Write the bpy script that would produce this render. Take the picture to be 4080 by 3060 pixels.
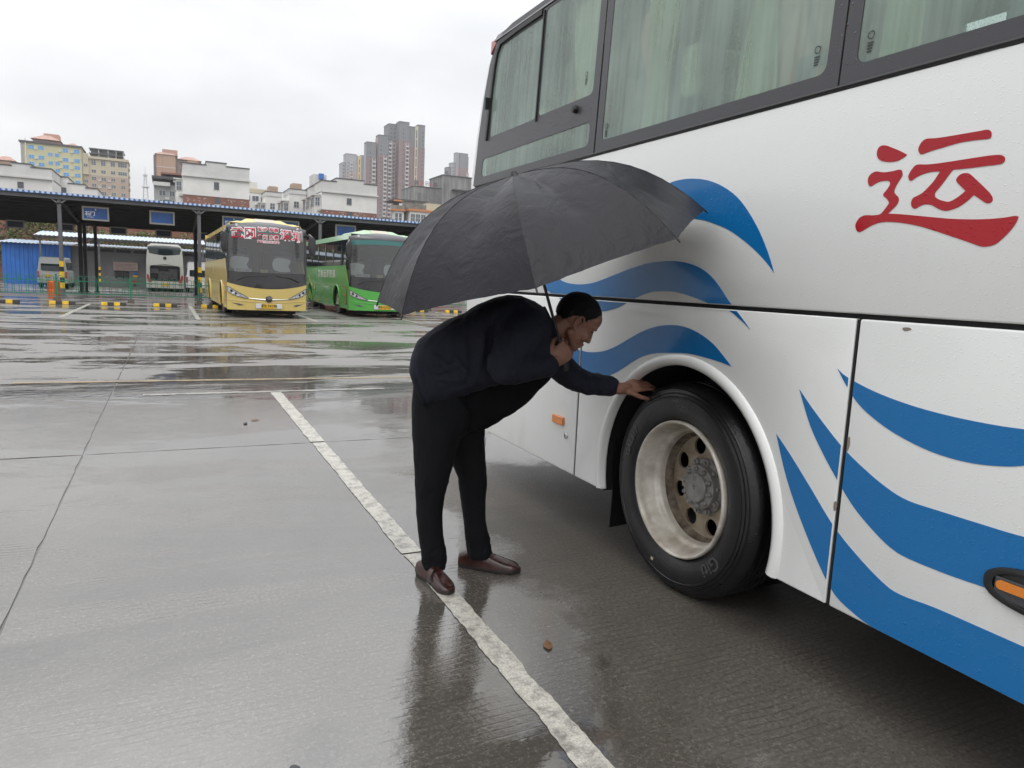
import bpy, bmesh, math, random
from mathutils import Vector, Matrix, noise
from mathutils.geometry import tessellate_polygon
R = math.radians
random.seed(7)
scene = bpy.context.scene
for o in list(bpy.data.objects):
    bpy.data.objects.remove(o)

# ------------------------------------------------------------------ camera
cam_data = bpy.data.cameras.new('camera')
cam_data.sensor_width = 36.0
cam_data.lens = 25.06
cam_data.clip_start = 0.05
cam_data.clip_end = 6000
cam = bpy.data.objects.new('camera', cam_data)
scene.collection.objects.link(cam)
cam.matrix_world = Matrix(((0.902475, 0.019482, -0.430301, 0.0),
                           (-0.428434, 0.143858, -0.892048, 0.0),
                           (0.044523, 0.989406, 0.138175, 1.42),
                           (0, 0, 0, 1)))
scene.camera = cam

# ------------------------------------------------------------------ overcast sky
world = bpy.data.worlds.new('World')
scene.world = world
world.use_nodes = True
wt = world.node_tree
wt.nodes.clear()
w_out = wt.nodes.new('ShaderNodeOutputWorld')
w_bg = wt.nodes.new('ShaderNodeBackground')
w_sky = wt.nodes.new('ShaderNodeTexSky')
w_sky.sky_type = 'NISHITA'
w_sky.sun_disc = False
w_sky.sun_elevation = R(55)
w_sky.sun_rotation = R(200)
w_sky.air_density = 1.0
w_sky.dust_density = 4.0
w_tc = wt.nodes.new('ShaderNodeTexCoord')
w_map = wt.nodes.new('ShaderNodeMapping')
w_map.inputs['Scale'].default_value = (1.0, 1.0, 2.6)
w_noise = wt.nodes.new('ShaderNodeTexNoise')
w_noise.inputs['Scale'].default_value = 2.0
w_noise.inputs['Detail'].default_value = 5.0
w_noise.inputs['Roughness'].default_value = 0.5
w_ramp = wt.nodes.new('ShaderNodeValToRGB')
w_ramp.color_ramp.elements[0].position = 0.33
w_ramp.color_ramp.elements[0].color = (0.67, 0.685, 0.71, 1)
w_ramp.color_ramp.elements[1].position = 0.68
w_ramp.color_ramp.elements[1].color = (1.0, 1.0, 1.0, 1)
# overcast luminance from horizon to zenith, curve steepened overhead to light the scene
w_sep = wt.nodes.new('ShaderNodeSeparateXYZ')
w_max = wt.nodes.new('ShaderNodeMath'); w_max.operation = 'MAXIMUM'; w_max.inputs[1].default_value = 0.0
w_mul = wt.nodes.new('ShaderNodeMath'); w_mul.operation = 'MULTIPLY_ADD'
w_mul.inputs[1].default_value = 15.0      # zenith gain
w_mul.inputs[2].default_value = 8.0       # horizon level
w_cloud = wt.nodes.new('ShaderNodeMix'); w_cloud.data_type = 'RGBA'; w_cloud.blend_type = 'MULTIPLY'
w_cloud.inputs['Factor'].default_value = 1.0
w_mix = wt.nodes.new('ShaderNodeMix'); w_mix.data_type = 'RGBA'
w_mix.inputs['Factor'].default_value = 0.93
L = wt.links.new
L(w_tc.outputs['Generated'], w_map.inputs['Vector'])
L(w_map.outputs['Vector'], w_noise.inputs['Vector'])
L(w_noise.outputs['Fac'], w_ramp.inputs['Fac'])
L(w_tc.outputs['Generated'], w_sep.inputs['Vector'])
L(w_sep.outputs['Z'], w_max.inputs[0])
w_sq = wt.nodes.new('ShaderNodeMath'); w_sq.operation = 'POWER'; w_sq.inputs[1].default_value = 1.8
L(w_max.outputs[0], w_sq.inputs[0])
L(w_sq.outputs[0], w_mul.inputs[0])
L(w_ramp.outputs['Color'], w_cloud.inputs['A'])
L(w_mul.outputs[0], w_cloud.inputs['B'])
L(w_sky.outputs['Color'], w_mix.inputs['A'])
L(w_cloud.outputs['Result'], w_mix.inputs['B'])
L(w_mix.outputs['Result'], w_bg.inputs['Color'])
w_bg.inputs['Strength'].default_value = 0.1
L(w_bg.outputs['Background'], w_out.inputs['Surface'])

# weak veiled sun behind the cloud
sun_data = bpy.data.lights.new('sun', 'SUN')
sun_data.energy = 0.5
sun_data.angle = R(40)
sun_data.color = (1.0, 0.97, 0.93)
sun = bpy.data.objects.new('sun', sun_data)
scene.collection.objects.link(sun)
sun.rotation_euler = (R(35), 0, R(-20))

scene.view_settings.view_transform = 'Standard'
scene.view_settings.look = 'None'
scene.view_settings.exposure = 0.42
scene.view_settings.gamma = 1.0
scene.view_settings.use_curve_mapping = False
scene.render.engine = 'CYCLES'
scene.cycles.use_denoising = True
scene.cycles.max_bounces = 8
scene.cycles.diffuse_bounces = 4
scene.cycles.glossy_bounces = 4
scene.cycles.transparent_max_bounces = 16
scene.cycles.caustics_reflective = False
scene.cycles.caustics_refractive = False
scene.cycles.sample_clamp_indirect = 4.0

# ------------------------------------------------------------------ helpers
COL = scene.collection
MATS = {}

def rgb(r, g, b):
    return (r, g, b, 1.0)

def mat(name, color, rough=0.6, metal=0.0, spec=0.5, coat=0.0, coat_rough=0.08, var=0.0, var_scale=3.0,
        bump=0.0, bump_scale=40.0, detail=4.0, var_color=None, trans=0.0, alpha=1.0, emit=None, sheen=0.0,
        obj_space=False, rough_var=0.0, stretch=None):
    if name in MATS:
        return MATS[name]
    m = bpy.data.materials.new(name)
    m.use_nodes = True
    nt = m.node_tree
    b = nt.nodes['Principled BSDF']
    b.inputs['Base Color'].default_value = rgb(*color)
    b.inputs['Roughness'].default_value = rough
    b.inputs['Metallic'].default_value = metal
    b.inputs['Specular IOR Level'].default_value = spec
    b.inputs['Coat Weight'].default_value = coat
    b.inputs['Coat Roughness'].default_value = coat_rough
    b.inputs['Transmission Weight'].default_value = trans
    b.inputs['Alpha'].default_value = alpha
    b.inputs['Sheen Weight'].default_value = sheen
    if emit:
        b.inputs['Emission Color'].default_value = rgb(*emit[:3])
        b.inputs['Emission Strength'].default_value = emit[3]
    if var or bump or rough_var:
        if obj_space:
            tc = nt.nodes.new('ShaderNodeTexCoord'); vec = tc.outputs['Object']
        else:
            tc = nt.nodes.new('ShaderNodeNewGeometry'); vec = tc.outputs['Position']
        if stretch:
            mp = nt.nodes.new('ShaderNodeMapping'); mp.inputs['Scale'].default_value = stretch
            nt.links.new(vec, mp.inputs['Vector']); vec = mp.outputs['Vector']
    if var or rough_var:
        n = nt.nodes.new('ShaderNodeTexNoise')
        n.inputs['Scale'].default_value = var_scale
        n.inputs['Detail'].default_value = detail
        n.inputs['Roughness'].default_value = 0.6
        nt.links.new(vec, n.inputs['Vector'])
    if var:
        mx = nt.nodes.new('ShaderNodeMix'); mx.data_type = 'RGBA'
        c2 = var_color or tuple(min(1, c * (1 - var)) for c in color)
        mx.inputs['A'].default_value = rgb(*(color if var_color else tuple(min(1, c * (1 + var * 0.6)) for c in color)))
        mx.inputs['B'].default_value = rgb(*c2)
        rp = nt.nodes.new('ShaderNodeValToRGB')
        rp.color_ramp.elements[0].position = 0.35; rp.color_ramp.elements[1].position = 0.68
        nt.links.new(n.outputs['Fac'], rp.inputs['Fac'])
        nt.links.new(rp.outputs['Color'], mx.inputs['Factor'])
        nt.links.new(mx.outputs['Result'], b.inputs['Base Color'])
    if rough_var:
        mr = nt.nodes.new('ShaderNodeMapRange')
        mr.inputs['To Min'].default_value = max(0, rough - rough_var); mr.inputs['To Max'].default_value = min(1, rough + rough_var)
        nt.links.new(n.outputs['Fac'], mr.inputs['Value'])
        nt.links.new(mr.outputs['Result'], b.inputs['Roughness'])
    if bump:
        nb = nt.nodes.new('ShaderNodeTexNoise')
        nb.inputs['Scale'].default_value = bump_scale
        nb.inputs['Detail'].default_value = 5.0
        nt.links.new(vec, nb.inputs['Vector'])
        bp = nt.nodes.new('ShaderNodeBump')
        bp.inputs['Strength'].default_value = bump
        bp.inputs['Distance'].default_value = 0.01
        nt.links.new(nb.outputs['Fac'], bp.inputs['Height'])
        nt.links.new(bp.outputs['Normal'], b.inputs['Normal'])
    MATS[name] = m
    return m

def link(name, mesh, m=None, parent=None, loc=None, inv=False):
    o = bpy.data.objects.new(name, mesh)
    COL.objects.link(o)
    if m is not None and mesh is not None and not mesh.materials:
        mesh.materials.append(m)
    if parent is not None:
        o.parent = parent
        if inv:   # vertices are given in world space: keep them there
            o.matrix_parent_inverse = parent.matrix_basis.inverted()
    if loc is not None:
        o.location = loc
    return o

def tag(o, label=None, cat=None, group=None, kind=None):
    if label: o['label'] = label
    if cat: o['category'] = cat
    if group: o['group'] = group
    if kind: o['kind'] = kind
    return o

def empty(name, loc=(0, 0, 0), rz=0.0, label=None, cat=None, group=None):
    o = bpy.data.objects.new(name, None)
    o.empty_display_size = 0.2
    COL.objects.link(o)
    o.matrix_basis = Matrix.Translation(loc) @ Matrix.Rotation(rz, 4, 'Z')
    return tag(o, label, cat, group)

def copy_tree(o, parent=None):
    c = o.copy()
    COL.objects.link(c)
    if parent is not None:
        inv = o.matrix_parent_inverse.copy()
        c.parent = parent
        c.matrix_parent_inverse = inv
    for ch in list(o.children):
        copy_tree(ch, c)
    return c

class MB:
    """collects faces into one mesh"""
    def __init__(self):
        self.v = []; self.f = []
    def add(self, vs, fs):
        o = len(self.v)
        self.v += [tuple(p) for p in vs]
        self.f += [tuple(i + o for i in f) for f in fs]
        return self
    def box(self, x0, x1, y0, y1, z0, z1):
        return self.add([(x0, y0, z0), (x1, y0, z0), (x1, y1, z0), (x0, y1, z0), (x0, y0, z1), (x1, y0, z1), (x1, y1, z1), (x0, y1, z1)],
                        [(0, 3, 2, 1), (4, 5, 6, 7), (0, 1, 5, 4), (1, 2, 6, 5), (2, 3, 7, 6), (3, 0, 4, 7)])
    def bar(self, p0, p1, w, h=None, up=(0, 0, 1)):
        h = h or w
        p0 = Vector(p0); p1 = Vector(p1); d = (p1 - p0).normalized(); u = Vector(up)
        if abs(d.dot(u)) > 0.95: u = Vector((0, 1, 0))
        s = d.cross(u).normalized(); t = s.cross(d)
        vs = [p + s * (a * w / 2) + t * (b * h / 2) for p in (p0, p1) for a, b in ((-1, -1), (1, -1), (1, 1), (-1, 1))]
        return self.add(vs, [(0, 1, 2, 3), (7, 6, 5, 4), (0, 4, 5, 1), (1, 5, 6, 2), (2, 6, 7, 3), (3, 7, 4, 0)])
    def tube(self, pts, r, n=10, cap=True):
        pts = [Vector(p) for p in pts]
        rs = r if isinstance(r, (list, tuple)) else [r] * len(pts)
        base = len(self.v); prev = None
        for i, p in enumerate(pts):
            d = (pts[min(i + 1, len(pts) - 1)] - pts[max(i - 1, 0)]).normalized()
            if prev is None:
                u = Vector((0, 0, 1)) if abs(d.z) < 0.9 else Vector((1, 0, 0))
                s = d.cross(u).normalized()
            else:
                s = (prev - d * prev.dot(d)).normalized()
            prev = s; t = d.cross(s)
            for k in range(n):
                a = 2 * math.pi * k / n
                self.v.append(tuple(p + s * (math.cos(a) * rs[i]) + t * (math.sin(a) * rs[i])))
        for i in range(len(pts) - 1):
            for k in range(n):
                a = base + i * n + k; b = base + i * n + (k + 1) % n
                self.f.append((a, b, b + n, a + n))
        if cap:
            self.f.append(tuple(base + k for k in reversed(range(n))))
            e = base + (len(pts) - 1) * n
            self.f.append(tuple(e + k for k in range(n)))
        return self
    def lathe(self, prof, org, axis='X', n=48, closed=False):
        """prof: (radius, offset along axis)"""
        o = Vector(org); base = len(self.v)
        for r, h in prof:
            for k in range(n):
                a = 2 * math.pi * k / n; c, s = math.cos(a) * r, math.sin(a) * r
                p = (h, c, s) if axis == 'X' else ((c, h, s) if axis == 'Y' else (c, s, h))
                self.v.append(tuple(o + Vector(p)))
        m = len(prof)
        for i in range(m if closed else m - 1):
            j = (i + 1) % m
            for k in range(n):
                q = (k + 1) % n
                self.f.append((base + i * n + k, base + i * n + q, base + j * n + q, base + j * n + k))
        return self
    def plate(self, loops, fn, depth):
        """flat plate: outer loop + holes given in 2D, fn(u, v, d) -> 3D at depth d; thickness depth"""
        flat = [p for lp in loops for p in lp]
        tris = tessellate_polygon([[Vector((p[0], p[1], 0)) for p in lp] for lp in loops])
        n = len(flat); base = len(self.v)
        self.v += [tuple(fn(p[0], p[1], 0.0)) for p in flat] + [tuple(fn(p[0], p[1], depth)) for p in flat]
        for t in tris:
            self.f.append((base + t[0], base + t[1], base + t[2]))
            self.f.append((base + n + t[2], base + n + t[1], base + n + t[0]))
        o = 0
        for lp in loops:
            m = len(lp)
            for i in range(m):
                j = (i + 1) % m
                self.f.append((base + o + i, base + o + j, base + n + o + j, base + n + o + i))
            o += m
        return self
    def mesh(self, name, smooth=False, bevel=0.0, segs=2):
        me = bpy.data.meshes.new(name)
        me.from_pydata(self.v, [], self.f)
        bm = bmesh.new(); bm.from_mesh(me)
        bmesh.ops.remove_doubles(bm, verts=bm.verts, dist=1e-5)
        bmesh.ops.recalc_face_normals(bm, faces=bm.faces)
        if bevel:
            es = [e for e in bm.edges if len(e.link_faces) == 2 and e.calc_face_angle(0) > 0.6]
            bmesh.ops.bevel(bm, geom=es, offset=bevel, segments=segs, affect='EDGES', profile=0.5, clamp_overlap=True)
        bm.to_mesh(me); bm.free()
        if smooth:
            me.polygons.foreach_set('use_smooth', [True] * len(me.polygons))
            if smooth != 'all':
                me.set_sharp_from_angle(angle=R(smooth if not isinstance(smooth, bool) else 40))
        me.update()
        return me
    def build(self, name, m, parent=None, smooth=False, bevel=0.0, segs=2, inv=False):
        return link(name, self.mesh(name, smooth, bevel, segs), m, parent, inv=inv)

def text_mesh(s, size=1.0, bold=0.0, extrude=0.0, align='CENTER', spacing=1.0):
    cu = bpy.data.curves.new('lettering', 'FONT')
    cu.body = s; cu.size = size; cu.align_x = align; cu.align_y = 'CENTER'
    cu.offset = bold; cu.extrude = extrude; cu.space_character = spacing; cu.resolution_u = 3
    ob = bpy.data.objects.new('lettering', cu)
    me = bpy.data.meshes.new_from_object(ob)
    bpy.data.objects.remove(ob); bpy.data.curves.remove(cu)
    return me

def text_obj(s, size, m, parent, origin, ux, uy, name='lettering', bold=0.0, extrude=0.001, align='CENTER', warp=None, spacing=1.0):
    """flat lettering whose text x/y axes follow ux, uy from origin"""
    me = text_mesh(s, size, bold, extrude, align, spacing)
    ux = Vector(ux); uy = Vector(uy); nz = ux.normalized().cross(uy.normalized()); og = Vector(origin)
    for v in me.vertices:
        c = v.co
        v.co = warp(c.x, c.y, c.z) if warp else og + ux * c.x + uy * c.y + nz * c.z
    me.update()
    return link(name, me, m, parent)

def smooth_loop(pts, k=4, closed=True):
    """Catmull-Rom through 2D points"""
    n = len(pts); out = []
    rng = range(n) if closed else range(n - 1)
    for i in rng:
        if closed:
            p0, p1, p2, p3 = pts[(i - 1) % n], pts[i], pts[(i + 1) % n], pts[(i + 2) % n]
        else:
            p0, p1, p2, p3 = pts[max(i - 1, 0)], pts[i], pts[i + 1], pts[min(i + 2, n - 1)]
        for j in range(k):
            t = j / k
            out.append(tuple(0.5 * ((2 * p1[d]) + (-p0[d] + p2[d]) * t + (2 * p0[d] - 5 * p1[d] + 4 * p2[d] - p3[d]) * t * t
                                    + (-p0[d] + 3 * p1[d] - 3 * p2[d] + p3[d]) * t ** 3) for d in range(len(p1))))
    if not closed: out.append(tuple(pts[-1]))
    return out

def round_rect(x0, x1, y0, y1, r, n=4):
    pts = []
    for cx, cy, a0 in ((x1 - r, y1 - r, 0), (x0 + r, y1 - r, 90), (x0 + r, y0 + r, 180), (x1 - r, y0 + r, 270)):
        for i in range(n + 1):
            a = R(a0 + 90 * i / n)
            pts.append((cx + r * math.cos(a), cy + r * math.sin(a)))
    return pts
# ================================================================== ground
def ground_material():
    m = bpy.data.materials.new('wet_concrete'); m.use_nodes = True
    nt = m.node_tree; N = nt.nodes; K = nt.links.new
    b = N['Principled BSDF']
    geo = N.new('ShaderNodeNewGeometry'); pos = geo.outputs['Position']
    def noise_tex(scale, detail=4, rough=0.55, vec=pos, dist=0.0):
        n = N.new('ShaderNodeTexNoise'); n.inputs['Scale'].default_value = scale
        n.inputs['Detail'].default_value = detail; n.inputs['Roughness'].default_value = rough
        n.inputs['Distortion'].default_value = dist
        K(vec, n.inputs['Vector']); return n.outputs['Fac']
    def ramp(fac, a, c, ca=(0, 0, 0), cb=(1, 1, 1)):
        r = N.new('ShaderNodeValToRGB'); e = r.color_ramp.elements
        
        if a > c: a, c, ca, cb = c, a, cb, ca
        e[0].position = a; e[1].position = c; e[0].color = rgb(*ca); e[1].color = rgb(*cb)
        K(fac, r.inputs['Fac']); return r.outputs['Color']
    def math_(op, a, c=None, d=None):
        n = N.new('ShaderNodeMath'); n.operation = op
        for i, q in enumerate((a, c, d)):
            if q is None: continue
            if isinstance(q, (int, float)): n.inputs[i].default_value = q
            else: K(q, n.inputs[i])
        return n.outputs[0]
    def mix(fac, a, c, blend='MIX'):
        n = N.new('ShaderNodeMix'); n.data_type = 'RGBA'; n.blend_type = blend
        for nm, q in (('Factor', fac), ('A', a), ('B', c)):
            if isinstance(q, (int, float)): n.inputs[nm].default_value = q
            elif isinstance(q, tuple): n.inputs[nm].default_value = rgb(*q)
            else: K(q, n.inputs[nm])
        return n.outputs['Result']
    mp = N.new('ShaderNodeMapping'); mp.inputs['Scale'].default_value = (0.34, 1.0, 1.0); K(pos, mp.inputs['Vector'])
    streak = mp.outputs['Vector']
    # water film: shallow puddles with broken edges
    pud = ramp(noise_tex(0.75, 9, 0.72, streak, 0.7), 0.47, 0.54)
    # colour: wet concrete, patched, speckled with aggregate
    big = noise_tex(0.8, 5, 0.6)
    col = mix(ramp(big, 0.35, 0.7), (0.082, 0.072, 0.060), (0.128, 0.116, 0.101))
    med = noise_tex(7.0, 5, 0.65)
    col = mix(math_('MULTIPLY', ramp(med, 0.45, 0.75), 0.5), col, (0.075, 0.066, 0.056))
    fine = noise_tex(62.0, 5, 0.8)
    col = mix(math_('MULTIPLY', ramp(fine, 0.52, 0.66), 0.55), col, (0.26, 0.235, 0.205))
    col = mix(math_('MULTIPLY', ramp(fine, 0.47, 0.36), 0.6), col, (0.030, 0.027, 0.024))
    pit = N.new('ShaderNodeTexVoronoi'); pit.inputs['Scale'].default_value = 55.0; K(pos, pit.inputs['Vector'])
    pitd = ramp(pit.outputs['Distance'], 0.05, 0.28)
    pitsel = N.new('ShaderNodeSeparateColor'); K(pit.outputs['Color'], pitsel.inputs['Color'])
    pitm = math_('MULTIPLY', math_('SUBTRACT', 1.0, pitd), math_('GREATER_THAN', pitsel.outputs['Red'], 0.72))
    col = mix(math_('MULTIPLY', pitm, 0.85), col, (0.028, 0.026, 0.024))
    # tining grooves run across (along X)
    wv = N.new('ShaderNodeTexWave'); wv.wave_type = 'BANDS'; wv.bands_direction = 'Y'
    wv.inputs['Scale'].default_value = 8.6; wv.inputs['Distortion'].default_value = 4.5
    wv.inputs['Detail'].default_value = 3.0; wv.inputs['Detail Scale'].default_value = 0.35
    K(pos, wv.inputs['Vector'])
    groove = ramp(wv.outputs['Fac'], 0.0, 0.13)
    gmask = ramp(noise_tex(2.0, 6, 0.7), 0.38, 0.62)
    gdark = math_('MULTIPLY', math_('SUBTRACT', 1.0, groove), gmask)
    col = mix(math_('MULTIPLY', gdark, 0.6), col, (0.04, 0.037, 0.033))
    col = mix(math_('MULTIPLY', pud, 0.35), col, (0.07, 0.066, 0.06))
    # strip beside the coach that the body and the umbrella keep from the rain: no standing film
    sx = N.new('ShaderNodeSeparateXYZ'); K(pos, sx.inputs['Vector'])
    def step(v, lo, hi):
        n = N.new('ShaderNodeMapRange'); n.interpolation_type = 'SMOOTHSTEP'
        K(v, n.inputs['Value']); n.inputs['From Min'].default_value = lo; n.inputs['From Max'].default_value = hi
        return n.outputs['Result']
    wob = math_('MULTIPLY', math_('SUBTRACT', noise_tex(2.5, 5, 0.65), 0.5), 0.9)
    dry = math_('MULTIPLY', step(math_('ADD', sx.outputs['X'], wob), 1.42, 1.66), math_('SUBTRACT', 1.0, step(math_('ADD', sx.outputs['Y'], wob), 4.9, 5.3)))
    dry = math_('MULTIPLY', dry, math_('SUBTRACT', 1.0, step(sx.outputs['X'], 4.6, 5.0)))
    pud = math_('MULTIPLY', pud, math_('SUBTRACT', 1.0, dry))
    K(col, b.inputs['Base Color'])
    # roughness and relief vanish where the film is deep
    rough = N.new('ShaderNodeMapRange'); K(pud, rough.inputs['Value'])
    rough.inputs['To Min'].default_value = 0.10; rough.inputs['To Max'].default_value = 0.03
    # the older pour beyond the cross lines is broomed rougher: long shallow ripples across
    mr = N.new('ShaderNodeMapping'); mr.inputs['Scale'].default_value = (0.22, 1.0, 1.0); K(pos, mr.inputs['Vector'])
    far = math_('MULTIPLY', step(math_('ADD', sx.outputs['Y'], wob), 7.5, 11.5), math_('SUBTRACT', 1.0, math_('MULTIPLY', pud, 0.9)))
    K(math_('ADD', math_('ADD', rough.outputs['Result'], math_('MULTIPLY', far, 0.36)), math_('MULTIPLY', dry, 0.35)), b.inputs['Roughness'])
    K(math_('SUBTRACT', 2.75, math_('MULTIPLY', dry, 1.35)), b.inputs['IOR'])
    h = math_('ADD', math_('MULTIPLY', math_('MULTIPLY', groove, gmask), 0.6), math_('MULTIPLY', fine, 0.5))
    h = math_('ADD', h, math_('MULTIPLY', noise_tex(38.0, 4, 0.6), 0.7))
    bp = N.new('ShaderNodeBump'); bp.inputs['Distance'].default_value = 0.0035
    st = N.new('ShaderNodeMapRange'); K(pud, st.inputs['Value'])
    st.inputs['To Min'].default_value = 0.30; st.inputs['To Max'].default_value = 0.02
    K(st.outputs['Result'], bp.inputs['Strength']); K(h, bp.inputs['Height'])
    bf = N.new('ShaderNodeBump'); bf.inputs['Distance'].default_value = 0.012
    K(math_('MULTIPLY', far, 0.35), bf.inputs['Strength']); K(noise_tex(14.0, 5, 0.6, mr.outputs['Vector']), bf.inputs['Height']); K(bp.outputs['Normal'], bf.inputs['Normal'])
    # slow ripples on the whole film
    rp = N.new('ShaderNodeTexNoise'); rp.inputs['Scale'].default_value = 9.0; rp.inputs['Detail'].default_value = 3
    K(pos, rp.inputs['Vector'])
    b2 = N.new('ShaderNodeBump'); b2.inputs['Distance'].default_value = 0.01; b2.inputs['Strength'].default_value = 0.10
    K(rp.outputs['Fac'], b2.inputs['Height']); K(bf.outputs['Normal'], b2.inputs['Normal'])
    K(b2.outputs['Normal'], b.inputs['Normal'])
    b.inputs['Specular IOR Level'].default_value = 0.5
    return m

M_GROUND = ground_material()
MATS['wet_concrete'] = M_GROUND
g = MB(); g.add([(-3000, -1500, -0.007), (3000, -1500, -0.007), (3000, 4000, -0.007), (-3000, 4000, -0.007)], [(0, 1, 2, 3)])
ground = g.build('ground', mat('joint_filler', (0.10, 0.095, 0.085), 0.25, var=0.3, spec=0.9))
tag(ground, 'wet grey concrete yard of the bus station', kind='structure')

def slab(x0, x1, y0, y1, near):
    rnd = random.Random(int(x0 * 31 + y0 * 17))
    gap = 0.0012
    n = 40 if near else 2
    def edge(pa, pb, nx, ny):
        out = []
        for i in range(n):
            t = i / n
            j = 0.0
            if near and 0 < i:
                wpos = Vector(((pa[0] + (pb[0] - pa[0]) * t) * 3.1, (pa[1] + (pb[1] - pa[1]) * t) * 3.1, x0))
                j = 0.014 * abs(noise.noise(wpos * 1.3)) + 0.010 * abs(noise.noise(wpos * 6))
            out.append((pa[0] + (pb[0] - pa[0]) * t + nx * j, pa[1] + (pb[1] - pa[1]) * t + ny * j))
        return out
    a, bb, c, d = (x0 + gap, y0 + gap), (x1 - gap, y0 + gap), (x1 - gap, y1 - gap), (x0 + gap, y1 - gap)
    loop = edge(a, bb, 0, 1) + edge(bb, c, -1, 0) + edge(c, d, 0, -1) + edge(d, a, 1, 0)
    z = rnd.uniform(-0.0012, 0.0006)
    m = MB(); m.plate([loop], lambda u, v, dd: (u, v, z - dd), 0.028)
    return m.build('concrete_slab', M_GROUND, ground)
for i in range(-5, 7):
    for j in range(-3, 12):
        x0 = -0.62 + 4.5 * i; y0 = 1.12 + 5.0 * j
        slab(x0, x0 + 4.5, y0, y0 + 5.0, -2 <= i <= 1 and -1 <= j <= 2)

def paint_material(name, color, wear=0.5):
    m = bpy.data.materials.new(name); m.use_nodes = True
    nt = m.node_tree; N = nt.nodes; K = nt.links.new; b = N['Principled BSDF']
    geo = N.new('ShaderNodeNewGeometry')
    vo = N.new('ShaderNodeTexVoronoi'); vo.feature = 'DISTANCE_TO_EDGE'; vo.inputs['Scale'].default_value = 75
    wn = N.new('ShaderNodeTexNoise'); wn.inputs['Scale'].default_value = 90
    mxv = N.new('ShaderNodeMix'); mxv.data_type = 'VECTOR'; mxv.inputs['Factor'].default_value = 0.03
    K(geo.outputs['Position'], mxv.inputs['A']); K(wn.outputs['Color'], mxv.inputs['B'])
    K(geo.outputs['Position'], wn.inputs['Vector']); K(mxv.outputs['Result'], vo.inputs['Vector'])
    cr = N.new('ShaderNodeValToRGB'); cr.color_ramp.elements[0].position = 0.0; cr.color_ramp.elements[1].position = 0.08
    cr.color_ramp.elements[0].color = rgb(0.20, 0.19, 0.17)
    cr.color_ramp.elements[1].color = rgb(*color)
    K(vo.outputs['Distance'], cr.inputs['Fac'])
    nz = N.new('ShaderNodeTexNoise'); nz.inputs['Scale'].default_value = 14; nz.inputs['Detail'].default_value = 7
    nz.inputs['Roughness'].default_value = 0.75
    K(geo.outputs['Position'], nz.inputs['Vector'])
    rp = N.new('ShaderNodeValToRGB'); rp.color_ramp.elements[0].position = 0.60 - 0.22 * wear; rp.color_ramp.elements[1].position = 0.72 - 0.1 * wear
    K(nz.outputs['Fac'], rp.inputs['Fac'])
    mx = N.new('ShaderNodeMix'); mx.data_type = 'RGBA'; K(rp.outputs['Color'], mx.inputs['Factor'])
    K(cr.outputs['Color'], mx.inputs['A']); mx.inputs['B'].default_value = rgb(0.16, 0.15, 0.135)
    K(mx.outputs['Result'], b.inputs['Base Color'])
    b.inputs['Roughness'].default_value = 0.3
    bp = N.new('ShaderNodeBump'); bp.inputs['Strength'].default_value = 0.5; bp.inputs['Distance'].default_value = 0.003
    K(nz.outputs['Fac'], bp.inputs['Height']); K(bp.outputs['Normal'], b.inputs['Normal'])
    MATS[name] = m
    return m
M_LINE = paint_material('worn_white_paint', (0.55, 0.53, 0.47), 0.62)
M_LINE2 = paint_material('faded_white_paint', (0.42, 0.41, 0.38), 0.9)
M_YLINE = paint_material('faded_yellow_paint', (0.46, 0.30, 0.08), 0.85)

def strip(name, p0, p1, width, m, ragged=0.0, label=None, z=0.004, seed=0.0):
    """painted strip from p0 to p1 with ragged edges"""
    p0 = Vector(p0); p1 = Vector(p1); d = p1 - p0; ln = d.length; d.normalize(); s = Vector((-d.y, d.x))
    n = max(2, int(ln / 0.02)) if ragged else 2
    left, right = [], []
    for i in range(n + 1):
        t = ln * i / n
        p = p0 + d * t
        if ragged:
            q = Vector((t * 4.5 + seed, seed, 0)); q2 = Vector((t * 24 + seed, 3.7, seed))
            jl = ragged * (noise.noise(q) + 0.6 * noise.noise(q2)); jr = ragged * (noise.noise(q + Vector((0, 9, 0))) + 0.6 * noise.noise(q2 + Vector((0, 5, 0))))
        else: jl = jr = 0
        left.append(p + s * (width / 2 + jl)); right.append(p - s * (width / 2 + jr))
    m_ = MB()
    vs = [(q.x, q.y, z) for q in left] + [(q.x, q.y, z) for q in right]
    m_.add(vs, [(i, i + 1, n + 2 + i, n + 1 + i) for i in range(n)])
    o = m_.build(name, m)
    return tag(o, label, kind='structure')
# the long worn bay line at the man's feet breaks at the slab joints
strip('line_marking', (1.125, -2.0), (1.125, 1.11), 0.100, M_LINE, 0.013, 'worn white bay line running under the shoe', seed=1)
strip('line_marking', (1.125, 1.14), (1.12, 3.42), 0.098, M_LINE, 0.012, 'worn white bay line running under the shoe', seed=2)
strip('line_marking', (1.12, 3.44), (1.125, 6.10), 0.108, M_LINE, 0.011, 'worn white bay line running under the shoe', seed=3)
strip('line_marking', (1.125, 6.14), (1.13, 8.90), 0.125, M_LINE, 0.010, 'worn white bay line running under the shoe', seed=4)
strip('cross_line_marking', (-0.3, 8.93), (2.5, 9.02), 0.10, M_LINE2, 0.03, 'faded white line across the bay', seed=5)
strip('yellow_line_marking', (-1.7, 10.06), (9.0, 10.02), 0.10, M_YLINE, 0.02, 'faded yellow line across the yard', seed=6)
for k, x in enumerate((-9.5, -6.1, -2.72, 0.70, 4.10, 7.50, 10.9, 14.3)):
    strip('bay_line_marking', (x + 0.03, 22.7), (x, 31.0), 0.13, M_LINE, 0.012, 'white parking bay line in front of the shelter', seed=10 + k)
strip('bay_end_marking', (-14, 21.6), (16, 21.6), 0.10, M_LINE2, 0.03, 'faded white line along the bay ends', seed=30)
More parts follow.
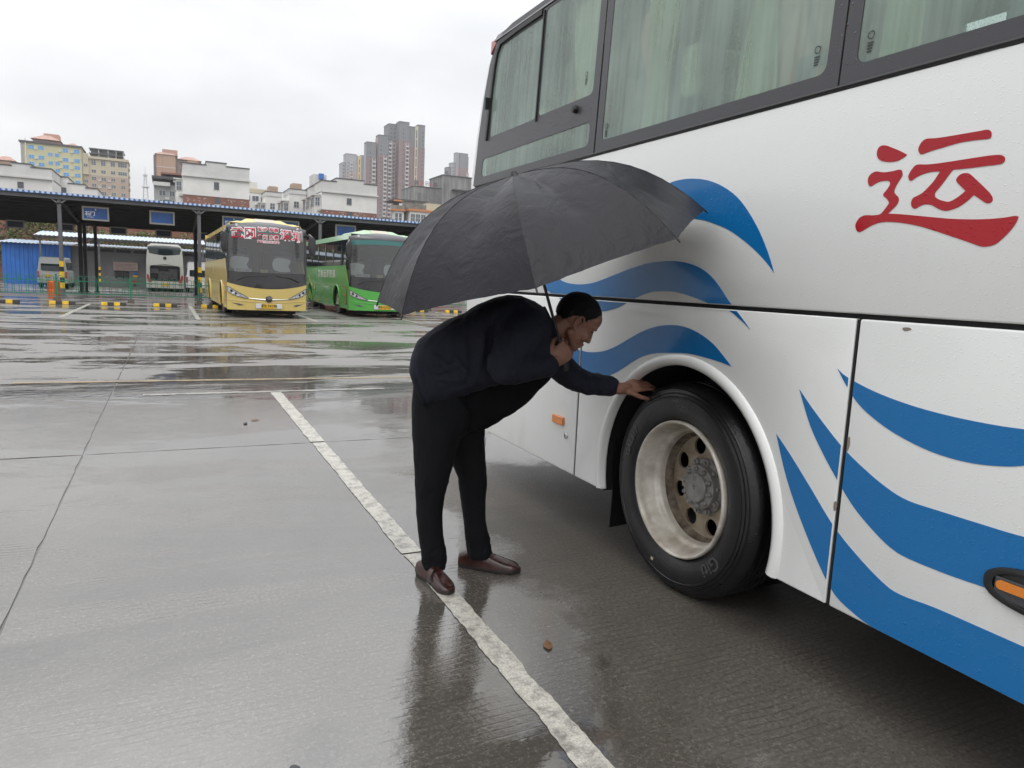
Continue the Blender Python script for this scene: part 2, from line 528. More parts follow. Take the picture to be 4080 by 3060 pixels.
# a few leaves and stones left on the wet ground
M_LEAF = mat('brown_leaf', (0.16, 0.075, 0.03), 0.45, var=0.4, var_scale=60)
def leaf(loc, size, rz, label):
    m = MB(); pts = smooth_loop([(-1, 0), (-0.55, 0.42), (0.1, 0.55), (0.75, 0.28), (1.15, 0), (0.7, -0.35), (0.05, -0.5), (-0.6, -0.36)], 3)
    m.plate([pts], lambda u, v, d: (u * size, v * size, 0.006 + 0.10 * size * (u * u * 0.5 + v * v) - d), 0.0012)
    o = m.build('fallen_leaf', M_LEAF); o.location = loc; o.rotation_euler.z = rz
    return tag(o, label, 'leaf')
leaf((1.33, 2.32, 0), 0.035, 1.2, 'brown wet leaf lying in the puddle right of the white line')
leaf((0.72, 7.2, 0), 0.04, 0.4, 'small brown leaf on the concrete left of the white line')
M_STONE = mat('dark_pebble', (0.06, 0.06, 0.065), 0.5, var=0.3, var_scale=80)
def pebble(loc, r, label):
    m = MB(); m.lathe([(0.001, -0.5 * r), (0.8 * r, -0.3 * r), (r, 0.1 * r), (0.75 * r, 0.45 * r), (0.001, 0.6 * r)], (0, 0, 0), 'Z', 10)
    o = m.build('pebble', M_STONE, smooth=True); o.location = (loc[0], loc[1], 0.4 * r); o.scale = (1.5, 1, 0.7); o.rotation_euler.z = loc[0] * 7
    return tag(o, label, 'pebble')
pebble((0.30, 1.95, 0), 0.013, 'dark oval pebble alone on the left foreground concrete')
pebble((-0.05, 2.06, 0), 0.012, 'dark pebble near the bottom edge on the left')
pebble((0.62, 7.05, 0), 0.02, 'tiny dark stone next to the small brown leaf')
# ================================================================== white coach beside the man
def paint(name, color, drops=0.26, rough=0.22, dirt=0.25, dirt_col=(0.20, 0.17, 0.12)):
    """glossy bus paint with rain drops and road film towards the bottom edge of panels"""
    m = bpy.data.materials.new(name); m.use_nodes = True
    nt = m.node_tree; N = nt.nodes; K = nt.links.new; b = N['Principled BSDF']
    geo = N.new('ShaderNodeNewGeometry')
    nz = N.new('ShaderNodeTexNoise'); nz.inputs['Scale'].default_value = 5; nz.inputs['Detail'].default_value = 8; nz.inputs['Roughness'].default_value = 0.7
    mp = N.new('ShaderNodeMapping'); mp.inputs['Scale'].default_value = (1, 1, 0.35)
    K(geo.outputs['Position'], mp.inputs['Vector']); K(mp.outputs['Vector'], nz.inputs['Vector'])
    rp = N.new('ShaderNodeValToRGB'); rp.color_ramp.elements[0].position = 0.5; rp.color_ramp.elements[1].position = 0.85
    K(nz.outputs['Fac'], rp.inputs['Fac'])
    sx = N.new('ShaderNodeSeparateXYZ'); K(geo.outputs['Position'], sx.inputs['Vector'])
    low = N.new('ShaderNodeMapRange'); K(sx.outputs['Z'], low.inputs['Value'])
    low.inputs['From Min'].default_value = 0.75; low.inputs['From Max'].default_value = 0.33
    low.inputs['To Min'].default_value = 0.12; low.inputs['To Max'].default_value = 1.0
    mu = N.new('ShaderNodeMath'); mu.operation = 'MULTIPLY'; K(rp.outputs['Color'], mu.inputs[0]); K(low.outputs['Result'], mu.inputs[1])
    mu2 = N.new('ShaderNodeMath'); mu2.operation = 'MULTIPLY'; K(mu.outputs[0], mu2.inputs[0]); mu2.inputs[1].default_value = dirt
    mx = N.new('ShaderNodeMix'); mx.data_type = 'RGBA'; K(mu2.outputs[0], mx.inputs['Factor'])
    mx.inputs['A'].default_value = rgb(*color); mx.inputs['B'].default_value = rgb(*dirt_col)
    K(mx.outputs['Result'], b.inputs['Base Color'])
    b.inputs['Roughness'].default_value = rough
    b.inputs['Coat Weight'].default_value = 0.25; b.inputs['Coat Roughness'].default_value = 0.05; b.inputs['Specular IOR Level'].default_value = 0.35
    if drops:
        hs = []
        for sc, keep in ((52.0, 0.88), (110.0, 0.78)):
            vo = N.new('ShaderNodeTexVoronoi'); vo.inputs['Scale'].default_value = sc; vo.inputs['Randomness'].default_value = 1.0
            K(geo.outputs['Position'], vo.inputs['Vector'])
            cr = N.new('ShaderNodeValToRGB'); cr.color_ramp.elements[0].position = 0.0; cr.color_ramp.elements[1].position = 0.30
            cr.color_ramp.elements[0].color = rgb(1, 1, 1); cr.color_ramp.elements[1].color = rgb(0, 0, 0)
            K(vo.outputs['Distance'], cr.inputs['Fac'])
            sp = N.new('ShaderNodeSeparateColor'); K(vo.outputs['Color'], sp.inputs['Color'])
            gt = N.new('ShaderNodeMath'); gt.operation = 'GREATER_THAN'; gt.inputs[1].default_value = keep
            K(sp.outputs['Red'], gt.inputs[0])
            ml = N.new('ShaderNodeMath'); ml.operation = 'MULTIPLY'; K(cr.outputs['Color'], ml.inputs[0]); K(gt.outputs[0], ml.inputs[1])
            hs.append(ml.outputs[0])
        ad = N.new('ShaderNodeMath'); ad.operation = 'ADD'; K(hs[0], ad.inputs[0]); K(hs[1], ad.inputs[1])
        bp = N.new('ShaderNodeBump'); bp.inputs['Strength'].default_value = drops; bp.inputs['Distance'].default_value = 0.006
        K(ad.outputs[0], bp.inputs['Height']); K(bp.outputs['Normal'], b.inputs['Normal'])
        K(bp.outputs['Normal'], b.inputs['Coat Normal'])
    MATS[name] = m
    return m

M_WHITE = paint('coach_white_paint', (0.79, 0.805, 0.79))
M_BLUE = paint('coach_blue_film', (0.006, 0.15, 0.41), dirt=0.08)
M_RED = paint('coach_red_film', (0.40, 0.002, 0.010), dirt=0.0)
M_BLACKFRAME = paint('window_black_band', (0.055, 0.055, 0.062), drops=0.5, rough=0.4, dirt=0.5, dirt_col=(0.12, 0.12, 0.125))
M_RUBBER = mat('black_rubber', (0.012, 0.012, 0.013), 0.45, bump=0.1)
M_DARK = mat('underbody_black', (0.012, 0.012, 0.012), 0.8)
M_TYRE = mat('wet_tyre_rubber', (0.010, 0.010, 0.012), 0.32, var=0.35, var_scale=14, bump=0.15, bump_scale=90, rough_var=0.15)
M_TYRETEXT = mat('tyre_lettering', (0.07, 0.07, 0.075), 0.5)
M_RIM = mat('rim_silver_brown', (0.72, 0.69, 0.63), 0.38, 0.15, var=0.6, var_scale=7, var_color=(0.36, 0.315, 0.255), detail=8)
M_HUB = mat('hub_grey', (0.27, 0.262, 0.25), 0.5, 0.2, var=0.3, var_scale=18)
M_AMBER = mat('amber_reflector', (0.75, 0.22, 0.01), 0.18, coat=0.8, bump=0.3, bump_scale=300)
M_REDLENS = mat('red_lamp_lens', (0.35, 0.03, 0.025), 0.15, coat=0.8)
M_CHROME = mat('chrome', (0.55, 0.55, 0.56), 0.15, 1.0)

def fog_glass(name, fog=0.55, tint=(0.30, 0.37, 0.345)):
    """window misted inside and streaked by rain: part scattering film, part clear"""
    m = bpy.data.materials.new(name); m.use_nodes = True
    nt = m.node_tree; N = nt.nodes; K = nt.links.new
    N.remove(N['Principled BSDF']); out = N['Material Output']
    geo = N.new('ShaderNodeNewGeometry')
    mp = N.new('ShaderNodeMapping'); mp.inputs['Scale'].default_value = (26, 26, 1.1); K(geo.outputs['Position'], mp.inputs['Vector'])
    st = N.new('ShaderNodeTexNoise'); st.inputs['Scale'].default_value = 1.0; st.inputs['Detail'].default_value = 3; K(mp.outputs['Vector'], st.inputs['Vector'])
    bg = N.new('ShaderNodeTexNoise'); bg.inputs['Scale'].default_value = 2.2; bg.inputs['Detail'].default_value = 4; K(geo.outputs['Position'], bg.inputs['Vector'])
    fm = N.new('ShaderNodeMapRange'); K(st.outputs['Fac'], fm.inputs['Value'])
    fm.inputs['From Min'].default_value = 0.35; fm.inputs['From Max'].default_value = 0.62
    fm.inputs['To Min'].default_value = fog - 0.06; fm.inputs['To Max'].default_value = fog + 0.04
    ad = N.new('ShaderNodeMath'); ad.operation = 'MULTIPLY_ADD'; K(bg.outputs['Fac'], ad.inputs[0]); ad.inputs[1].default_value = 0.5; ad.inputs[2].default_value = -0.22
    ad2 = N.new('ShaderNodeMath'); ad2.operation = 'ADD'; ad2.use_clamp = True; K(ad.outputs[0], ad2.inputs[0]); K(fm.outputs['Result'], ad2.inputs[1])
    tr = N.new('ShaderNodeBsdfTransparent'); tr.inputs['Color'].default_value = rgb(0.86, 0.96, 0.92)
    df = N.new('ShaderNodeBsdfDiffuse'); df.inputs['Color'].default_value = rgb(*tint)
    tl = N.new('ShaderNodeBsdfTranslucent'); tl.inputs['Color'].default_value = rgb(0.42, 0.52, 0.48)
    m1 = N.new('ShaderNodeMixShader'); m1.inputs[0].default_value = 0.35; K(df.outputs[0], m1.inputs[1]); K(tl.outputs[0], m1.inputs[2])
    m2 = N.new('ShaderNodeMixShader'); K(ad2.outputs[0], m2.inputs[0]); K(tr.outputs[0], m2.inputs[1]); K(m1.outputs[0], m2.inputs[2])
    gl = N.new('ShaderNodeBsdfGlossy'); gl.inputs['Roughness'].default_value = 0.06
    fr = N.new('ShaderNodeFresnel'); fr.inputs['IOR'].default_value = 1.5
    vo = N.new('ShaderNodeTexVoronoi'); vo.inputs['Scale'].default_value = 75; K(geo.outputs['Position'], vo.inputs['Vector'])
    cr = N.new('ShaderNodeValToRGB'); cr.color_ramp.elements[0].color = rgb(1, 1, 1); cr.color_ramp.elements[1].color = rgb(0, 0, 0)
    cr.color_ramp.elements[1].position = 0.3; K(vo.outputs['Distance'], cr.inputs['Fac'])
    bp = N.new('ShaderNodeBump'); bp.inputs['Strength'].default_value = 0.35; bp.inputs['Distance'].default_value = 0.005
    K(cr.outputs['Color'], bp.inputs['Height']); K(bp.outputs['Normal'], gl.inputs['Normal']); K(bp.outputs['Normal'], fr.inputs['Normal'])
    m3 = N.new('ShaderNodeMixShader'); K(fr.outputs[0], m3.inputs[0]); K(m2.outputs[0], m3.inputs[1]); K(gl.outputs[0], m3.inputs[2])
    K(m3.outputs[0], out.inputs['Surface'])
    MATS[name] = m
    return m
M_FOG = fog_glass('misted_glass', 0.36, (0.72, 0.92, 0.82))

coach = empty('coach_bus', (3.35, 0.0, 0.0), 0, 'large white coach with blue wave stripes and a red character, its rear wheel being checked', 'bus')
XS = 2.10
def cp(mb, name, m, smooth=False, bevel=0.0, segs=2, parent=None):
    return mb.build(name, m, parent or coach, smooth, bevel, segs, inv=(parent is None))
def side(u, v, d):       # outer side skin, u = Y, v = Z, d = depth into the bus
    return (XS + d, u, v)
def tilt(u, v, d):       # window band leans inward
    return (XS + 0.004 + 0.042 * max(0.0, v - 2.14) + d, u, v)

# --- shell loft: rear corner, rear face, roof and the far side
ZL = [0.335, 0.6, 1.36, 2.16, 2.5, 2.75, 3.0, 3.16, 3.25, 3.31, 3.35]
REAR = [5.20, 5.29, 5.325, 5.315, 5.275, 5.225, 5.15, 5.07, 4.90, 4.66, 4.30]
INS = [0.03, 0.0, 0.0, 0.0, 0.015, 0.025, 0.036, 0.055, 0.12, 0.24, 0.55]
def outline(z, rear, ins, x0):
    pts = []
    r = 0.07
    xa, xb = x0 + ins, 6.70 - x0 - ins
    yf = -5.9 + (5.30 - rear) * 0.6
    for cx, cy, a0 in ((xb - r, rear - r, 0), (xa + r, rear - r, 90), (xa + r, yf + r, 180), (xb - r, yf + r, 270)):
        for i in range(9):
            a = R(a0 + 90 * i / 8)
            pts.append((cx + r * math.cos(a), cy + r * math.sin(a), z))
        if a0 == 90: pts.append((xa, min(4.97, cy - 0.05), z))
        if a0 == 270: pts.append((xb, min(4.97, rear - r - 0.05), z))
    return pts
sh = MB()
loops = [outline(z, re, i_, XS + 0.012) for z, re, i_ in zip(ZL, REAR, INS)]
n = len(loops[0])
for k in range(len(loops)):
    sh.v += loops[k]
for k in range(len(loops) - 1):
    for i in range(n):
        j = (i + 1) % n
        p0, p1 = loops[k][i], loops[k][j]
        ym = (p0[1] + p1[1]) / 2; xm = (p0[0] + p1[0]) / 2; zm = (ZL[k] + ZL[k + 1]) / 2
        # openings: near-side windows, far-side windows and the near wheel wells stay free
        if 2.16 <= zm <= 3.16 and -5.4 < ym < 4.9 and abs(p0[1] - p1[1]) > 1.0: continue
        if zm < 2.16 and xm < 3 and abs(p0[1] - p1[1]) > 1.0: continue
        sh.f.append((k * n + i, k * n + j, (k + 1) * n + j, (k + 1) * n + i))
sh.f.append(tuple((len(loops) - 1) * n + i for i in range(n)))
cp(sh, 'rear_and_roof_shell', M_WHITE, smooth=35)
# cant rail above the windows, both sides
cr_ = MB()
cr_.plate([[(-5.5, 3.14), (4.98, 3.14), (4.98, 3.19), (-5.5, 3.19)]], lambda u, v, d: (XS + 0.038 + (v - 3.14) * 0.5 + d, u, v), 0.03)
cp(cr_, 'cant_rail', M_BLACKFRAME)

# --- side panels with real gaps between them
ARC_Y, ARC_Z, ARC_R = 2.57, 0.475, 0.622
arch = [(ARC_Y + ARC_R * math.cos(a), ARC_Z + ARC_R * math.sin(a)) for a in [R(-12.5 + 205 * i / 40) for i in range(41)]]
def rect(y0, y1, z0, z1):
    return [(y0, z0), (y1, z0), (y1, z1), (y0, z1)]
PANELS = []
def panel(name, loop, rc):
    m = MB(); m.plate([loop], side, 0.035)
    o = cp(m, name, M_WHITE, smooth=30, bevel=0.007, segs=3)
    PANELS.append(rc)
    return o
arch_loop = [(3.466, 0.335), (3.466, 1.350), (1.690, 1.350), (1.690, 0.335)] + [(ARC_Y - ARC_R * 0.976, 0.335)] + arch[::-1] + [(ARC_Y + ARC_R * 0.976, 0.335)]
arch_loop = [(1.690, 0.335), (1.690, 1.357), (3.466, 1.357), (3.466, 0.335), (arch[0][0], 0.335)] + arch + [(arch[-1][0], 0.335)]
panel('wheel_arch_panel', arch_loop, (1.69, 3.466, 0.335, 1.357))
panel('rear_corner_panel', rect(3.482, 4.985, 0.335, 1.357), (3.482, 4.985, 0.335, 1.357))
panel('upper_side_panel', rect(-5.50, 4.985, 1.374, 2.132), (-5.5, 4.985, 1.374, 2.132))
ys = [1.674, 0.05, -1.58]
for k in range(2):
    panel('luggage_door', rect(ys[k + 1] + 0.008, ys[k] - 0.0, 0.335, 1.357), (ys[k + 1] + 0.008, ys[k], 0.335, 1.357))
front_arch = [(-3.2 + ARC_R * math.cos(a), ARC_Z + ARC_R * math.sin(a)) for a in [R(-12.5 + 205 * i / 30) for i in range(31)]]
panel('front_wheel_arch_panel', [(-5.5, 0.335), (-5.5, 1.35), (-1.588, 1.35), (-1.588, 0.335), (front_arch[0][0], 0.335)] + front_arch + [(front_arch[-1][0], 0.335)], (-5.5, -1.588, 0.335, 1.35))
bk = MB()   # dark backing behind the panel gaps, open at the wheel wells
for y0, y1, z0 in ((3.25, 5.0, 0.36), (-2.5, 1.9, 0.36), (-5.5, -3.9, 0.36)):
    bk.box(XS + 0.022, XS + 0.034, y0, y1, z0, 1.40)
bk.box(XS + 0.0225, XS + 0.0335, -5.5, 4.98, 1.13, 1.40)
cp(bk, 'inner_frame', M_DARK)
for yg in (1.6825, 3.474, 0.054):      # dark strips added to paint the shade in the upright panel gaps
    sl_ = MB(); sl_.box(XS + 0.004, XS + 0.03, yg - 0.004, yg + 0.004, 0.338, 1.355)
    cp(sl_, 'panel_gap_shade', M_DARK)
# wheel housing and floor
for yc in (2.57, -3.2):
    wh = MB(); N_ = 24; r0 = 0.66
    ring = [(yc + r0 * math.cos(R(-14 + 208 * i / N_)), ARC_Z + r0 * math.sin(R(-14 + 208 * i / N_))) for i in range(N_ + 1)]
    vs = [(XS + 0.036, y, z) for y, z in ring] + [(2.95, y, z) for y, z in ring]
    wh.add(vs, [(i, i + 1, N_ + 2 + i, N_ + 1 + i) for i in range(N_)])
    wh.add([(2.95, y, z) for y, z in ring], [tuple(range(N_ + 1))])
    cp(wh, 'wheel_housing', M_DARK, smooth=True)
fl = MB(); fl.box(2.16, 4.54, 3.26, 5.15, 0.36, 0.42); fl.box(2.16, 4.54, -2.5, 1.88, 0.36, 0.42); fl.box(2.9, 3.8, -5.6, 5.1, 0.45, 0.6); fl.box(2.16, 4.54, -5.7, 5.1, 1.42, 1.47)
cp(fl, 'floor_pan', M_DARK)
# wheel-arch lip swept along the opening
lip = MB()
sec = [(-0.010, 0.020), (-0.006, -0.010), (0.012, -0.018), (0.030, -0.013), (0.042, 0.0), (0.044, 0.012)]   # (radial, outward x)
NA = 56
for i in range(NA + 1):
    a = R(-12.2 + 204.4 * i / NA); ca, sa = math.cos(a), math.sin(a)
    for rr, xx in sec:
        lip.v.append((XS + xx, ARC_Y + (ARC_R + rr) * ca, ARC_Z + (ARC_R + rr) * sa))
ns = len(sec)
for i in range(NA):
    for k in range(ns - 1):
        lip.f.append((i * ns + k, i * ns + k + 1, (i + 1) * ns + k + 1, (i + 1) * ns + k))
cp(lip, 'wheel_arch_lip', M_WHITE, smooth='all')
ril = MB()   # rear skirt lower roll
ril.tube([(XS + 0.02, 3.49, 0.345), (XS + 0.02, 4.95, 0.345)], 0.018, 8)
cp(ril, 'skirt_edge', M_WHITE, smooth=True)

# --- blue waves, swooshes and the red character: film cut at the panel gaps
def clip(poly, y0, y1, z0, z1):
    for ax, lim, sgn in ((0, y0, 1), (0, y1, -1), (1, z0, 1), (1, z1, -1)):
        out = []
        for i in range(len(poly)):
            p, q = poly[i - 1], poly[i]
            ip, iq = (p[ax] - lim) * sgn >= 0, (q[ax] - lim) * sgn >= 0
            if ip != iq:
                t = (lim - p[ax]) / (q[ax] - p[ax])
                out.append((p[0] + (q[0] - p[0]) * t, p[1] + (q[1] - p[1]) * t))
            if iq: out.append(q)
        poly = out
        if len(poly) < 3: return []
    return poly
def pointed(pts, tips, k=4):
    """smooth closed outline that keeps the listed points sharp"""
    tips = sorted(tips)
    if not tips: return smooth_loop(pts, k)
    n = len(pts); out = []
    for i, t0 in enumerate(tips):
        t1 = tips[(i + 1) % len(tips)]
        run = [pts[(t0 + j) % n] for j in range(((t1 - t0) % n or n) + 1)]
        out += smooth_loop(run, k, closed=False)[:-1]
    return out
def film(name, pts, m, tips=(), k=4, label=None):
    loop = pointed(pts, tips, k)
    mb = MB()
    for (y0, y1, z0, z1) in PANELS:
        c = clip(loop, y0 + 0.004, y1 - 0.004, z0 + 0.004, z1 - 0.004)
        c2 = []
        for p in c:
            if not c2 or math.hypot(p[0] - c2[-1][0], p[1] - c2[-1][1]) > 4e-4: c2.append(p)
        while len(c2) > 3 and math.hypot(c2[0][0] - c2[-1][0], c2[0][1] - c2[-1][1]) < 4e-4: c2.pop()
        if len(c2) >= 3:
            mb.plate([c2], lambda u, v, d: (XS - 0.0016 + d, u, v), 0.0012)
    o = cp(mb, name, m)
    if label: o['label'] = label
    return o
WAVE_A = [(3.003, 1.865), (2.789, 1.914), (2.689, 1.924), (2.592, 1.918), (2.499, 1.900), (2.408, 1.867), (2.320, 1.818), (2.247, 1.755), (2.173, 1.670), (2.113, 1.579), (2.076, 1.508), (2.121, 1.549), (2.189, 1.598), (2.272, 1.647), (2.358, 1.688), (2.447, 1.717), (2.524, 1.736), (2.668, 1.755), (2.841, 1.757), (2.954, 1.773)]
WAVE_B = [(4.007, 1.439), (3.922, 1.492), (3.823, 1.478), (3.705, 1.449), (3.585, 1.438), (3.472, 1.440), (3.366, 1.452), (3.249, 1.477), (3.124, 1.506), (3.006, 1.532), (2.881, 1.552), (2.749, 1.560), (2.649, 1.557), (2.564, 1.544), (2.494, 1.523), (2.435, 1.494), (2.377, 1.452), (2.316, 1.397), (2.241, 1.338), (2.175, 1.284), (2.229, 1.316), (2.311, 1.355), (2.398, 1.369), (2.477, 1.387), (2.571, 1.406), (2.669, 1.419), (2.758, 1.420), (2.851, 1.414), (2.932, 1.394), (3.017, 1.366), (3.104, 1.332), (3.197, 1.310), (3.279, 1.298), (3.437, 1.293), (3.610, 1.313), (3.778, 1.357), (3.911, 1.394)]
WAVE_C = [(3.883, 1.128), (3.749, 1.098), (3.623, 1.077), (3.486, 1.068), (3.375, 1.067), (3.238, 1.087), (3.127, 1.122), (3.023, 1.167), (2.911, 1.215), (2.804, 1.248), (2.701, 1.265), (2.602, 1.267), (2.518, 1.254), (2.447, 1.233), (2.378, 1.203), (2.320, 1.165), (2.262, 1.123), (2.327, 1.133), (2.425, 1.142), (2.540, 1.147), (2.660, 1.138), (2.776, 1.124), (2.869, 1.101), (2.952, 1.066), (3.037, 1.021), (3.127, 0.979), (3.238, 0.941), (3.359, 0.926), (3.470, 0.926), (3.590, 0.953), (3.718, 1.009), (3.811, 1.072)]
SWOOSH_A = [(1.742, 1.180), (1.700, 1.156), (1.590, 1.123), (1.467, 1.101), (1.348, 1.090), (1.226, 1.087), (1.120, 1.091), (0.972, 1.107), (0.964, 1.048), (1.107, 0.992), (1.168, 0.975), (1.239, 0.965), (1.315, 0.964), (1.398, 0.974), (1.489, 0.997), (1.568, 1.028), (1.643, 1.071), (1.701, 1.129)]
SWOOSH_B = [(1.899, 1.083), (1.819, 1.013), (1.695, 0.917), (1.595, 0.859), (1.503, 0.818), (1.427, 0.798), (1.325, 0.796), (1.201, 0.796), (1.081, 0.798), (0.876, 0.814), (0.852, 0.636), (1.056, 0.617), (1.159, 0.618), (1.269, 0.613), (1.403, 0.615), (1.469, 0.629), (1.540, 0.666), (1.617, 0.718), (1.690, 0.789), (1.766, 0.872), (1.835, 0.962)]
SWOOSH_C = [(1.988, 0.895), (1.917, 0.837), (1.807, 0.737), (1.691, 0.629), (1.586, 0.559), (1.481, 0.505), (1.414, 0.489), (1.302, 0.496), (1.184, 0.497), (1.040, 0.497), (0.889, 0.499), (0.868, 0.342), (1.019, 0.337), (1.216, 0.335), (1.459, 0.336), (1.581, 0.357), (1.676, 0.406), (1.809, 0.570), (1.916, 0.737)]
Y_DOT = [(1.570, 1.879), (1.596, 1.894), (1.623, 1.907), (1.650, 1.919), (1.668, 1.920), (1.678, 1.913), (1.680, 1.897), (1.674, 1.882), (1.658, 1.871), (1.629, 1.864), (1.603, 1.864), (1.582, 1.871)]
Y_TOP = [(1.509, 1.918), (1.481, 1.915), (1.444, 1.914), (1.396, 1.914), (1.350, 1.914), (1.328, 1.914), (1.319, 1.909), (1.315, 1.900), (1.316, 1.890), (1.325, 1.888), (1.358, 1.890), (1.404, 1.890), (1.452, 1.884), (1.489, 1.879), (1.520, 1.873), (1.528, 1.877), (1.534, 1.888), (1.532, 1.900), (1.524, 1.912)]
Y_MID = [(1.532, 1.844), (1.496, 1.840), (1.446, 1.839), (1.386, 1.840), (1.329, 1.841), (1.290, 1.840), (1.275, 1.835), (1.269, 1.827), (1.271, 1.817), (1.284, 1.813), (1.326, 1.813), (1.371, 1.813), (1.415, 1.814), (1.424, 1.802), (1.438, 1.782), (1.453, 1.763), (1.461, 1.753), (1.461, 1.742), (1.452, 1.734), (1.433, 1.726), (1.413, 1.722), (1.391, 1.732), (1.376, 1.743), (1.369, 1.749), (1.388, 1.767), (1.400, 1.780), (1.399, 1.790), (1.388, 1.799), (1.374, 1.800), (1.362, 1.796), (1.343, 1.779), (1.318, 1.756), (1.297, 1.735), (1.288, 1.720), (1.290, 1.711), (1.298, 1.708), (1.308, 1.711), (1.327, 1.724), (1.343, 1.735), (1.359, 1.720), (1.380, 1.706), (1.403, 1.698), (1.424, 1.696), (1.448, 1.705), (1.470, 1.717), (1.491, 1.720), (1.506, 1.716), (1.518, 1.710), (1.527, 1.711), (1.535, 1.720), (1.537, 1.733), (1.532, 1.743), (1.520, 1.748), (1.503, 1.756), (1.487, 1.770), (1.471, 1.787), (1.461, 1.803), (1.454, 1.814), (1.480, 1.816), (1.505, 1.813), (1.526, 1.807), (1.544, 1.797), (1.552, 1.799), (1.557, 1.810), (1.555, 1.820), (1.546, 1.834)]
Y_WALK = [(1.673, 1.840), (1.645, 1.834), (1.616, 1.834), (1.591, 1.836), (1.582, 1.831), (1.578, 1.819), (1.582, 1.809), (1.594, 1.790), (1.601, 1.770), (1.594, 1.759), (1.584, 1.750), (1.581, 1.739), (1.587, 1.725), (1.600, 1.713), (1.614, 1.701), (1.570, 1.696), (1.515, 1.688), (1.462, 1.680), (1.399, 1.671), (1.340, 1.666), (1.295, 1.664), (1.252, 1.665), (1.221, 1.668), (1.212, 1.665), (1.216, 1.649), (1.228, 1.629), (1.244, 1.610), (1.263, 1.593), (1.284, 1.587), (1.305, 1.588), (1.343, 1.602), (1.392, 1.619), (1.444, 1.637), (1.497, 1.654), (1.553, 1.667), (1.595, 1.673), (1.630, 1.675), (1.661, 1.669), (1.687, 1.658), (1.710, 1.647), (1.723, 1.650), (1.731, 1.662), (1.732, 1.675), (1.722, 1.692), (1.705, 1.700), (1.689, 1.701), (1.665, 1.699), (1.642, 1.701), (1.630, 1.713), (1.619, 1.727), (1.615, 1.736), (1.625, 1.749), (1.636, 1.757), (1.639, 1.765), (1.629, 1.776), (1.619, 1.792), (1.621, 1.801), (1.632, 1.806), (1.656, 1.806), (1.673, 1.801), (1.688, 1.794), (1.697, 1.798), (1.703, 1.813), (1.701, 1.827), (1.689, 1.837)]
film('wave_stripe', WAVE_A, M_BLUE, (10,))
film('wave_stripe', WAVE_B, M_BLUE, (0, 19))
film('wave_stripe', WAVE_C, M_BLUE, (0, 16))
film('swoosh_stripe', SWOOSH_A, M_BLUE, (0, 7, 8))
film('swoosh_stripe', SWOOSH_B, M_BLUE, (0, 9, 10))
film('swoosh_stripe', SWOOSH_C, M_BLUE, (0, 10, 11))
film('red_character', Y_DOT, M_RED, (0,), 3, 'red brush character stroke, a drop')
film('red_character', Y_TOP, M_RED, (), 3, 'red brush character stroke, upper bar')
film('red_character', Y_MID, M_RED, (12, 23, 38, 57), 3, 'red brush character strokes, middle')
film('red_character', Y_WALK, M_RED, (14, 23), 3, 'red brush character stroke, sweeping base')

# --- window band: rings of black ceramic band round the misted panes
def window(y0, y1, z0, z1, panes, extra=None):
    outer = [(y0, z0), (y1, z0), (y1, z1), (y0, z1)] if extra is None else extra
    mb = MB(); mb.plate([outer] + [round_rect(a, b_, c, d, 0.035)[::-1] for a, b_, c, d in panes], tilt, 0.006)
    w = cp(mb, 'window', M_BLACKFRAME)
    for a, b_, c, d in panes:
        pm = MB(); rr_ = round_rect(a + 0.001, b_ - 0.001, c + 0.001, d - 0.001, 0.034)
        me_ = bpy.data.meshes.new('pane'); me_.from_pydata([tilt(u, v, 0.003) for u, v in rr_], [], [tuple(reversed(range(len(rr_))))]); me_.update()
        link('pane', me_, M_FOG, w)
    return w
REAR_WIN = [(3.472, 2.15), (5.20, 2.15), (5.165, 2.50), (5.11, 2.80), (5.05, 3.00), (4.99, 3.10), (4.86, 3.17), (4.70, 3.19), (3.472, 3.19)]
w_rear = window(0, 0, 0, 0, [(4.225, 4.955, 2.470, 3.085), (3.535, 4.190, 2.478, 3.12), (3.535, 5.055, 2.200, 2.330)], REAR_WIN)
gk = MB()   # black gasket of the sliding sash and its pull
path = [(5.00, 2.455), (4.975, 2.70), (4.945, 2.95), (4.915, 3.05), (4.86, 3.105), (4.6, 3.115), (4.23, 3.115)]
for i in range(len(path) - 1):
    (ya, za), (yb, zb) = path[i], path[i + 1]
    gk.bar(Vector(tilt(ya, za, -0.006)), Vector(tilt(yb, zb, -0.006)), 0.03, 0.016, up=(1, 0, 0))
gk.bar(tilt(4.207, 2.45, -0.004), tilt(4.207, 3.12, -0.004), 0.012, 0.012, up=(1, 0, 0))
gk.box(XS - 0.014, XS + 0.02, 4.975, 4.992, 2.67, 2.75)
link('sash_gasket', gk.mesh('sash_gasket'), M_RUBBER, w_rear)
kn = MB(); kn.lathe([(0.001, -0.022), (0.018, -0.020), (0.022, -0.010), (0.022, 0.02)], (XS + 0.01, 3.70, 2.425), 'X', 14)
link('window_knob', kn.mesh('window_knob', smooth=True), M_RUBBER, w_rear)
wy = [3.462, 1.869, 0.27, -1.32, -2.92, -5.3]
wins = []
for k in range(5):
    wins.append(window(wy[k + 1] + 0.004, wy[k] - 0.004, 2.15, 3.19, [(wy[k + 1] + 0.062, wy[k] - 0.062, 2.207, 3.12)]))
wins[0].name = 'window'
sl = MB(); sl.tube([tilt(-5.4, 2.142, 0.0), tilt(5.15, 2.142, 0.0)], 0.010, 8)
cp(sl, 'window_seal', M_RUBBER, smooth=True)
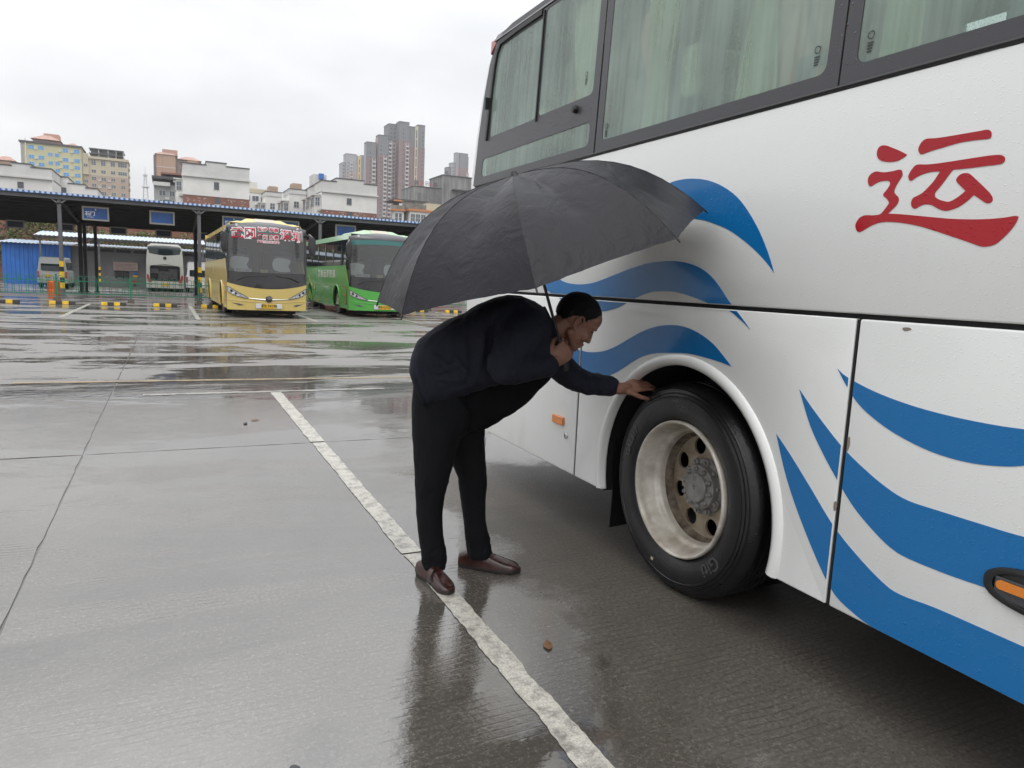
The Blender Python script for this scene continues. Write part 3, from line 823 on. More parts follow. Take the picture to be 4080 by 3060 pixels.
# safety-glass stamps near the pane corners
for yy, zz_, w_ in ((3.62, 2.60, w_rear), (3.36, 2.275, wins[0]), (1.98, 2.30, wins[0]), (1.76, 2.29, wins[1])):
    sm = MB()
    sm.lathe([(0.010, 0.0), (0.014, 0.0)], (0, 0, 0), 'X', 14)
    for q in range(4): sm.box(0, 0.0004, -0.012 + 0.002 * q, 0.012, -0.022 - 0.009 * q, -0.027 - 0.009 * q)
    o = sm.build('glass_stamp', mat('glass_stamp_grey', (0.05, 0.06, 0.06), 0.7), w_)
    t_ = Vector(tilt(yy, zz_, -0.0015)) - Vector((3.35, 0, 0)); o.location = t_ + Vector((3.35, 0, 0))

# --- lights, lock, door handle
mk = MB(); mk.box(XS - 0.016, XS + 0.01, 3.613, 3.742, 0.602, 0.652)
cp(mk, 'side_marker_lamp', M_AMBER, bevel=0.004)
lk = MB(); lk.lathe([(0.001, -0.010), (0.010, -0.010), (0.019, -0.006), (0.021, 0.004)], (XS, 3.583, 0.549), 'X', 20)
lo = cp(lk, 'flap_lock', M_CHROME, smooth=True)
ks = MB(); ks.box(XS - 0.0125, XS - 0.009, 3.5815, 3.5845, 0.541, 0.557); link('key_slot', ks.mesh('key_slot'), M_DARK, lo)
hd = MB()
ov = [(0.96 + 0.205 * math.copysign(abs(math.cos(t)) ** 0.75, math.cos(t)), 0.648 + 0.064 * math.copysign(abs(math.sin(t)) ** 0.8, math.sin(t))) for t in [2 * math.pi * i / 36 for i in range(36)]]
ovi = [(0.96 + (y - 0.96) * 0.88, 0.648 + (z - 0.648) * 0.74) for y, z in ov]
hd.plate([ov, ovi[::-1]], lambda u, v, d: (XS - 0.012 + d, u, v), 0.014)
hd.plate([ov], lambda u, v, d: (XS - 0.0025 + d, u, v), 0.002)
dh = cp(hd, 'door_handle', M_RUBBER, smooth=30, bevel=0.003)
pdl = MB(); pdl.box(XS - 0.011, XS - 0.004, 0.80, 1.135, 0.605, 0.668)
link('handle_flap', pdl.mesh('handle_flap', bevel=0.004), mat('handle_dark_grey', (0.05, 0.052, 0.055), 0.5), dh)
am = MB(); am.plate([round_rect(0.83, 1.128, 0.634, 0.660, 0.012)], lambda u, v, d: (XS - 0.0155 + d, u, v), 0.006)
link('amber_reflector', am.mesh('amber_reflector'), M_AMBER, dh)
rl = MB(); rl.plate([[(5.045, 3.155), (4.975, 3.225), (4.70, 3.245), (4.74, 3.205), (4.93, 3.16), (5.02, 3.06)]], lambda u, v, d: (XS + 0.03 + 0.9 * max(0, v - 3.14) + d, u, v), 0.03)
cp(rl, 'clearance_lamp', M_REDLENS, bevel=0.004)
# chipped paint marks
for (y, z, w, h) in ((1.50, 1.336, 0.016, 0.007), (1.665, 0.93, 0.006, 0.03), (1.69, 0.70, 0.008, 0.02), (1.93, 0.50, 0.010, 0.05)):
    ch = MB(); ch.plate([smooth_loop([(y - w, z), (y - w * 0.3, z + h * 0.8), (y + w, z + h * 0.4), (y + w * 0.6, z - h), (y - w * 0.4, z - h * 0.7)], 2)], lambda u, v, d: (XS - 0.0006 + d, u, v), 0.0005)
    cp(ch, 'paint_chip', mat('chipped_primer', (0.23, 0.20, 0.17), 0.7))

# --- wheels
def make_wheel():
    w = empty('wheel', (2.128, 2.600, 0.497))
    w.parent = coach; w.matrix_parent_inverse = coach.matrix_basis.inverted()
    T = MB()
    prof = [(0.305, 0.05), (0.318, 0.030), (0.335, 0.016), (0.368, 0.004), (0.402, -0.002), (0.428, 0.000), (0.430, -0.003), (0.433, -0.003), (0.435, 0.002), (0.443, 0.005), (0.445, 0.001), (0.449, 0.002), (0.451, 0.008), (0.458, 0.011), (0.460, 0.008), (0.464, 0.010), (0.466, 0.016), (0.470, 0.020), (0.482, 0.030), (0.491, 0.042), (0.4985, 0.054)]
    tread = []
    x = 0.054
    for k in range(4):
        tread += [(0.5, x + 0.004), (0.5, x + 0.033), (0.488, x + 0.035), (0.488, x + 0.043)]
        x += 0.043
    back = [(r, 0.28 - h) for r, h in prof[::-1]]
    T.lathe(prof + tread + back, (0, 0, 0), 'X', 96)
    for i, v in enumerate(T.v):
        T.v[i] = (v[0], v[1] * 1.02, max(v[2] * 1.02, -0.4945))
    ty = link('tyre', T.mesh('tyre', smooth=28), M_TYRE, w)
    def arc(r0, th0):
        def f(x, y, z):
            th = th0 - x / r0; r = r0 + y
            return Vector((-0.0022 - z + 0.02 * ((r - 0.40) / 0.05) ** 2 * (0.05 if r < 0.42 else 0.35), -r * math.cos(th), r * math.sin(th)))
        return f
    for s, th, sz in (('GAL817', 157, 0.050), ('Giti', -44, 0.085), ('Radial', 95, 0.020), ('RHF 2019 PSI', 88, 0.014)):
        r0 = {'GAL817': 0.398, 'Giti': 0.392, 'Radial': 0.42, 'RHF 2019 PSI': 0.398}[s]
        text_obj(s, sz, M_TYRETEXT, ty, (0, 0, 0), (1, 0, 0), (0, 1, 0), 'raised_lettering', bold=0.001, extrude=0.001, warp=arc(r0, R(th)))
    bl = MB(); bl.box(-0.0022, 0.0, 0.118, 0.136, -0.395, -0.380)
    link('balance_mark', bl.mesh('balance_mark'), mat('pale_mark', (0.5, 0.45, 0.3), 0.6), ty)
    rim = MB()
    rim.lathe([(0.3247, 0.030), (0.3262, 0.014), (0.3213, 0.004), (0.3146, 0.004), (0.3088, 0.014), (0.3049, 0.032), (0.3011, 0.055), (0.2943, 0.068), (0.2895, 0.095), (0.2818, 0.108), (0.2741, 0.112), (0.2683, 0.128), (0.2644, 0.150)], (0, 0, 0), 'X', 72)
    gr = MB(); gr.lathe([(0.2644, 0.150), (0.2625, 0.165), (0.2528, 0.182), (0.2451, 0.205)], (0, 0, 0), 'X', 72)
    link('brake_dust_ring', gr.mesh('brake_dust_ring', smooth='all'), mat('brake_dust', (0.07, 0.05, 0.035), 0.7, var=0.6, var_scale=20, var_color=(0.25, 0.21, 0.16)), w)
    rm = link('rim', rim.mesh('rim', smooth='all'), M_RIM, w)
    disc = MB()
    outer = [(0.249 * math.cos(2 * math.pi * i / 64), 0.249 * math.sin(2 * math.pi * i / 64)) for i in range(64)]
    holes = []
    for k in range(8):
        a = R(22.5 + 45 * k + 4)
        holes.append([(0.197 * math.cos(a) + 0.041 * math.cos(t), 0.197 * math.sin(a) + 0.041 * math.sin(t)) for t in [-2 * math.pi * i / 18 for i in range(18)]])
    disc.plate([outer] + holes, lambda u, v, d: (0.188 + 0.10 * max(0, (math.hypot(u, v) - 0.2)) + d, u, v), 0.012)
    link('wheel_disc', disc.mesh('wheel_disc', smooth=30), mat('disc_tan', (0.42, 0.36, 0.28), 0.45, 0.2, var=0.5, var_scale=9, var_color=(0.24, 0.18, 0.12), detail=8), w)
    hub = MB()
    hub.lathe([(0.136, 0.189), (0.132, 0.178), (0.112, 0.172), (0.108, 0.150), (0.106, 0.142), (0.098, 0.138), (0.074, 0.136), (0.072, 0.124), (0.067, 0.118), (0.040, 0.116), (0.012, 0.116), (0.010, 0.124), (0.0005, 0.124)], (0, 0, 0), 'X', 48)
    hb = link('hub', hub.mesh('hub', smooth=30), M_HUB, w)
    text_obj('M', 0.035, mat('hub_mark', (0.22, 0.21, 0.20), 0.6), hb, (0.1155, 0.0, 0.045), (0, -1, 0), (0, 0, 1), 'hub_lettering', extrude=0.0008)
    bm_ = MB(); bm_.lathe([(0.0005, -0.020), (0.007, -0.020), (0.010, -0.012), (0.013, -0.010), (0.0135, 0.006)], (0, 0, 0), 'X', 10)
    bme = bm_.mesh('bolt', smooth=30)
    for k in range(10):
        a = R(36 * k + 9)
        link('bolt', bme, M_HUB, hb, (0.138, 0.090 * math.cos(a), 0.090 * math.sin(a)))
    nm = MB(); nm.lathe([(0.0005, -0.028), (0.010, -0.028), (0.0105, -0.018), (0.018, -0.016), (0.019, 0.0), (0.024, 0.002)], (0, 0, 0), 'X', 6)
    nme = nm.mesh('wheel_nut')
    for k in range(10):
        a = R(36 * k + 27)
        link('wheel_nut', nme, M_HUB, w, (0.178, 0.1225 * math.cos(a), 0.1225 * math.sin(a)))
    return w
wheel = make_wheel()
for x, y, fl_ in ((2.108, -3.2, 0), (4.592, 2.60, 1), (4.592, -3.2, 1)):
    c = copy_tree(wheel, coach)
    c.matrix_basis = Matrix.Translation((x, y, 0.497)) @ Matrix.Rotation(math.pi if fl_ else 0, 4, 'Z')
inn = MB(); inn.lathe([(0.33, 0.0), (0.48, 0.0), (0.5, 0.04), (0.5, 0.22), (0.48, 0.26), (0.33, 0.26)], (2.50, 2.60, 0.497), 'X', 64)
inn.v = [(v[0], v[1], max(v[2], 0.003)) for v in inn.v]
cp(inn, 'inner_tyre', M_TYRE, smooth=30)
ax = MB(); ax.tube([(2.42, 2.6, 0.497), (4.3, 2.6, 0.497)], 0.12, 16); cp(ax, 'axle', M_DARK, smooth=True)
mf = MB()
mfl = [(2.19, 0.10), (2.62, 0.13), (2.62, 0.62), (2.19, 0.62)]
mf.plate([mfl], lambda u, v, d: (u, 3.185 + 0.06 * max(0, 0.45 - v) + d, v), 0.012)
cp(mf, 'mud_flap', M_RUBBER)

# --- interior seen through the mist: seats, curtains, far windows
it = MB()
M_SEAT = mat('coach_seat_fabric', (0.10, 0.13, 0.16), 0.8, var=0.3)
M_SEATTOP = mat('seat_headcover_peach', (0.55, 0.33, 0.22), 0.8)
M_CURT = mat('curtain_pale_green', (0.74, 0.82, 0.56), 0.8)
for k, y in enumerate((4.5, 3.72, 2.92, 2.12, 1.32, 0.52, -0.3, -1.1, -1.9, -2.7)):
    for x0, x1 in ((2.24, 3.12), (3.58, 4.44)):
        s_ = MB(); s_.box(x0, x1, y - 0.02, y + 0.10, 1.50, 2.36); s_.box(x0, x1, y - 0.48, y, 1.50, 1.90)
        so = s_.build('seat', M_SEAT, coach, bevel=0.03, inv=True)
        h_ = MB(); h_.box(x0 + 0.06, x1 - 0.06, y - 0.03, y + 0.11, 2.361, 2.62)
        ho = link('headrest', h_.mesh('headrest', bevel=0.035), M_SEATTOP if k % 2 else M_CURT, so)
def curtain(y0, y1, z0=2.17, z1=3.16, x=2.215, tie=None, folds=5):
    c = MB(); nu, nv = folds * 6, 10
    for j in range(nv + 1):
        v = j / nv; z = z0 + (z1 - z0) * v
        sq = 1.0
        if tie: sq = 0.45 + 0.55 * min(1, abs(v - tie) * 2.2)
        for i in range(nu + 1):
            u = i / nu; yy = (y0 + y1) / 2 + (u - 0.5) * (y1 - y0) * sq
            c.v.append((x + 0.022 * math.sin(u * folds * 2 * math.pi) + 0.042 * (z - 2.14), yy, z))
    for j in range(nv):
        for i in range(nu):
            a = j * (nu + 1) + i; c.f.append((a, a + 1, a + nu + 2, a + nu + 1))
    return cp(c, 'curtain', M_CURT, smooth='all')
curtain(2.94, 3.22, tie=0.30)
curtain(3.62, 3.98, z0=2.36, tie=0.2)
curtain(2.28, 2.50, tie=0.55)
curtain(1.66, 1.80)
curtain(0.40, 0.62)
M_PEACH = mat('panel_peach', (0.62, 0.36, 0.24), 0.7)  # peach panels added behind the glass as blurred warm shapes
for pts_ in ([(3.06, 2.18), (3.22, 2.18), (3.24, 2.50), (3.34, 2.72), (3.30, 2.86), (3.16, 2.78), (3.10, 2.55)], [(2.02, 2.18), (2.26, 2.18), (2.36, 2.42), (2.42, 2.72), (2.38, 2.96), (2.28, 2.90), (2.22, 2.60), (2.14, 2.36)], [(3.78, 2.38), (4.06, 2.38), (4.02, 2.62), (3.86, 2.64)]):
    pm_ = MB(); pm_.plate([smooth_loop(pts_, 3)], lambda u, v, d: (2.245 + 0.05 * (v - 2.2) + d, u, v), 0.03)
    cp(pm_, 'peach_panel', M_PEACH, bevel=0.006)
pt_ = MB(); pt_.box(2.2, 4.5, -4.70, -4.64, 1.47, 3.18); cp(pt_, 'added_dark_screen', M_SEAT)  # added dark screen closing off the open front of the coach shell
far = MB()
for k in range(6):
    y1 = 4.9 - 1.7 * k
    far.box(4.50, 4.56, y1 - 0.10, y1, 2.16, 3.17)
cp(far, 'far_window_posts', M_BLACKFRAME)
for k in range(6):
    y1 = 4.9 - 1.7 * k; y0 = max(y1 - 1.6, -5.4)
    fm_ = bpy.data.meshes.new('far_pane'); fm_.from_pydata([(4.53, y0 - 0.05, 2.16), (4.53, y1 - 0.05, 2.16), (4.53, y1 - 0.05, 3.17), (4.53, y0 - 0.05, 3.17)], [], [(0, 1, 2, 3)]); fm_.update()
    link('far_pane', fm_, M_FOG, coach, inv=True)
# ================================================================== the man
FW = Vector((0.9207, -0.3903, 0)); RT = Vector((-0.3903, -0.9207, 0)); HIP = Vector((1.12, 3.10, 0))
def BP(a, z, c):                 # body frame: a forward, z up, c to his right
    return HIP + FW * a + RT * c + Vector((0, 0, z))

def ellipsoid(mb, cen, ax, rx, ry, rz, nu=20, nv=12):
    """ax: three unit vectors"""
    base = len(mb.v)
    for j in range(nv + 1):
        th = math.pi * j / nv
        for i in range(nu):
            ph = 2 * math.pi * i / nu
            mb.v.append(tuple(cen + ax[0] * (rx * math.sin(th) * math.cos(ph)) + ax[1] * (ry * math.sin(th) * math.sin(ph)) + ax[2] * (rz * math.cos(th))))
    for j in range(nv):
        for i in range(nu):
            q = (i + 1) % nu
            mb.f.append((base + j * nu + i, base + j * nu + q, base + (j + 1) * nu + q, base + (j + 1) * nu + i))

def limb(mb, pts, n=14, steps=6):
    """closed tapered limb through (Vector, radius) with rounded ends"""
    ps = [tuple(p) + (r,) for p, r in pts]
    sm = smooth_loop(ps, steps, closed=False)
    p0 = Vector(sm[0][:3]); d0 = (Vector(sm[1][:3]) - p0).normalized()
    p1 = Vector(sm[-1][:3]); d1 = (p1 - Vector(sm[-2][:3])).normalized()
    pp, rr = [], []
    for k in (0.02, 0.35, 0.7, 0.92):
        pp.append(p0 - d0 * sm[0][3] * math.sqrt(1 - k * k)); rr.append(sm[0][3] * k)
    for q in sm:
        pp.append(Vector(q[:3])); rr.append(q[3])
    for k in (0.92, 0.7, 0.35, 0.02):
        pp.append(p1 + d1 * sm[-1][3] * math.sqrt(1 - k * k)); rr.append(sm[-1][3] * k)
    mb.tube(pp, rr, n)

def loft(mb, rings, cap=True):
    """closed loft through rings of equal length"""
    base = len(mb.v); n = len(rings[0])
    for r in rings: mb.v += [tuple(p) for p in r]
    for j in range(len(rings) - 1):
        for i in range(n):
            q = (i + 1) % n
            mb.f.append((base + j * n + i, base + j * n + q, base + (j + 1) * n + q, base + (j + 1) * n + i))
    if cap:
        mb.f.append(tuple(base + i for i in reversed(range(n))))
        e = base + (len(rings) - 1) * n
        mb.f.append(tuple(e + i for i in range(n)))

def section(top, bot, w, n=28, c0=0.0, pw=0.85, shift=0.0):
    """superellipse ring between a back point and a belly point (a, z), half width w"""
    ta, tz = top; ba, bz = bot; out = []
    for i in range(n):
        t = 2 * math.pi * i / n
        cu, su = math.cos(t), math.sin(t)
        u = math.copysign(abs(cu) ** pw, cu); s = math.copysign(abs(su) ** pw, su)
        k = (1 - u) / 2
        out.append(BP(ta + (ba - ta) * k, tz + (bz - tz) * k, c0 + w * s * (1 + shift * (k - 0.5))))
    return out

def remesh(mb, voxel, smooth_it=4, name='surface'):
    me = bpy.data.meshes.new(name)
    me.from_pydata(mb.v, [], mb.f)
    bm = bmesh.new(); bm.from_mesh(me)
    bmesh.ops.recalc_face_normals(bm, faces=bm.faces); bm.to_mesh(me); bm.free()
    ob = bpy.data.objects.new(name, me); COL.objects.link(ob)
    rm = ob.modifiers.new('r', 'REMESH'); rm.mode = 'VOXEL'; rm.voxel_size = voxel; rm.adaptivity = 0.0
    sm = ob.modifiers.new('s', 'SMOOTH'); sm.factor = 0.5; sm.iterations = smooth_it
    dg = bpy.context.evaluated_depsgraph_get()
    out = bpy.data.meshes.new_from_object(ob.evaluated_get(dg))
    bpy.data.objects.remove(ob); bpy.data.meshes.remove(me)
    out.name = name
    out.polygons.foreach_set('use_smooth', [True] * len(out.polygons))
    return out

def wrinkle(me, amp, scale, stretch=(1, 1, 1), seed=0.0, fn=None):
    """push vertices along their normals by ridged noise: folds in cloth"""
    ns = [v.normal.copy() for v in me.vertices]
    for v, nrm in zip(me.vertices, ns):
        q = Vector((v.co.x * stretch[0], v.co.y * stretch[1], v.co.z * stretch[2])) * scale + Vector((seed, seed * 2, 0))
        h = noise.noise(q) + 0.5 * (1 - abs(noise.noise(q * 2.1)) * 3)
        k = amp * h * (fn(v.co) if fn else 1.0)
        v.co += nrm * k
    me.update()

# skin, cloth and leather
def skin_material():
    m = mat('skin', (0.31, 0.158, 0.108), 0.5, var=0.25, var_scale=30, var_color=(0.25, 0.115, 0.08))
    b = m.node_tree.nodes['Principled BSDF']
    b.inputs['Subsurface Weight'].default_value = 0.12
    b.inputs['Subsurface Radius'].default_value = (0.012, 0.004, 0.002)
    return m
M_SKIN = skin_material()
M_JACKET = mat('navy_jacket_cloth', (0.016, 0.0175, 0.028), 0.8, spec=0.25, bump=0.9, bump_scale=22, stretch=(1, 1, 0.7))
M_SHIRT = mat('black_shirt_cloth', (0.005, 0.005, 0.0065), 0.9, spec=0.15)
M_TROUSER = mat('black_trouser_cloth', (0.0055, 0.006, 0.0075), 0.85, spec=0.2, bump=0.7, bump_scale=18, stretch=(1, 1, 0.35))
M_SHOE = mat('brown_leather', (0.062, 0.018, 0.014), 0.28, var=0.5, var_scale=38, var_color=(0.016, 0.007, 0.007), bump=0.12, bump_scale=60, coat=0.35, coat_rough=0.2)
M_SOLE = mat('shoe_sole', (0.02, 0.016, 0.014), 0.6)
M_HAIR = mat('black_hair', (0.005, 0.0045, 0.005), 0.65, spec=0.2, bump=0.9, bump_scale=120, stretch=(1, 1, 0.5))

# head frame: the face looks down towards the wheel
HC = BP(0.622, 1.262, 0.0)
hp = R(36)
HF = (FW * math.cos(hp) - Vector((0, 0, 1)) * math.sin(hp)).normalized()
HF = (HF - RT * 0.10).normalized()
HU = (Vector((0, 0, 1)) * math.cos(hp) + FW * math.sin(hp))
HU = (HU - HF * HU.dot(HF)).normalized()
HR = HF.cross(HU).normalized()
def HP(f, u, r): return HC + HF * f + HU * u + HR * r
HAX = (HF, HR, HU)

body = MB()
# skull, face, jaw
ellipsoid(body, HP(-0.010, 0.030, 0), HAX, 0.102, 0.078, 0.092)
ellipsoid(body, HP(0.030, -0.010, 0), HAX, 0.064, 0.066, 0.088)
ellipsoid(body, HP(0.032, -0.058, 0), HAX, 0.056, 0.052, 0.050)
ellipsoid(body, HP(0.066, -0.098, 0), HAX, 0.024, 0.028, 0.020)         # chin
for s in (-1, 1):
    ellipsoid(body, HP(0.060, -0.028, s * 0.040), HAX, 0.030, 0.026, 0.026)     # cheek
    ellipsoid(body, HP(0.078, 0.026, s * 0.030), HAX, 0.018, 0.032, 0.011)      # brow
    limb(body, [(HP(-0.005, -0.055, s * 0.055), 0.022), (HP(0.060, -0.092, s * 0.018), 0.018)])   # jaw line
    # ear: rim, lobe and bowl
    ear = []
    for t in range(11):
        a = R(-70 + 250 * t / 10)
        ear.append((HP(-0.012 - 0.017 * math.cos(a) + 0.004, 0.002 + 0.030 * math.sin(a), s * (0.080 + 0.004 * math.sin(a) + 0.008)), 0.0058 if t < 9 else 0.0050))
    limb(body, ear, 8, 2)
    ellipsoid(body, HP(-0.006, -0.026, s * 0.080), HAX, 0.010, 0.007, 0.011)
    ellipsoid(body, HP(-0.012, 0.004, s * 0.078), HAX, 0.013, 0.006, 0.026)
ellipsoid(body, HP(0.055, 0.052, 0), HAX, 0.045, 0.060, 0.050)                    # forehead
limb(body, [(HP(0.086, 0.014, 0), 0.009), (HP(0.097, -0.012, 0), 0.010), (HP(0.105, -0.034, 0), 0.0115)], 10, 3)   # nose bridge
for s in (-1, 1): ellipsoid(body, HP(0.093, -0.040, s * 0.012), HAX, 0.011, 0.008, 0.008)
ellipsoid(body, HP(0.084, -0.064, 0), HAX, 0.016, 0.024, 0.008)                   # upper lip
ellipsoid(body, HP(0.082, -0.077, 0), HAX, 0.015, 0.021, 0.008)                   # lower lip
# neck and the trunk that carries the clothes
limb(body, [(HP(-0.030, -0.02, 0), 0.058), (HP(-0.055, -0.085, 0), 0.057), (BP(0.46, 1.20, 0), 0.068), (BP(0.38, 1.18, 0), 0.085)])
loft(body, [section((-0.06, 1.02), (0.12, 0.86), 0.13), section((0.02, 1.15), (0.20, 0.93), 0.15), section((0.20, 1.28), (0.36, 0.99), 0.17), section((0.36, 1.31), (0.46, 1.04), 0.16), section((0.43, 1.28), (0.49, 1.10), 0.10)])
ELB_R, WR_R = BP(0.290, 1.072, 0.265), BP(0.498, 1.076, 0.142)
ELB_L, WR_L = BP(0.665, 0.968, -0.215), BP(0.885, 0.935, -0.165)
limb(body, [(BP(0.37, 1.24, 0.17), 0.065), (ELB_R, 0.045), (BP(0.40, 1.075, 0.20), 0.042), (WR_R, 0.031)])
limb(body, [(BP(0.42, 1.20, -0.18), 0.062), (ELB_L, 0.044), (WR_L, 0.030)])
for hip, knee, ank in ((BP(0.0, 0.86, 0.08), BP(-0.01, 0.48, 0.06), BP(-0.005, 0.09, 0.015)), (BP(0.06, 0.84, -0.09), BP(0.16, 0.48, -0.12), BP(0.205, 0.09, -0.135))):
    limb(body, [(hip, 0.080), (knee, 0.052), (ank, 0.036)])

def hand(mb, wrist, fwd, up, side, size, curls, thumb):
    """fwd: wrist to knuckles, up: back of the hand, side: towards the thumb; curls: bend per joint (deg)"""
    fwd = fwd.normalized(); side = (side - fwd * side.dot(fwd)).normalized(); up = (up - fwd * up.dot(fwd) - side * up.dot(side)).normalized()
    ax = (fwd, side, up)
    k = size
    limb(mb, [(wrist - fwd * 0.02, 0.028 * k), (wrist + fwd * 0.02 * k, 0.027 * k)])
    ellipsoid(mb, wrist + fwd * 0.052 * k, ax, 0.052 * k, 0.040 * k, 0.017 * k)
    ellipsoid(mb, wrist + fwd * 0.035 * k + side * 0.024 * k - up * 0.006 * k, ax, 0.034 * k, 0.020 * k, 0.017 * k)
    ends = []
    lens = ((0.042, 0.026, 0.021), (0.046, 0.030, 0.022), (0.043, 0.028, 0.021), (0.034, 0.021, 0.019))
    for fi in range(4):
        off = (0.033 - 0.0222 * fi) * k
        p = wrist + fwd * (0.092 - 0.004 * abs(fi - 1)) * k + side * off
        d = fwd.copy(); pts = [(p - fwd * 0.03 * k, 0.0088 * k), (p, 0.0092 * k)]
        for ji in range(3):
            ang = R(curls[fi][ji])
            d = (d * math.cos(ang) - up * math.sin(ang)) if ji == 0 else (d * math.cos(ang) + upd * -math.sin(ang))
            upd = side.cross(d) if side.cross(d).dot(up) > -2 else up
            upd = (d.cross(side)).normalized() * -1 if (d.cross(side)).dot(up) < 0 and ji == 0 else (d.cross(side)).normalized()
            if ji == 0: sgn = 1 if (fwd.cross(side)).dot(up) > 0 else -1
            upd = d.cross(side).normalized() * sgn
            p = p + d * lens[fi][ji] * k
            pts.append((p, (0.0086 - 0.0008 * ji) * k))
        limb(mb, pts, 9, 3)
        ends.append(p)
    tp = wrist + fwd * 0.022 * k + side * 0.030 * k
    pts = [(tp, 0.013 * k)]
    for q in thumb:
        pts.append((wrist + fwd * q[0] * k + side * q[1] * k + up * q[2] * k, q[3] * k))
    limb(mb, pts, 9, 3)
    return ends

# umbrella axis: passes through the right fist
U_AX = Vector((-0.3545, -0.008, 0.9350)).normalized()
U_C = Vector((1.427, 2.771, 1.540))              # centre of the rim circle
GRIP = U_C - U_AX * 0.425
# right fist: back of the hand towards the camera side, fingers wrap the grip
r_fwd = (GRIP - WR_R + FW * 0.02).normalized()
hand(body, WR_R, r_fwd, RT * 0.72 - FW * 0.62 - Vector((0, 0, 0.1)), U_AX, 1.15,
     ((62, 82, 45), (60, 85, 45), (58, 85, 48), (55, 85, 50)),
     ((0.055, 0.052, -0.012, 0.011), (0.082, 0.050, -0.034, 0.0105), (0.098, 0.040, -0.050, 0.009)))
# left hand: flat on top of the tyre, thumb hanging below
l_dir = Vector((2.19, 2.90, 0.965)) - WR_L
hand(body, WR_L + l_dir.normalized() * 0.012, l_dir, Vector((-0.25, 0.05, 1)), -RT * -0.2 + Vector((0.1, -0.75, -0.65)), 1.05,
     ((8, 18, 12), (5, 20, 15), (6, 24, 18), (10, 26, 20)),
     ((0.060, 0.060, -0.012, 0.0115), (0.088, 0.070, -0.020, 0.0105), (0.108, 0.072, -0.028, 0.009)))
person_mesh = remesh(body, 0.0042, 3, 'person')
person = link('person', person_mesh, M_SKIN)
tag(person, 'man in a navy jacket and black trousers bending under an umbrella to touch the tyre', 'person')

# hair: short cap over the skull
hair = MB()
hr = []
NU, NV = 44, 26
for j in range(NV + 1):
    th = R(132) * j / NV
    for i in range(NU):
        ph = 2 * math.pi * i / NU
        f = math.sin(th) * math.cos(ph); s = math.sin(th) * math.sin(ph); u = math.cos(th)
        # hairline: high at the forehead, above the ears at the side, low at the nape
        if f > 0.66: lim = R(60)
        elif f > 0.30: lim = R(60 + 34 * (0.66 - f) / 0.36)
        elif f > -0.20: lim = R(94 + 10 * math.exp(-((f - 0.16) / 0.10) ** 2))
        else: lim = R(96 + 34 * min(1, (-0.20 - f) / 0.35))
        lim *= 1.0 + 0.03 * math.sin(ph * 9)
        t2 = min(th, lim + 0.03)
        f = math.sin(t2) * math.cos(ph); s = math.sin(t2) * math.sin(ph); u = math.cos(t2)
        edge = 1.0 - 0.13 * max(0.0, min(1.0, (t2 - lim + 0.16) / 0.19)) ** 2
        nz = 1 + 0.022 * noise.noise(Vector((f * 7, s * 7, u * 7))) + 0.012 * noise.noise(Vector((f * 21, s * 21, u * 21)))
        taper = 1.0 + 0.035 * max(0, u) + 0.03 * max(0, f) * max(0, u)
        p = HP(-0.012 + 0.109 * f * nz * edge * taper, 0.032 + 0.100 * u * nz * edge * taper, 0.0845 * s * nz * edge)
        hair.v.append(tuple(p))
for j in range(NV):
    for i in range(NU):
        q = (i + 1) % NU
        hair.f.append((j * NU + i, j * NU + q, (j + 1) * NU + q, (j + 1) * NU + i))
rh = random.Random(3)
for i in range(2600):
    j = int(NV * (rh.random() ** 0.7)) ; k = rh.randrange(NU); v0 = Vector(hair.v[min(j, NV) * NU + k]); v1 = Vector(hair.v[min(j + 1, NV) * NU + k])
    cen_ = HP(-0.012, 0.032, 0); nrm = (v0 - cen_).normalized(); g_ = (HF * 0.8 - HU * 0.5 + HR * rh.uniform(-0.5, 0.5)) if (v0 - cen_).dot(HF) > 0 else (-HF * 0.3 - HU + HR * rh.uniform(-0.5, 0.5))
    g_ = (g_ - nrm * g_.dot(nrm)).normalized(); d_ = (g_ + nrm * rh.uniform(0.12, 0.5)).normalized(); s_ = nrm.cross(g_)
    p_ = v0 + (v1 - v0) * rh.random() - nrm * 0.002 + s_ * rh.uniform(-0.006, 0.006); ln_ = rh.uniform(0.007, 0.014)
    hair.add([p_ - s_ * 0.0014, p_ + s_ * 0.0014, p_ + d_ * ln_], [(0, 1, 2)])
link('hair', hair.mesh('hair', smooth='all'), M_HAIR, person)
# face features
ft = MB()
for s in (-1, 1):
    limb(ft, [(HP(0.092, 0.030, s * 0.016), 0.0025), (HP(0.090, 0.036, s * 0.034), 0.0035), (HP(0.076, 0.032, s * 0.052), 0.002)], 6, 3)
link('eyebrows', ft.mesh('eyebrows', smooth='all'), M_HAIR, person)
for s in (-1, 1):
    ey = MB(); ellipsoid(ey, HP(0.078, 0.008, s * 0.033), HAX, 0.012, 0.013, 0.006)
    link('eyelid', ey.mesh('eyelid', smooth='all'), mat('eyelid_shadow', (0.10, 0.045, 0.032), 0.5), person)

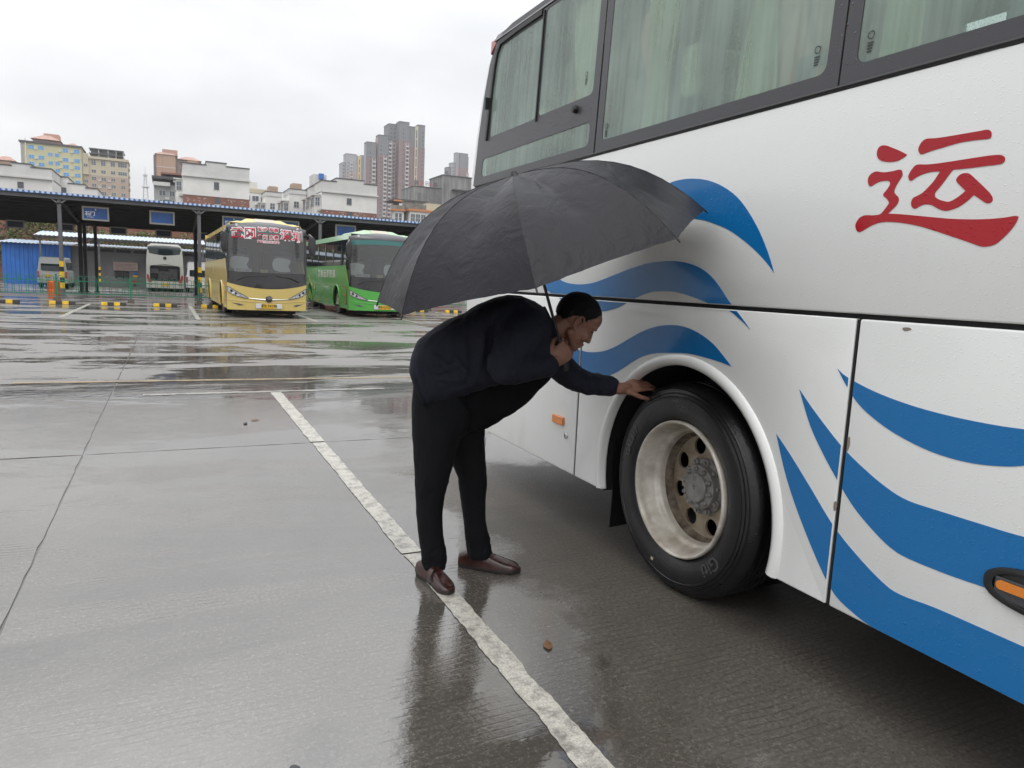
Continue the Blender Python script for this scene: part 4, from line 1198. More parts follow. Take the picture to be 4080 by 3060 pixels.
# inner shirt / far jacket side hanging below the open edge
sh_ = MB()
SH = [((-0.06, 0.98), (0.12, 0.72), 0.15), ((-0.02, 1.06), (0.205, 0.735), 0.145), ((0.03, 1.13), (0.262, 0.765), 0.14), ((0.10, 1.19), (0.320, 0.800), 0.135),
      ((0.18, 1.25), (0.375, 0.838), 0.135), ((0.27, 1.30), (0.430, 0.888), 0.135), ((0.34, 1.31), (0.478, 0.945), 0.135), ((0.41, 1.30), (0.515, 0.985), 0.12), ((0.455, 1.28), (0.53, 1.04), 0.09)]
loft(sh_, [section(t, b_, w, 32, c0=-0.035, pw=0.6) for t, b_, w in SH])
sm_ = remesh(sh_, 0.010, 6, 'shirt'); wrinkle(sm_, 0.007, 8, (1, 1, 0.6), seed=3)
link('shirt', sm_, M_SHIRT, person)

# jacket: loose, hem gaping at the back, near front edge hanging free
jk = MB()
JS = [((-0.128, 1.040), (-0.040, 0.850), 0.205), ((-0.122, 1.085), (-0.030, 0.856), 0.214), ((-0.100, 1.148), (0.045, 0.882), 0.222), ((-0.045, 1.195), (0.11, 0.905), 0.226),
      ((0.02, 1.238), (0.17, 0.930), 0.228), ((0.10, 1.276), (0.255, 0.957), 0.228), ((0.165, 1.322), (0.32, 0.975), 0.228), ((0.235, 1.352), (0.385, 0.988), 0.228),
      ((0.30, 1.370), (0.44, 1.002), 0.222), ((0.36, 1.370), (0.487, 1.022), 0.205), ((0.42, 1.352), (0.520, 1.060), 0.16), ((0.468, 1.325), (0.528, 1.11), 0.105)]
loft(jk, [section(t, b_, w, 44, pw=0.60) for t, b_, w in JS])
limb(jk, [(BP(0.395, 1.235, 0.13), 0.100), (BP(0.345, 1.19, 0.225), 0.088), (ELB_R + RT * 0.01 - FW * 0.005, 0.072), (BP(0.37, 1.066, 0.225), 0.064), (WR_R - r_fwd * 0.01, 0.050)], 18)
limb(jk, [(BP(0.42, 1.20, -0.14), 0.10), (BP(0.50, 1.10, -0.20), 0.078), (ELB_L, 0.062), (WR_L - (WR_L - ELB_L).normalized() * 0.055, 0.050)], 18)
jm = remesh(jk, 0.0075, 5, 'jacket')
def elbow_fold(co):
    d = (co - ELB_R).length; d2 = (co - ELB_L).length
    return 0.55 + 1.3 * math.exp(-(d / 0.10) ** 2) + 1.2 * math.exp(-(d2 / 0.12) ** 2)
wrinkle(jm, 0.0065, 9, (1, 1, 0.55), 1.0, elbow_fold)
wrinkle(jm, 0.0022, 26, (1, 1, 0.7), 5.0, elbow_fold)
def folds(me, segs):
    """soft ridges (height > 0) or creases (height < 0) along segments"""
    for v in me.vertices:
        k = 0.0
        for p0, p1, wd, ht in segs:
            d = p1 - p0; t = max(0, min(1, (v.co - p0).dot(d) / d.length_squared)); r = (v.co - (p0 + d * t)).length
            if r < wd * 3: k += ht * math.exp(-(r / wd) ** 2) * math.sin(math.pi * (0.15 + 0.7 * t))
        if k: v.co += v.normal * k * 1.5
    me.update()
SG = []
for i, (a0, z0, a1, z1, h_) in enumerate(((0.20, 1.33, 0.185, 1.05, 0.012), (0.235, 1.34, 0.222, 1.06, -0.012), (0.265, 1.33, 0.250, 1.10, 0.009), (0.13, 1.27, 0.15, 1.06, -0.008), (-0.06, 1.13, 0.10, 1.02, 0.009), (-0.08, 1.09, 0.05, 0.95, -0.009), (-0.05, 1.17, 0.14, 1.20, 0.009), (-0.02, 1.20, 0.16, 1.255, -0.009),
                                         (0.0, 1.00, 0.20, 1.00, 0.008), (0.02, 0.95, 0.28, 1.00, -0.008), (-0.10, 1.06, -0.02, 0.90, 0.010), (0.05, 1.12, 0.16, 1.00, 0.007))):
    SG.append((BP(a0, z0, 0.225), BP(a1, z1, 0.235), 0.013, h_))
for i in range(5):      # elbow rings of the right sleeve
    p_ = ELB_R + (WR_R - ELB_R) * (0.10 * i) + RT * 0.055
    SG.append((p_ + Vector((0, 0, 0.055)) - FW * 0.03, p_ - Vector((0, 0, 0.05)) + FW * 0.02, 0.009, 0.008 if i % 2 else -0.008))
for i in range(6):      # left sleeve
    p_ = ELB_L + (WR_L - ELB_L) * (0.12 * i - 0.1) + RT * 0.04
    SG.append((p_ + Vector((0, 0, 0.05)), p_ - Vector((0, 0, 0.05)) + FW * 0.03, 0.010, 0.007 if i % 2 else -0.007))
folds(jm, SG)
jacket = link('jacket', jm, M_JACKET, person)
# hollow sleeve ends, collar, hem band, pocket, buttons
col_ = MB()
cr0, cr1 = [], []
for i in range(24):
    t = 2 * math.pi * i / 24
    e1 = (FW * 0.45 - Vector((0, 0, 1)) * 0.89).normalized()
    cen = BP(0.487, 1.222, 0.0)
    cr0.append(cen + RT * (0.088 * math.sin(t)) + e1 * (0.105 * math.cos(t)))
    cr1.append(cen + (HF * 0.25 + Vector((0.75, -0.3, 0.75))).normalized() * 0.036 + RT * (0.078 * math.sin(t)) + e1 * (0.098 * math.cos(t)))
loft(col_, [cr0, cr1, [p + (Vector((0, 0, -0.004))) for p in cr1], [cr0[i] * 0.93 + BP(0.487, 1.222, 0) * 0.07 for i in range(24)]], cap=False)
link('collar', col_.mesh('collar', smooth=50), M_JACKET, person)
hm = MB()
hemring = section((-0.131, 1.036), (-0.043, 0.844), 0.209, 36, pw=0.60)
hemring2 = section((-0.123, 1.062), (-0.036, 0.853), 0.2125, 36, pw=0.60)
inn1 = section((-0.126, 1.030), (-0.046, 0.856), 0.200, 36, pw=0.60)
loft(hm, [inn1, hemring, hemring2], cap=False)
link('jacket_hem', hm.mesh('jacket_hem', smooth='all'), M_JACKET, jacket)
pk = MB()
for a0, z0 in ((0.035, 1.035),):
    pa, pb = BP(-0.005, 1.028, 0.232), BP(0.105, 1.078, 0.236)
    pk.bar(pa, pb, 0.020, 0.006, up=tuple(RT))
link('pocket_welt', pk.mesh('pocket_welt', bevel=0.002), M_JACKET, jacket)
bt = MB(); bt.lathe([(0.0005, -0.004), (0.006, -0.004), (0.009, -0.002), (0.009, 0.003)], (0, 0, 0), 'Z', 12)
btm = bt.mesh('button', smooth=30)
for (a, z, c) in ((0.517, 1.185, 0.088), (0.500, 1.062, 0.165)):
    bo = link('button', btm, mat('dark_button', (0.03, 0.03, 0.035), 0.25), jacket)
    bo.matrix_basis = Matrix.Translation(BP(a, z, c)) @ RT.to_track_quat('Z', 'Y').to_matrix().to_4x4() @ Matrix.Rotation(math.pi, 4, 'X')
# trousers
tr = MB()
def leg(rows):
    loft(tr, [[HIP + FW * (a + ra * math.cos(t)) + RT * (c + rc * math.sin(t)) + Vector((0, 0, z)) for t in [2 * math.pi * i / 24 for i in range(24)]] for a, z, c, ra, rc in rows])
leg([(0.015, 0.97, 0.055, 0.125, 0.115), (0.010, 0.86, 0.070, 0.128, 0.105), (0.000, 0.72, 0.075, 0.112, 0.098), (-0.010, 0.58, 0.068, 0.090, 0.084), (-0.020, 0.46, 0.058, 0.072, 0.074),
     (-0.025, 0.34, 0.045, 0.063, 0.066), (-0.014, 0.22, 0.032, 0.057, 0.060), (0.000, 0.12, 0.020, 0.060, 0.060), (0.004, 0.075, 0.012, 0.058, 0.062), (0.006, 0.052, 0.010, 0.056, 0.058)])
leg([(0.055, 0.97, -0.060, 0.120, 0.115), (0.085, 0.84, -0.085, 0.128, 0.105), (0.115, 0.70, -0.100, 0.108, 0.095), (0.148, 0.56, -0.112, 0.084, 0.082), (0.169, 0.46, -0.120, 0.071, 0.074),
     (0.178, 0.36, -0.126, 0.063, 0.066), (0.190, 0.26, -0.130, 0.058, 0.060), (0.208, 0.16, -0.134, 0.064, 0.062), (0.218, 0.09, -0.135, 0.062, 0.060), (0.224, 0.058, -0.135, 0.060, 0.056)])
loft(tr, [section((-0.10, 0.98), (0.12, 0.70), 0.17, c0=-0.005), section((-0.07, 1.05), (0.16, 0.74), 0.172), section((-0.02, 1.08), (0.18, 0.80), 0.165)])
tm = remesh(tr, 0.0085, 5, 'trousers')
wrinkle(tm, 0.0065, 5.5, (1, 1, 0.35), 2.0, lambda co: 0.5 + 0.9 * max(0, 0.5 - co.z))
wrinkle(tm, 0.0035, 13, (1, 1, 0.9), 7.0, lambda co: 0.3 + 2.2 * math.exp(-((co.z - 0.13) / 0.07) ** 2) + 1.0 * math.exp(-((co.z - 0.50) / 0.09) ** 2))
link('trousers', tm, M_TROUSER, person)
ky = MB(); kb = BP(0.222, 0.70, -0.02)
ky.tube([kb, kb - Vector((0, 0, 0.012))], 0.006, 8); ky.tube([kb - Vector((0, 0, 0.012)), kb - Vector((-0.004, 0, 0.045))], 0.003, 6)
link('zip_pull', ky.mesh('zip_pull'), M_CHROME, jacket)

# loafers
def shoe(heel, toe, right):
    heel = Vector(heel); toe = Vector(toe); d = (toe - heel); ln = d.length; d.normalize(); s = Vector((d.y, -d.x, 0))
    root = empty('shoe', heel); root.parent = person
    out = []; sgn = 1 if right else -1
    prof = [(-0.005, 0.022), (0.02, 0.031), (0.09, 0.032), (0.16, 0.036), (0.21, 0.043), (0.25, 0.042), (0.275, 0.034), (0.291, 0.018), (0.296, 0.004)]
    k = ln / 0.296
    L_, R_ = [], []
    for x, w in prof:
        bend = 0.010 * sgn * math.sin(min(1, x / 0.296) * math.pi * 0.9) - 0.006 * sgn * (x / 0.296) ** 2
        L_.append((x * k, w * 1.02 - bend)); R_.append((x * k, -w * 1.02 - bend))
    loop = smooth_loop(L_, 3, False) + smooth_loop(R_, 3, False)[::-1]
    def loc(u, v, z): return d * u + s * v + Vector((0, 0, z))
    so = MB(); so.plate([loop], lambda u, v, dd: loc(u, v, 0.004 + (0.016 if u > 0.09 * k else 0.024) * (1 if dd == 0 else 0) + (0.004 if u > 0.25 * k else 0)), 1.0)
    link('sole', so.mesh('sole', smooth=40, bevel=0.002), M_SOLE, root)
    up = MB(); rings = []
    spine = [(-0.004, 0.068, 0.027), (0.03, 0.088, 0.033), (0.075, 0.092, 0.034), (0.115, 0.088, 0.034), (0.150, 0.080, 0.036), (0.185, 0.068, 0.040), (0.222, 0.057, 0.043), (0.252, 0.050, 0.042), (0.276, 0.041, 0.034), (0.292, 0.030, 0.018)]
    for x, h, w in spine:
        bend = 0.010 * sgn * math.sin(min(1, x / 0.296) * math.pi * 0.9) - 0.006 * sgn * (x / 0.296) ** 2
        ring = []
        for i in range(20):
            t = math.pi * (i / 19)
            cx, sx = math.cos(t), math.sin(t)
            e = 0.72
            ring.append(loc(x * k, w * math.copysign(abs(cx) ** e, cx) - bend, 0.018 + (h - 0.018) * max(0, sx) ** e))
        rings.append(ring)
    base = len(up.v); nr = 20
    for r_ in rings: up.v += [tuple(p) for p in r_]
    for j in range(len(rings) - 1):
        for i in range(nr - 1):
            up.f.append((j * nr + i, j * nr + i + 1, (j + 1) * nr + i + 1, (j + 1) * nr + i))
    up.f.append(tuple(range(nr))); up.f.append(tuple((len(rings) - 1) * nr + i for i in range(nr)))
    link('upper', up.mesh('upper', smooth=50), M_SHOE, root)
    # apron seam and saddle strap
    ap = MB()
    pts = []
    for x, h, w in spine[4:9]:
        pts.append((x, h, w))
    left = [loc(x * k, w * 0.66, 0.018 + (h - 0.018) * 0.90 + 0.001) for x, h, w in pts]
    tip = [loc(0.280 * k, v * 0.02, 0.041) for v in (0.6, 0, -0.6)]
    right_ = [loc(x * k, -w * 0.66, 0.018 + (h - 0.018) * 0.90 + 0.001) for x, h, w in pts][::-1]
    sm2 = smooth_loop([tuple(p) for p in left + tip + right_], 4, False)
    ap.tube(sm2, 0.0022, 6)
    link('apron_seam', ap.mesh('apron_seam', smooth='all'), M_SOLE, root)
    stp = MB(); A, B_ = [], []
    for i in range(17):
        t = math.pi * i / 16; cx, sx = math.cos(t), math.sin(t)
        for lst, x, h, w in ((A, 0.138, 0.0855, 0.0372), (B_, 0.164, 0.0785, 0.0392)):
            lst.append(loc(x * k, w * math.copysign(abs(cx) ** 0.72, cx), 0.020 + (h - 0.017) * max(0, sx) ** 0.72))
    stp.v = [tuple(p) for p in A + B_]; stp.f = [(i, i + 1, 18 + i, 17 + i) for i in range(16)]
    link('saddle_strap', stp.mesh('saddle_strap', smooth='all'), M_SHOE, root)
    return root
shoe((1.075, 3.165, 0), (1.130, 2.885, 0), True)
shoe((1.300, 3.205, 0), (1.545, 3.010, 0), False)

# ================================================================== umbrella
umb = empty('umbrella', tuple(GRIP), 0, 'large wet black umbrella held tilted over the bending man', 'umbrella')
def ucloth():
    m = mat('umbrella_cloth', (0.0135, 0.0135, 0.018), 0.45, bump=0.0, spec=0.25)
    nt = m.node_tree; N = nt.nodes; K = nt.links.new; b = N['Principled BSDF']
    geo = N.new('ShaderNodeNewGeometry')
    n1 = N.new('ShaderNodeTexNoise'); n1.inputs['Scale'].default_value = 9; n1.inputs['Detail'].default_value = 4; n1.inputs['Distortion'].default_value = 1.6
    rp = N.new('ShaderNodeValToRGB'); rp.color_ramp.elements[0].position = 0.40; rp.color_ramp.elements[1].position = 0.60
    vo = N.new('ShaderNodeTexVoronoi'); vo.inputs['Scale'].default_value = 150
    cr = N.new('ShaderNodeValToRGB'); cr.color_ramp.elements[0].color = rgb(1, 1, 1); cr.color_ramp.elements[1].color = rgb(0, 0, 0); cr.color_ramp.elements[1].position = 0.32
    for q in (n1, vo): K(geo.outputs['Position'], q.inputs['Vector'])
    K(n1.outputs['Fac'], rp.inputs['Fac']); K(vo.outputs['Distance'], cr.inputs['Fac'])
    b1 = N.new('ShaderNodeBump'); b1.inputs['Strength'].default_value = 0.16; b1.inputs['Distance'].default_value = 0.012; K(rp.outputs['Color'], b1.inputs['Height'])
    b2 = N.new('ShaderNodeBump'); b2.inputs['Strength'].default_value = 0.30; b2.inputs['Distance'].default_value = 0.003; K(cr.outputs['Color'], b2.inputs['Height'])
    K(b1.outputs['Normal'], b2.inputs['Normal']); K(b2.outputs['Normal'], b.inputs['Normal'])
    return m
M_UMB = ucloth()
M_URIB = mat('umbrella_metal', (0.03, 0.03, 0.032), 0.35, 0.6)
E1 = Vector((0, 0, 1)).cross(U_AX).normalized(); E2 = U_AX.cross(E1)
UR, UH, PH0 = 0.730, 0.352, 1.0486
def rib_rh(t):
    q = 1 - (1 - t) ** 1.15
    return UR * q, UH * (1 - q ** 3.0)
def dome(ang, t):
    """t 0 at the hub .. 1 at the rim; between ribs the cloth sinks in and the hem is cut straight"""
    k = (ang - PH0) / (math.pi / 4); fr = k - math.floor(k); mid = 1 - abs(2 * fr - 1)
    r, h = rib_rh(t)
    cut = math.cos(math.pi / 8) / math.cos((fr - 0.5) * math.pi / 4)
    r2 = r * (1 - (1 - cut) * (0.9 + 0.2 * t))
    sink = 0.042 * math.sin(math.pi * min(1, t * 0.92)) * mid + 0.010 * t * t * mid
    return U_C + E1 * (r2 * math.cos(ang)) + E2 * (r2 * math.sin(ang)) + U_AX * (h - sink + 0.025 * t * t * mid)
def uw(p, seed):
    q = p * 9 + Vector((seed, 0, 0))
    return 0.0050 * noise.noise(q) + 0.0032 * (1 - 2.5 * abs(noise.noise(p * 15 + Vector((0, seed, 0)))))
for k in range(8):
    mb = MB(); NU_, NV_ = 20, 34
    for j in range(NV_ + 1):
        t = 0.02 + 0.98 * j / NV_
        for i in range(NU_ + 1):
            u = i / NU_
            ang = PH0 + (k + u) * math.pi / 4
            p = dome(ang if 0 < u < 1 else ang, t)
            if u in (0, 1):
                r, h = rib_rh(t)
                p = U_C + E1 * (r * math.cos(ang)) + E2 * (r * math.sin(ang)) + U_AX * h
            else:
                w = math.sin(math.pi * u) ** 0.5 * max(0.0, math.sin(math.pi * min(1, 0.12 + 0.88 * t))) ** 0.6
                tension = 0.002 * math.sin(u * 40 + 3 * math.sin(k)) * max(0, t - 0.72) * (1 - math.sin(math.pi * u) ** 2) * 4
                p = p + U_AX * (uw(p, k * 3.0) * w + tension)
            mb.v.append(tuple(p))
    for j in range(NV_):
        for i in range(NU_):
            a = j * (NU_ + 1) + i; mb.f.append((a, a + 1, a + NU_ + 2, a + NU_ + 1))
    mb.build('canopy_panel', M_UMB, umb, smooth='all', inv=True)
    ang = PH0 + k * math.pi / 4
    rb = MB(); pts = []
    for j in range(13):
        t = 0.02 + 0.98 * j / 12
        r, h = rib_rh(t)
        pts.append(U_C + E1 * (r * math.cos(ang)) + E2 * (r * math.sin(ang)) + U_AX * (h - 0.006))
    rb.tube(pts, 0.0025, 6)
    mid = pts[6]; run = U_C + U_AX * 0.02
    rb.tube([run + (mid - run).normalized() * 0.012, mid], 0.002, 6)
    ro = rb.build('rib', M_URIB, umb, smooth=True, inv=True)
    se = MB(); se.tube([q + U_AX * 0.0068 for q in pts], 0.0014, 5); se.build('seam', mat('umbrella_seam', (0.012, 0.012, 0.014), 0.6), umb, smooth=True, inv=True)
    tp = MB(); e = pts[-1]; dirn = (pts[-1] - pts[-2]).normalized()
    tp.tube([e - dirn * 0.004 + U_AX * 0.003, e + dirn * 0.016 + U_AX * 0.003], [0.0042, 0.003], 8)
    link('rib_tip', tp.mesh('rib_tip', smooth=True), M_RUBBER, ro)
shf = MB(); shf.tube([GRIP - U_AX * 0.02, U_C + U_AX * (UH - 0.006)], 0.0068, 12); shf.tube([U_C + U_AX * 0.01, U_C + U_AX * 0.045], 0.014, 12)
shf.build('shaft', M_URIB, umb, smooth=True, inv=True)
hnd = MB(); hnd.tube([GRIP - U_AX * 0.10, GRIP - U_AX * 0.09, GRIP + U_AX * 0.03, GRIP + U_AX * 0.045], [0.012, 0.015, 0.0135, 0.008], 14)
hnd.build('handle', M_RUBBER, umb, smooth=True, inv=True)
fe = MB(); fe.tube([U_C + U_AX * (UH - 0.004), U_C + U_AX * (UH + 0.006), U_C + U_AX * (UH + 0.018)], [0.022, 0.015, 0.009], 14)
fe.build('ferrule', M_RUBBER, umb, smooth=True, inv=True)
# ================================================================== station shelter
M_STEEL = mat('grey_painted_steel', (0.115, 0.115, 0.125), 0.5, var=0.2, var_scale=2)
M_STEELD = mat('dark_roof_steel', (0.045, 0.045, 0.05), 0.7, var=0.25, var_scale=1.5)
M_STEELL = mat('pale_brace_steel', (0.22, 0.22, 0.23), 0.5)
M_ROOFBLUE = mat('blue_roof_sheet', (0.05, 0.16, 0.50), 0.22, coat=0.5)
M_ROOFWHITE = mat('pale_roof_edge', (0.50, 0.60, 0.72), 0.3, coat=0.3)
M_YEL = mat('safety_yellow', (0.72, 0.46, 0.01), 0.45, var=0.2, var_scale=8)
M_BLK = mat('safety_black', (0.015, 0.015, 0.015), 0.45)
M_SIGNBLUE = mat('sign_blue', (0.012, 0.085, 0.32), 0.25, var=0.25, var_scale=1.2)
M_SIGNDARK = mat('sign_dark_blue', (0.008, 0.014, 0.05), 0.4)
M_SIGNFR = mat('sign_frame', (0.30, 0.285, 0.26), 0.45, 0.3)
M_TXTW = mat('white_lettering', (0.75, 0.75, 0.75), 0.5)

shelter = empty('bus_shelter', (0, 38, 0), 0, 'long steel bus shelter with blue corrugated roof and dark underside', 'shelter')
X0, X1 = -24.0, 20.0
def roof_z(y):
    return 4.46 - 0.079 * (y - 37.3)
def sheet(x0, x1, ya, za, yb, zb, pitch=0.2, h=0.05, t=0.008):
    m = MB(); prof = []; x = x0
    while x < x1:
        prof += [(x, 0), (x + pitch * 0.36, 0), (x + pitch * 0.46, h), (x + pitch * 0.86, h)]
        x += pitch
    n = len(prof)
    m.v = [(p, ya, za + q) for p, q in prof] + [(p, yb, zb + q) for p, q in prof] + [(p, ya, za + q - t) for p, q in prof] + [(p, yb, zb + q - t) for p, q in prof]
    for i in range(n - 1):
        m.f += [(i, i + 1, n + i + 1, n + i), (2 * n + i + 1, 2 * n + i, 3 * n + i, 3 * n + i + 1), (i, 2 * n + i, 2 * n + i + 1, i + 1)]
    return m
sheet(X0, X1, 37.3, roof_z(37.3), 46.2, roof_z(46.2)).build('roof_sheet', M_ROOFBLUE, shelter, inv=True)
ed = MB(); x = X0
while x < X1:     # pale pieces added at each eave rib, painting its sky-lit edge
    pts = [(x + 0.05, 0.0), (x + 0.09, 0.045), (x + 0.17, 0.048), (x + 0.19, 0.0), (x + 0.17, -0.045), (x + 0.10, -0.05)]
    ed.plate([pts], lambda u, v, d: (u, 37.285 + d, roof_z(37.3) + v), 0.02)
    x += 0.2
ed_o = ed.build('eave_rib_highlights', M_ROOFWHITE, shelter, inv=True); ed_o['kind'] = 'stuff'
bmn = MB(); bmn.box(X0, X1, 37.42, 37.56, 4.23, 4.43); bmn.build('eave_beam', M_STEEL, shelter, inv=True)
bmn = MB(); bmn.box(X0, X1, 45.9, 46.02, 3.56, 3.72); bmn.build('eave_beam', M_STEELD, shelter, inv=True)
bmn = MB(); bmn.box(X0, X1, 37.30, 37.32, 4.40, 4.50); bmn.build('eave_flashing', M_ROOFBLUE, shelter, inv=True)
for k in range(8):
    y = 38.3 + 0.98 * k
    p_ = MB(); p_.box(X0, X1, y, y + 0.06, roof_z(y + 0.03) - 0.16, roof_z(y + 0.03) - 0.03); p_.build('purlin', M_STEELD, shelter, inv=True)
ceil_ = MB(); ceil_.add([(X0, 37.6, 4.41), (X1, 37.6, 4.41), (X1, 46.1, 3.74), (X0, 46.1, 3.74)], [(0, 1, 2, 3)])
ceil_.build('roof_underside', M_STEELD, shelter, inv=True)
def pillar(x, y, w, banded, m):
    q = MB(); q.box(x - w / 2, x + w / 2, y - w / 2, y + w / 2, 0.0, 4.25 if y < 40 else roof_z(y) - 0.2)
    po = q.build('pillar', m, shelter, inv=True)
    b0 = MB(); b0.box(x - w * 0.9, x + w * 0.9, y - w * 0.9, y + w * 0.9, 0.0, 0.05); link('base_plate', b0.mesh('base_plate'), m, po)
    if banded:
        zs = [0.30, 0.42, 0.62, 0.88, 1.10, 1.33, 1.56]
        for i, (za, zb_, mm) in enumerate(((0.36, 0.62, M_YEL), (0.62, 0.84, M_BLK), (0.84, 1.10, M_YEL), (1.10, 1.31, M_BLK), (1.31, 1.56, M_YEL))):
            bb = MB(); e = w / 2 + 0.006; bb.box(x - e, x + e, y - e, y + e, za + 0.002, zb_ - 0.002)
            link('warning_band', bb.mesh('warning_band'), mm, po)
    return po
for x in (-15.6, -9.95, -4.32, 1.30, 6.92, 12.55):
    po = pillar(x, 37.55, 0.15, True, M_STEEL)
    vb = MB(); vb.bar((x, 37.5, 4.02), (x - 0.36, 37.5, 4.29), 0.05); vb.bar((x, 37.5, 4.02), (x + 0.36, 37.5, 4.29), 0.05)
    link('brace', vb.mesh('brace'), M_STEELL, po)
    kb_ = MB(); kb_.bar((x, 37.6, 3.7), (x, 38.9, 4.5), 0.06); link('knee_brace', kb_.mesh('knee_brace'), M_STEELD, po)
    for dx, w in ((0.05, 0.19), (0.26, 0.16), (0.76, 0.15)):
        pillar(x + dx, 44.8, w, False, M_STEELD)
    tr_ = MB(); tr_.bar((x, 37.5, 4.30), (x, 46.0, 3.63), 0.12, 0.18)
    tr_.build('rafter', M_STEELD, shelter, inv=True)

def hang_sign(xc, y, zc, w, h, face, label, text=None, group=None):
    s = empty('hanging_sign', (xc, y, zc), 0, label, 'sign', group)
    f = MB(); t = 0.07
    f.plate([[(-w / 2, -h / 2), (w / 2, -h / 2), (w / 2, h / 2), (-w / 2, h / 2)], [(-w / 2 + t, -h / 2 + t), (-w / 2 + t, h / 2 - t), (w / 2 - t, h / 2 - t), (w / 2 - t, -h / 2 + t)]], lambda u, v, d: (u, d, v), 0.10)
    f.build('frame', M_SIGNFR, s)
    p = MB(); p.box(-w / 2 + t, w / 2 - t, 0.03, 0.06, -h / 2 + t, h / 2 - t); p.build('panel', face, s)
    hg = MB()
    for sx in (-1, 1): hg.bar((sx * w * 0.42, 0.05, h / 2), (sx * w * 0.42, 0.05, h / 2 + (0.30 if y < 40 else 0.16)), 0.025)
    hg.build('hanger', M_STEELD, s)
    if text:
        text_obj(text, 0.20, M_TXTW, s, (-0.22, 0.026, -0.02), (1, 0, 0), (0, 0, 1), bold=0.006)
        text_obj('SHIMEN', 0.075, M_TXTW, s, (-0.22, 0.026, -0.16), (1, 0, 0), (0, 0, 1))
        dt = MB(); dt.lathe([(0.0005, 0), (0.028, 0)], (0, 0.026, 0.18), 'Y', 14); dt.build('emblem', M_TXTW, s)
    return s
hang_sign(-2.97, 37.9, 3.745, 1.06, 0.62, M_SIGNBLUE, 'blue bay sign with white characters hanging next to the banded pillar', '石门')
hang_sign(-0.27, 37.9, 3.77, 1.06, 0.62, M_SIGNBLUE, 'blank blue bay sign hanging left of the yellow coach')
hang_sign(2.87, 37.9, 3.78, 1.06, 0.62, M_SIGNBLUE, 'blue bay sign mostly hidden behind the yellow coach roof', '武冈')
hang_sign(5.43, 37.9, 3.78, 1.06, 0.62, M_SIGNBLUE, 'blue bay sign just right of the yellow coach roof')
hang_sign(8.3, 37.9, 3.78, 1.06, 0.62, M_SIGNBLUE, 'blue bay sign above the green coach roof')
for k, (x, w_) in enumerate(((-7.15, 'at the far left above the blue shed'), (-4.95, 'behind the banded pillar'), (-2.48, 'above the notice board'), (-0.26, 'above the parked white coach'), (2.0, 'left of the yellow coach roof'))):
    hang_sign(x, 45.0, 3.36, 0.82, 0.42, M_SIGNDARK, 'dark back of a bay sign ' + w_, None, 'signs on the far side of the shelter')

# ------------------------------------------------------------------ second canopy, sheds
c2 = empty('small_canopy', (-3, 56.2, 0), 0, 'narrow canopy with pale blue sheet roof behind the shelter', 'canopy')
sheet(-8.1, 2.35, 57.0, 3.28, 60.2, 3.66, 0.25, 0.03).build('roof_sheet', M_ROOFWHITE, c2, inv=True)
q = MB(); q.box(-8.1, 2.35, 57.0, 57.08, 3.10, 3.24); q.build('fascia', M_STEELD, c2, inv=True)
for x in (-7.75, -4.35, -1.0, 2.2):
    q = MB(); q.box(x - 0.05, x + 0.05, 57.1, 57.2, 0, 3.15); po = q.build('post', M_STEEL, c2, inv=True)
    for i in range(5):
        b_ = MB(); b_.box(x - 0.056, x + 0.056, 57.094, 57.206, 0.35 + 0.2 * i, 0.55 + 0.2 * i); link('warning_band', b_.mesh('warning_band'), M_YEL if i % 2 == 0 else M_BLK, po)
def corrugated_wall(x0, x1, y, z1, m, name, parent, pitch=0.25):
    w = MB(); prof = []; x = x0
    while x < x1:
        prof += [(x, 0), (x + pitch * 0.6, 0), (x + pitch * 0.68, -0.03), (x + pitch * 0.92, -0.03)]; x += pitch
    prof.append((x1, 0)); n = len(prof)
    w.v = [(p, y + q, 0) for p, q in prof] + [(p, y + q, z1) for p, q in prof]
    w.f = [(i, i + 1, n + i + 1, n + i) for i in range(n - 1)]
    return w.build(name, m, parent, inv=True)
M_SHEDBLUE = mat('shed_blue_sheet', (0.035, 0.16, 0.52), 0.45, var=0.2, var_scale=1.2)
shed = empty('blue_shed', (-8, 59, 0), 0, 'blue corrugated shed under the pale canopy', 'shed')
corrugated_wall(-10.15, -6.3, 58.6, 2.72, M_SHEDBLUE, 'wall', shed)
q = MB(); q.box(-10.1, -6.32, 58.62, 63, 0, 2.71); q.build('body', M_SHEDBLUE, shed, inv=True)
sheet(-10.45, -6.0, 58.2, 2.72, 63.2, 3.06, 0.25, 0.03).build('roof_sheet', M_ROOFWHITE, shed, inv=True)
M_GREYW = mat('grey_rendered_wall', (0.17, 0.17, 0.175), 0.8, var=0.15, var_scale=1)
gb = empty('grey_service_building', (-2.5, 59, 0), 0, 'low grey rendered service building with a notice board', 'building')
q = MB(); q.box(-6.28, 4.6, 58.8, 64, 0, 2.70); q.build('wall', M_GREYW, gb, inv=True)
sheet(-5.95, 5.0, 58.3, 2.74, 64, 3.04, 0.25, 0.03).build('roof_sheet', M_ROOFWHITE, gb, inv=True)
for i in range(9):
    q = MB(); q.box(-5.6 + 1.1 * i, -4.7 + 1.1 * i, 58.76, 58.85, 2.42, 2.62); q.build('vent_window', M_BLK, gb, inv=True)
q = MB(); q.box(-3.62, -2.08, 58.70, 58.79, 1.16, 1.76); nb_ = q.build('notice_board', mat('notice_board_pink', (0.42, 0.33, 0.30), 0.7, var=0.2, var_scale=12), gb, inv=True)
for i in range(5):
    t_ = MB(); t_.box(-3.5, -2.2 - 0.1 * (i % 3), 58.693, 58.699, 1.60 - 0.09 * i, 1.625 - 0.09 * i); link('notice_line', t_.mesh('notice_line'), mat('notice_ink', (0.18, 0.12, 0.11), 0.7), nb_)
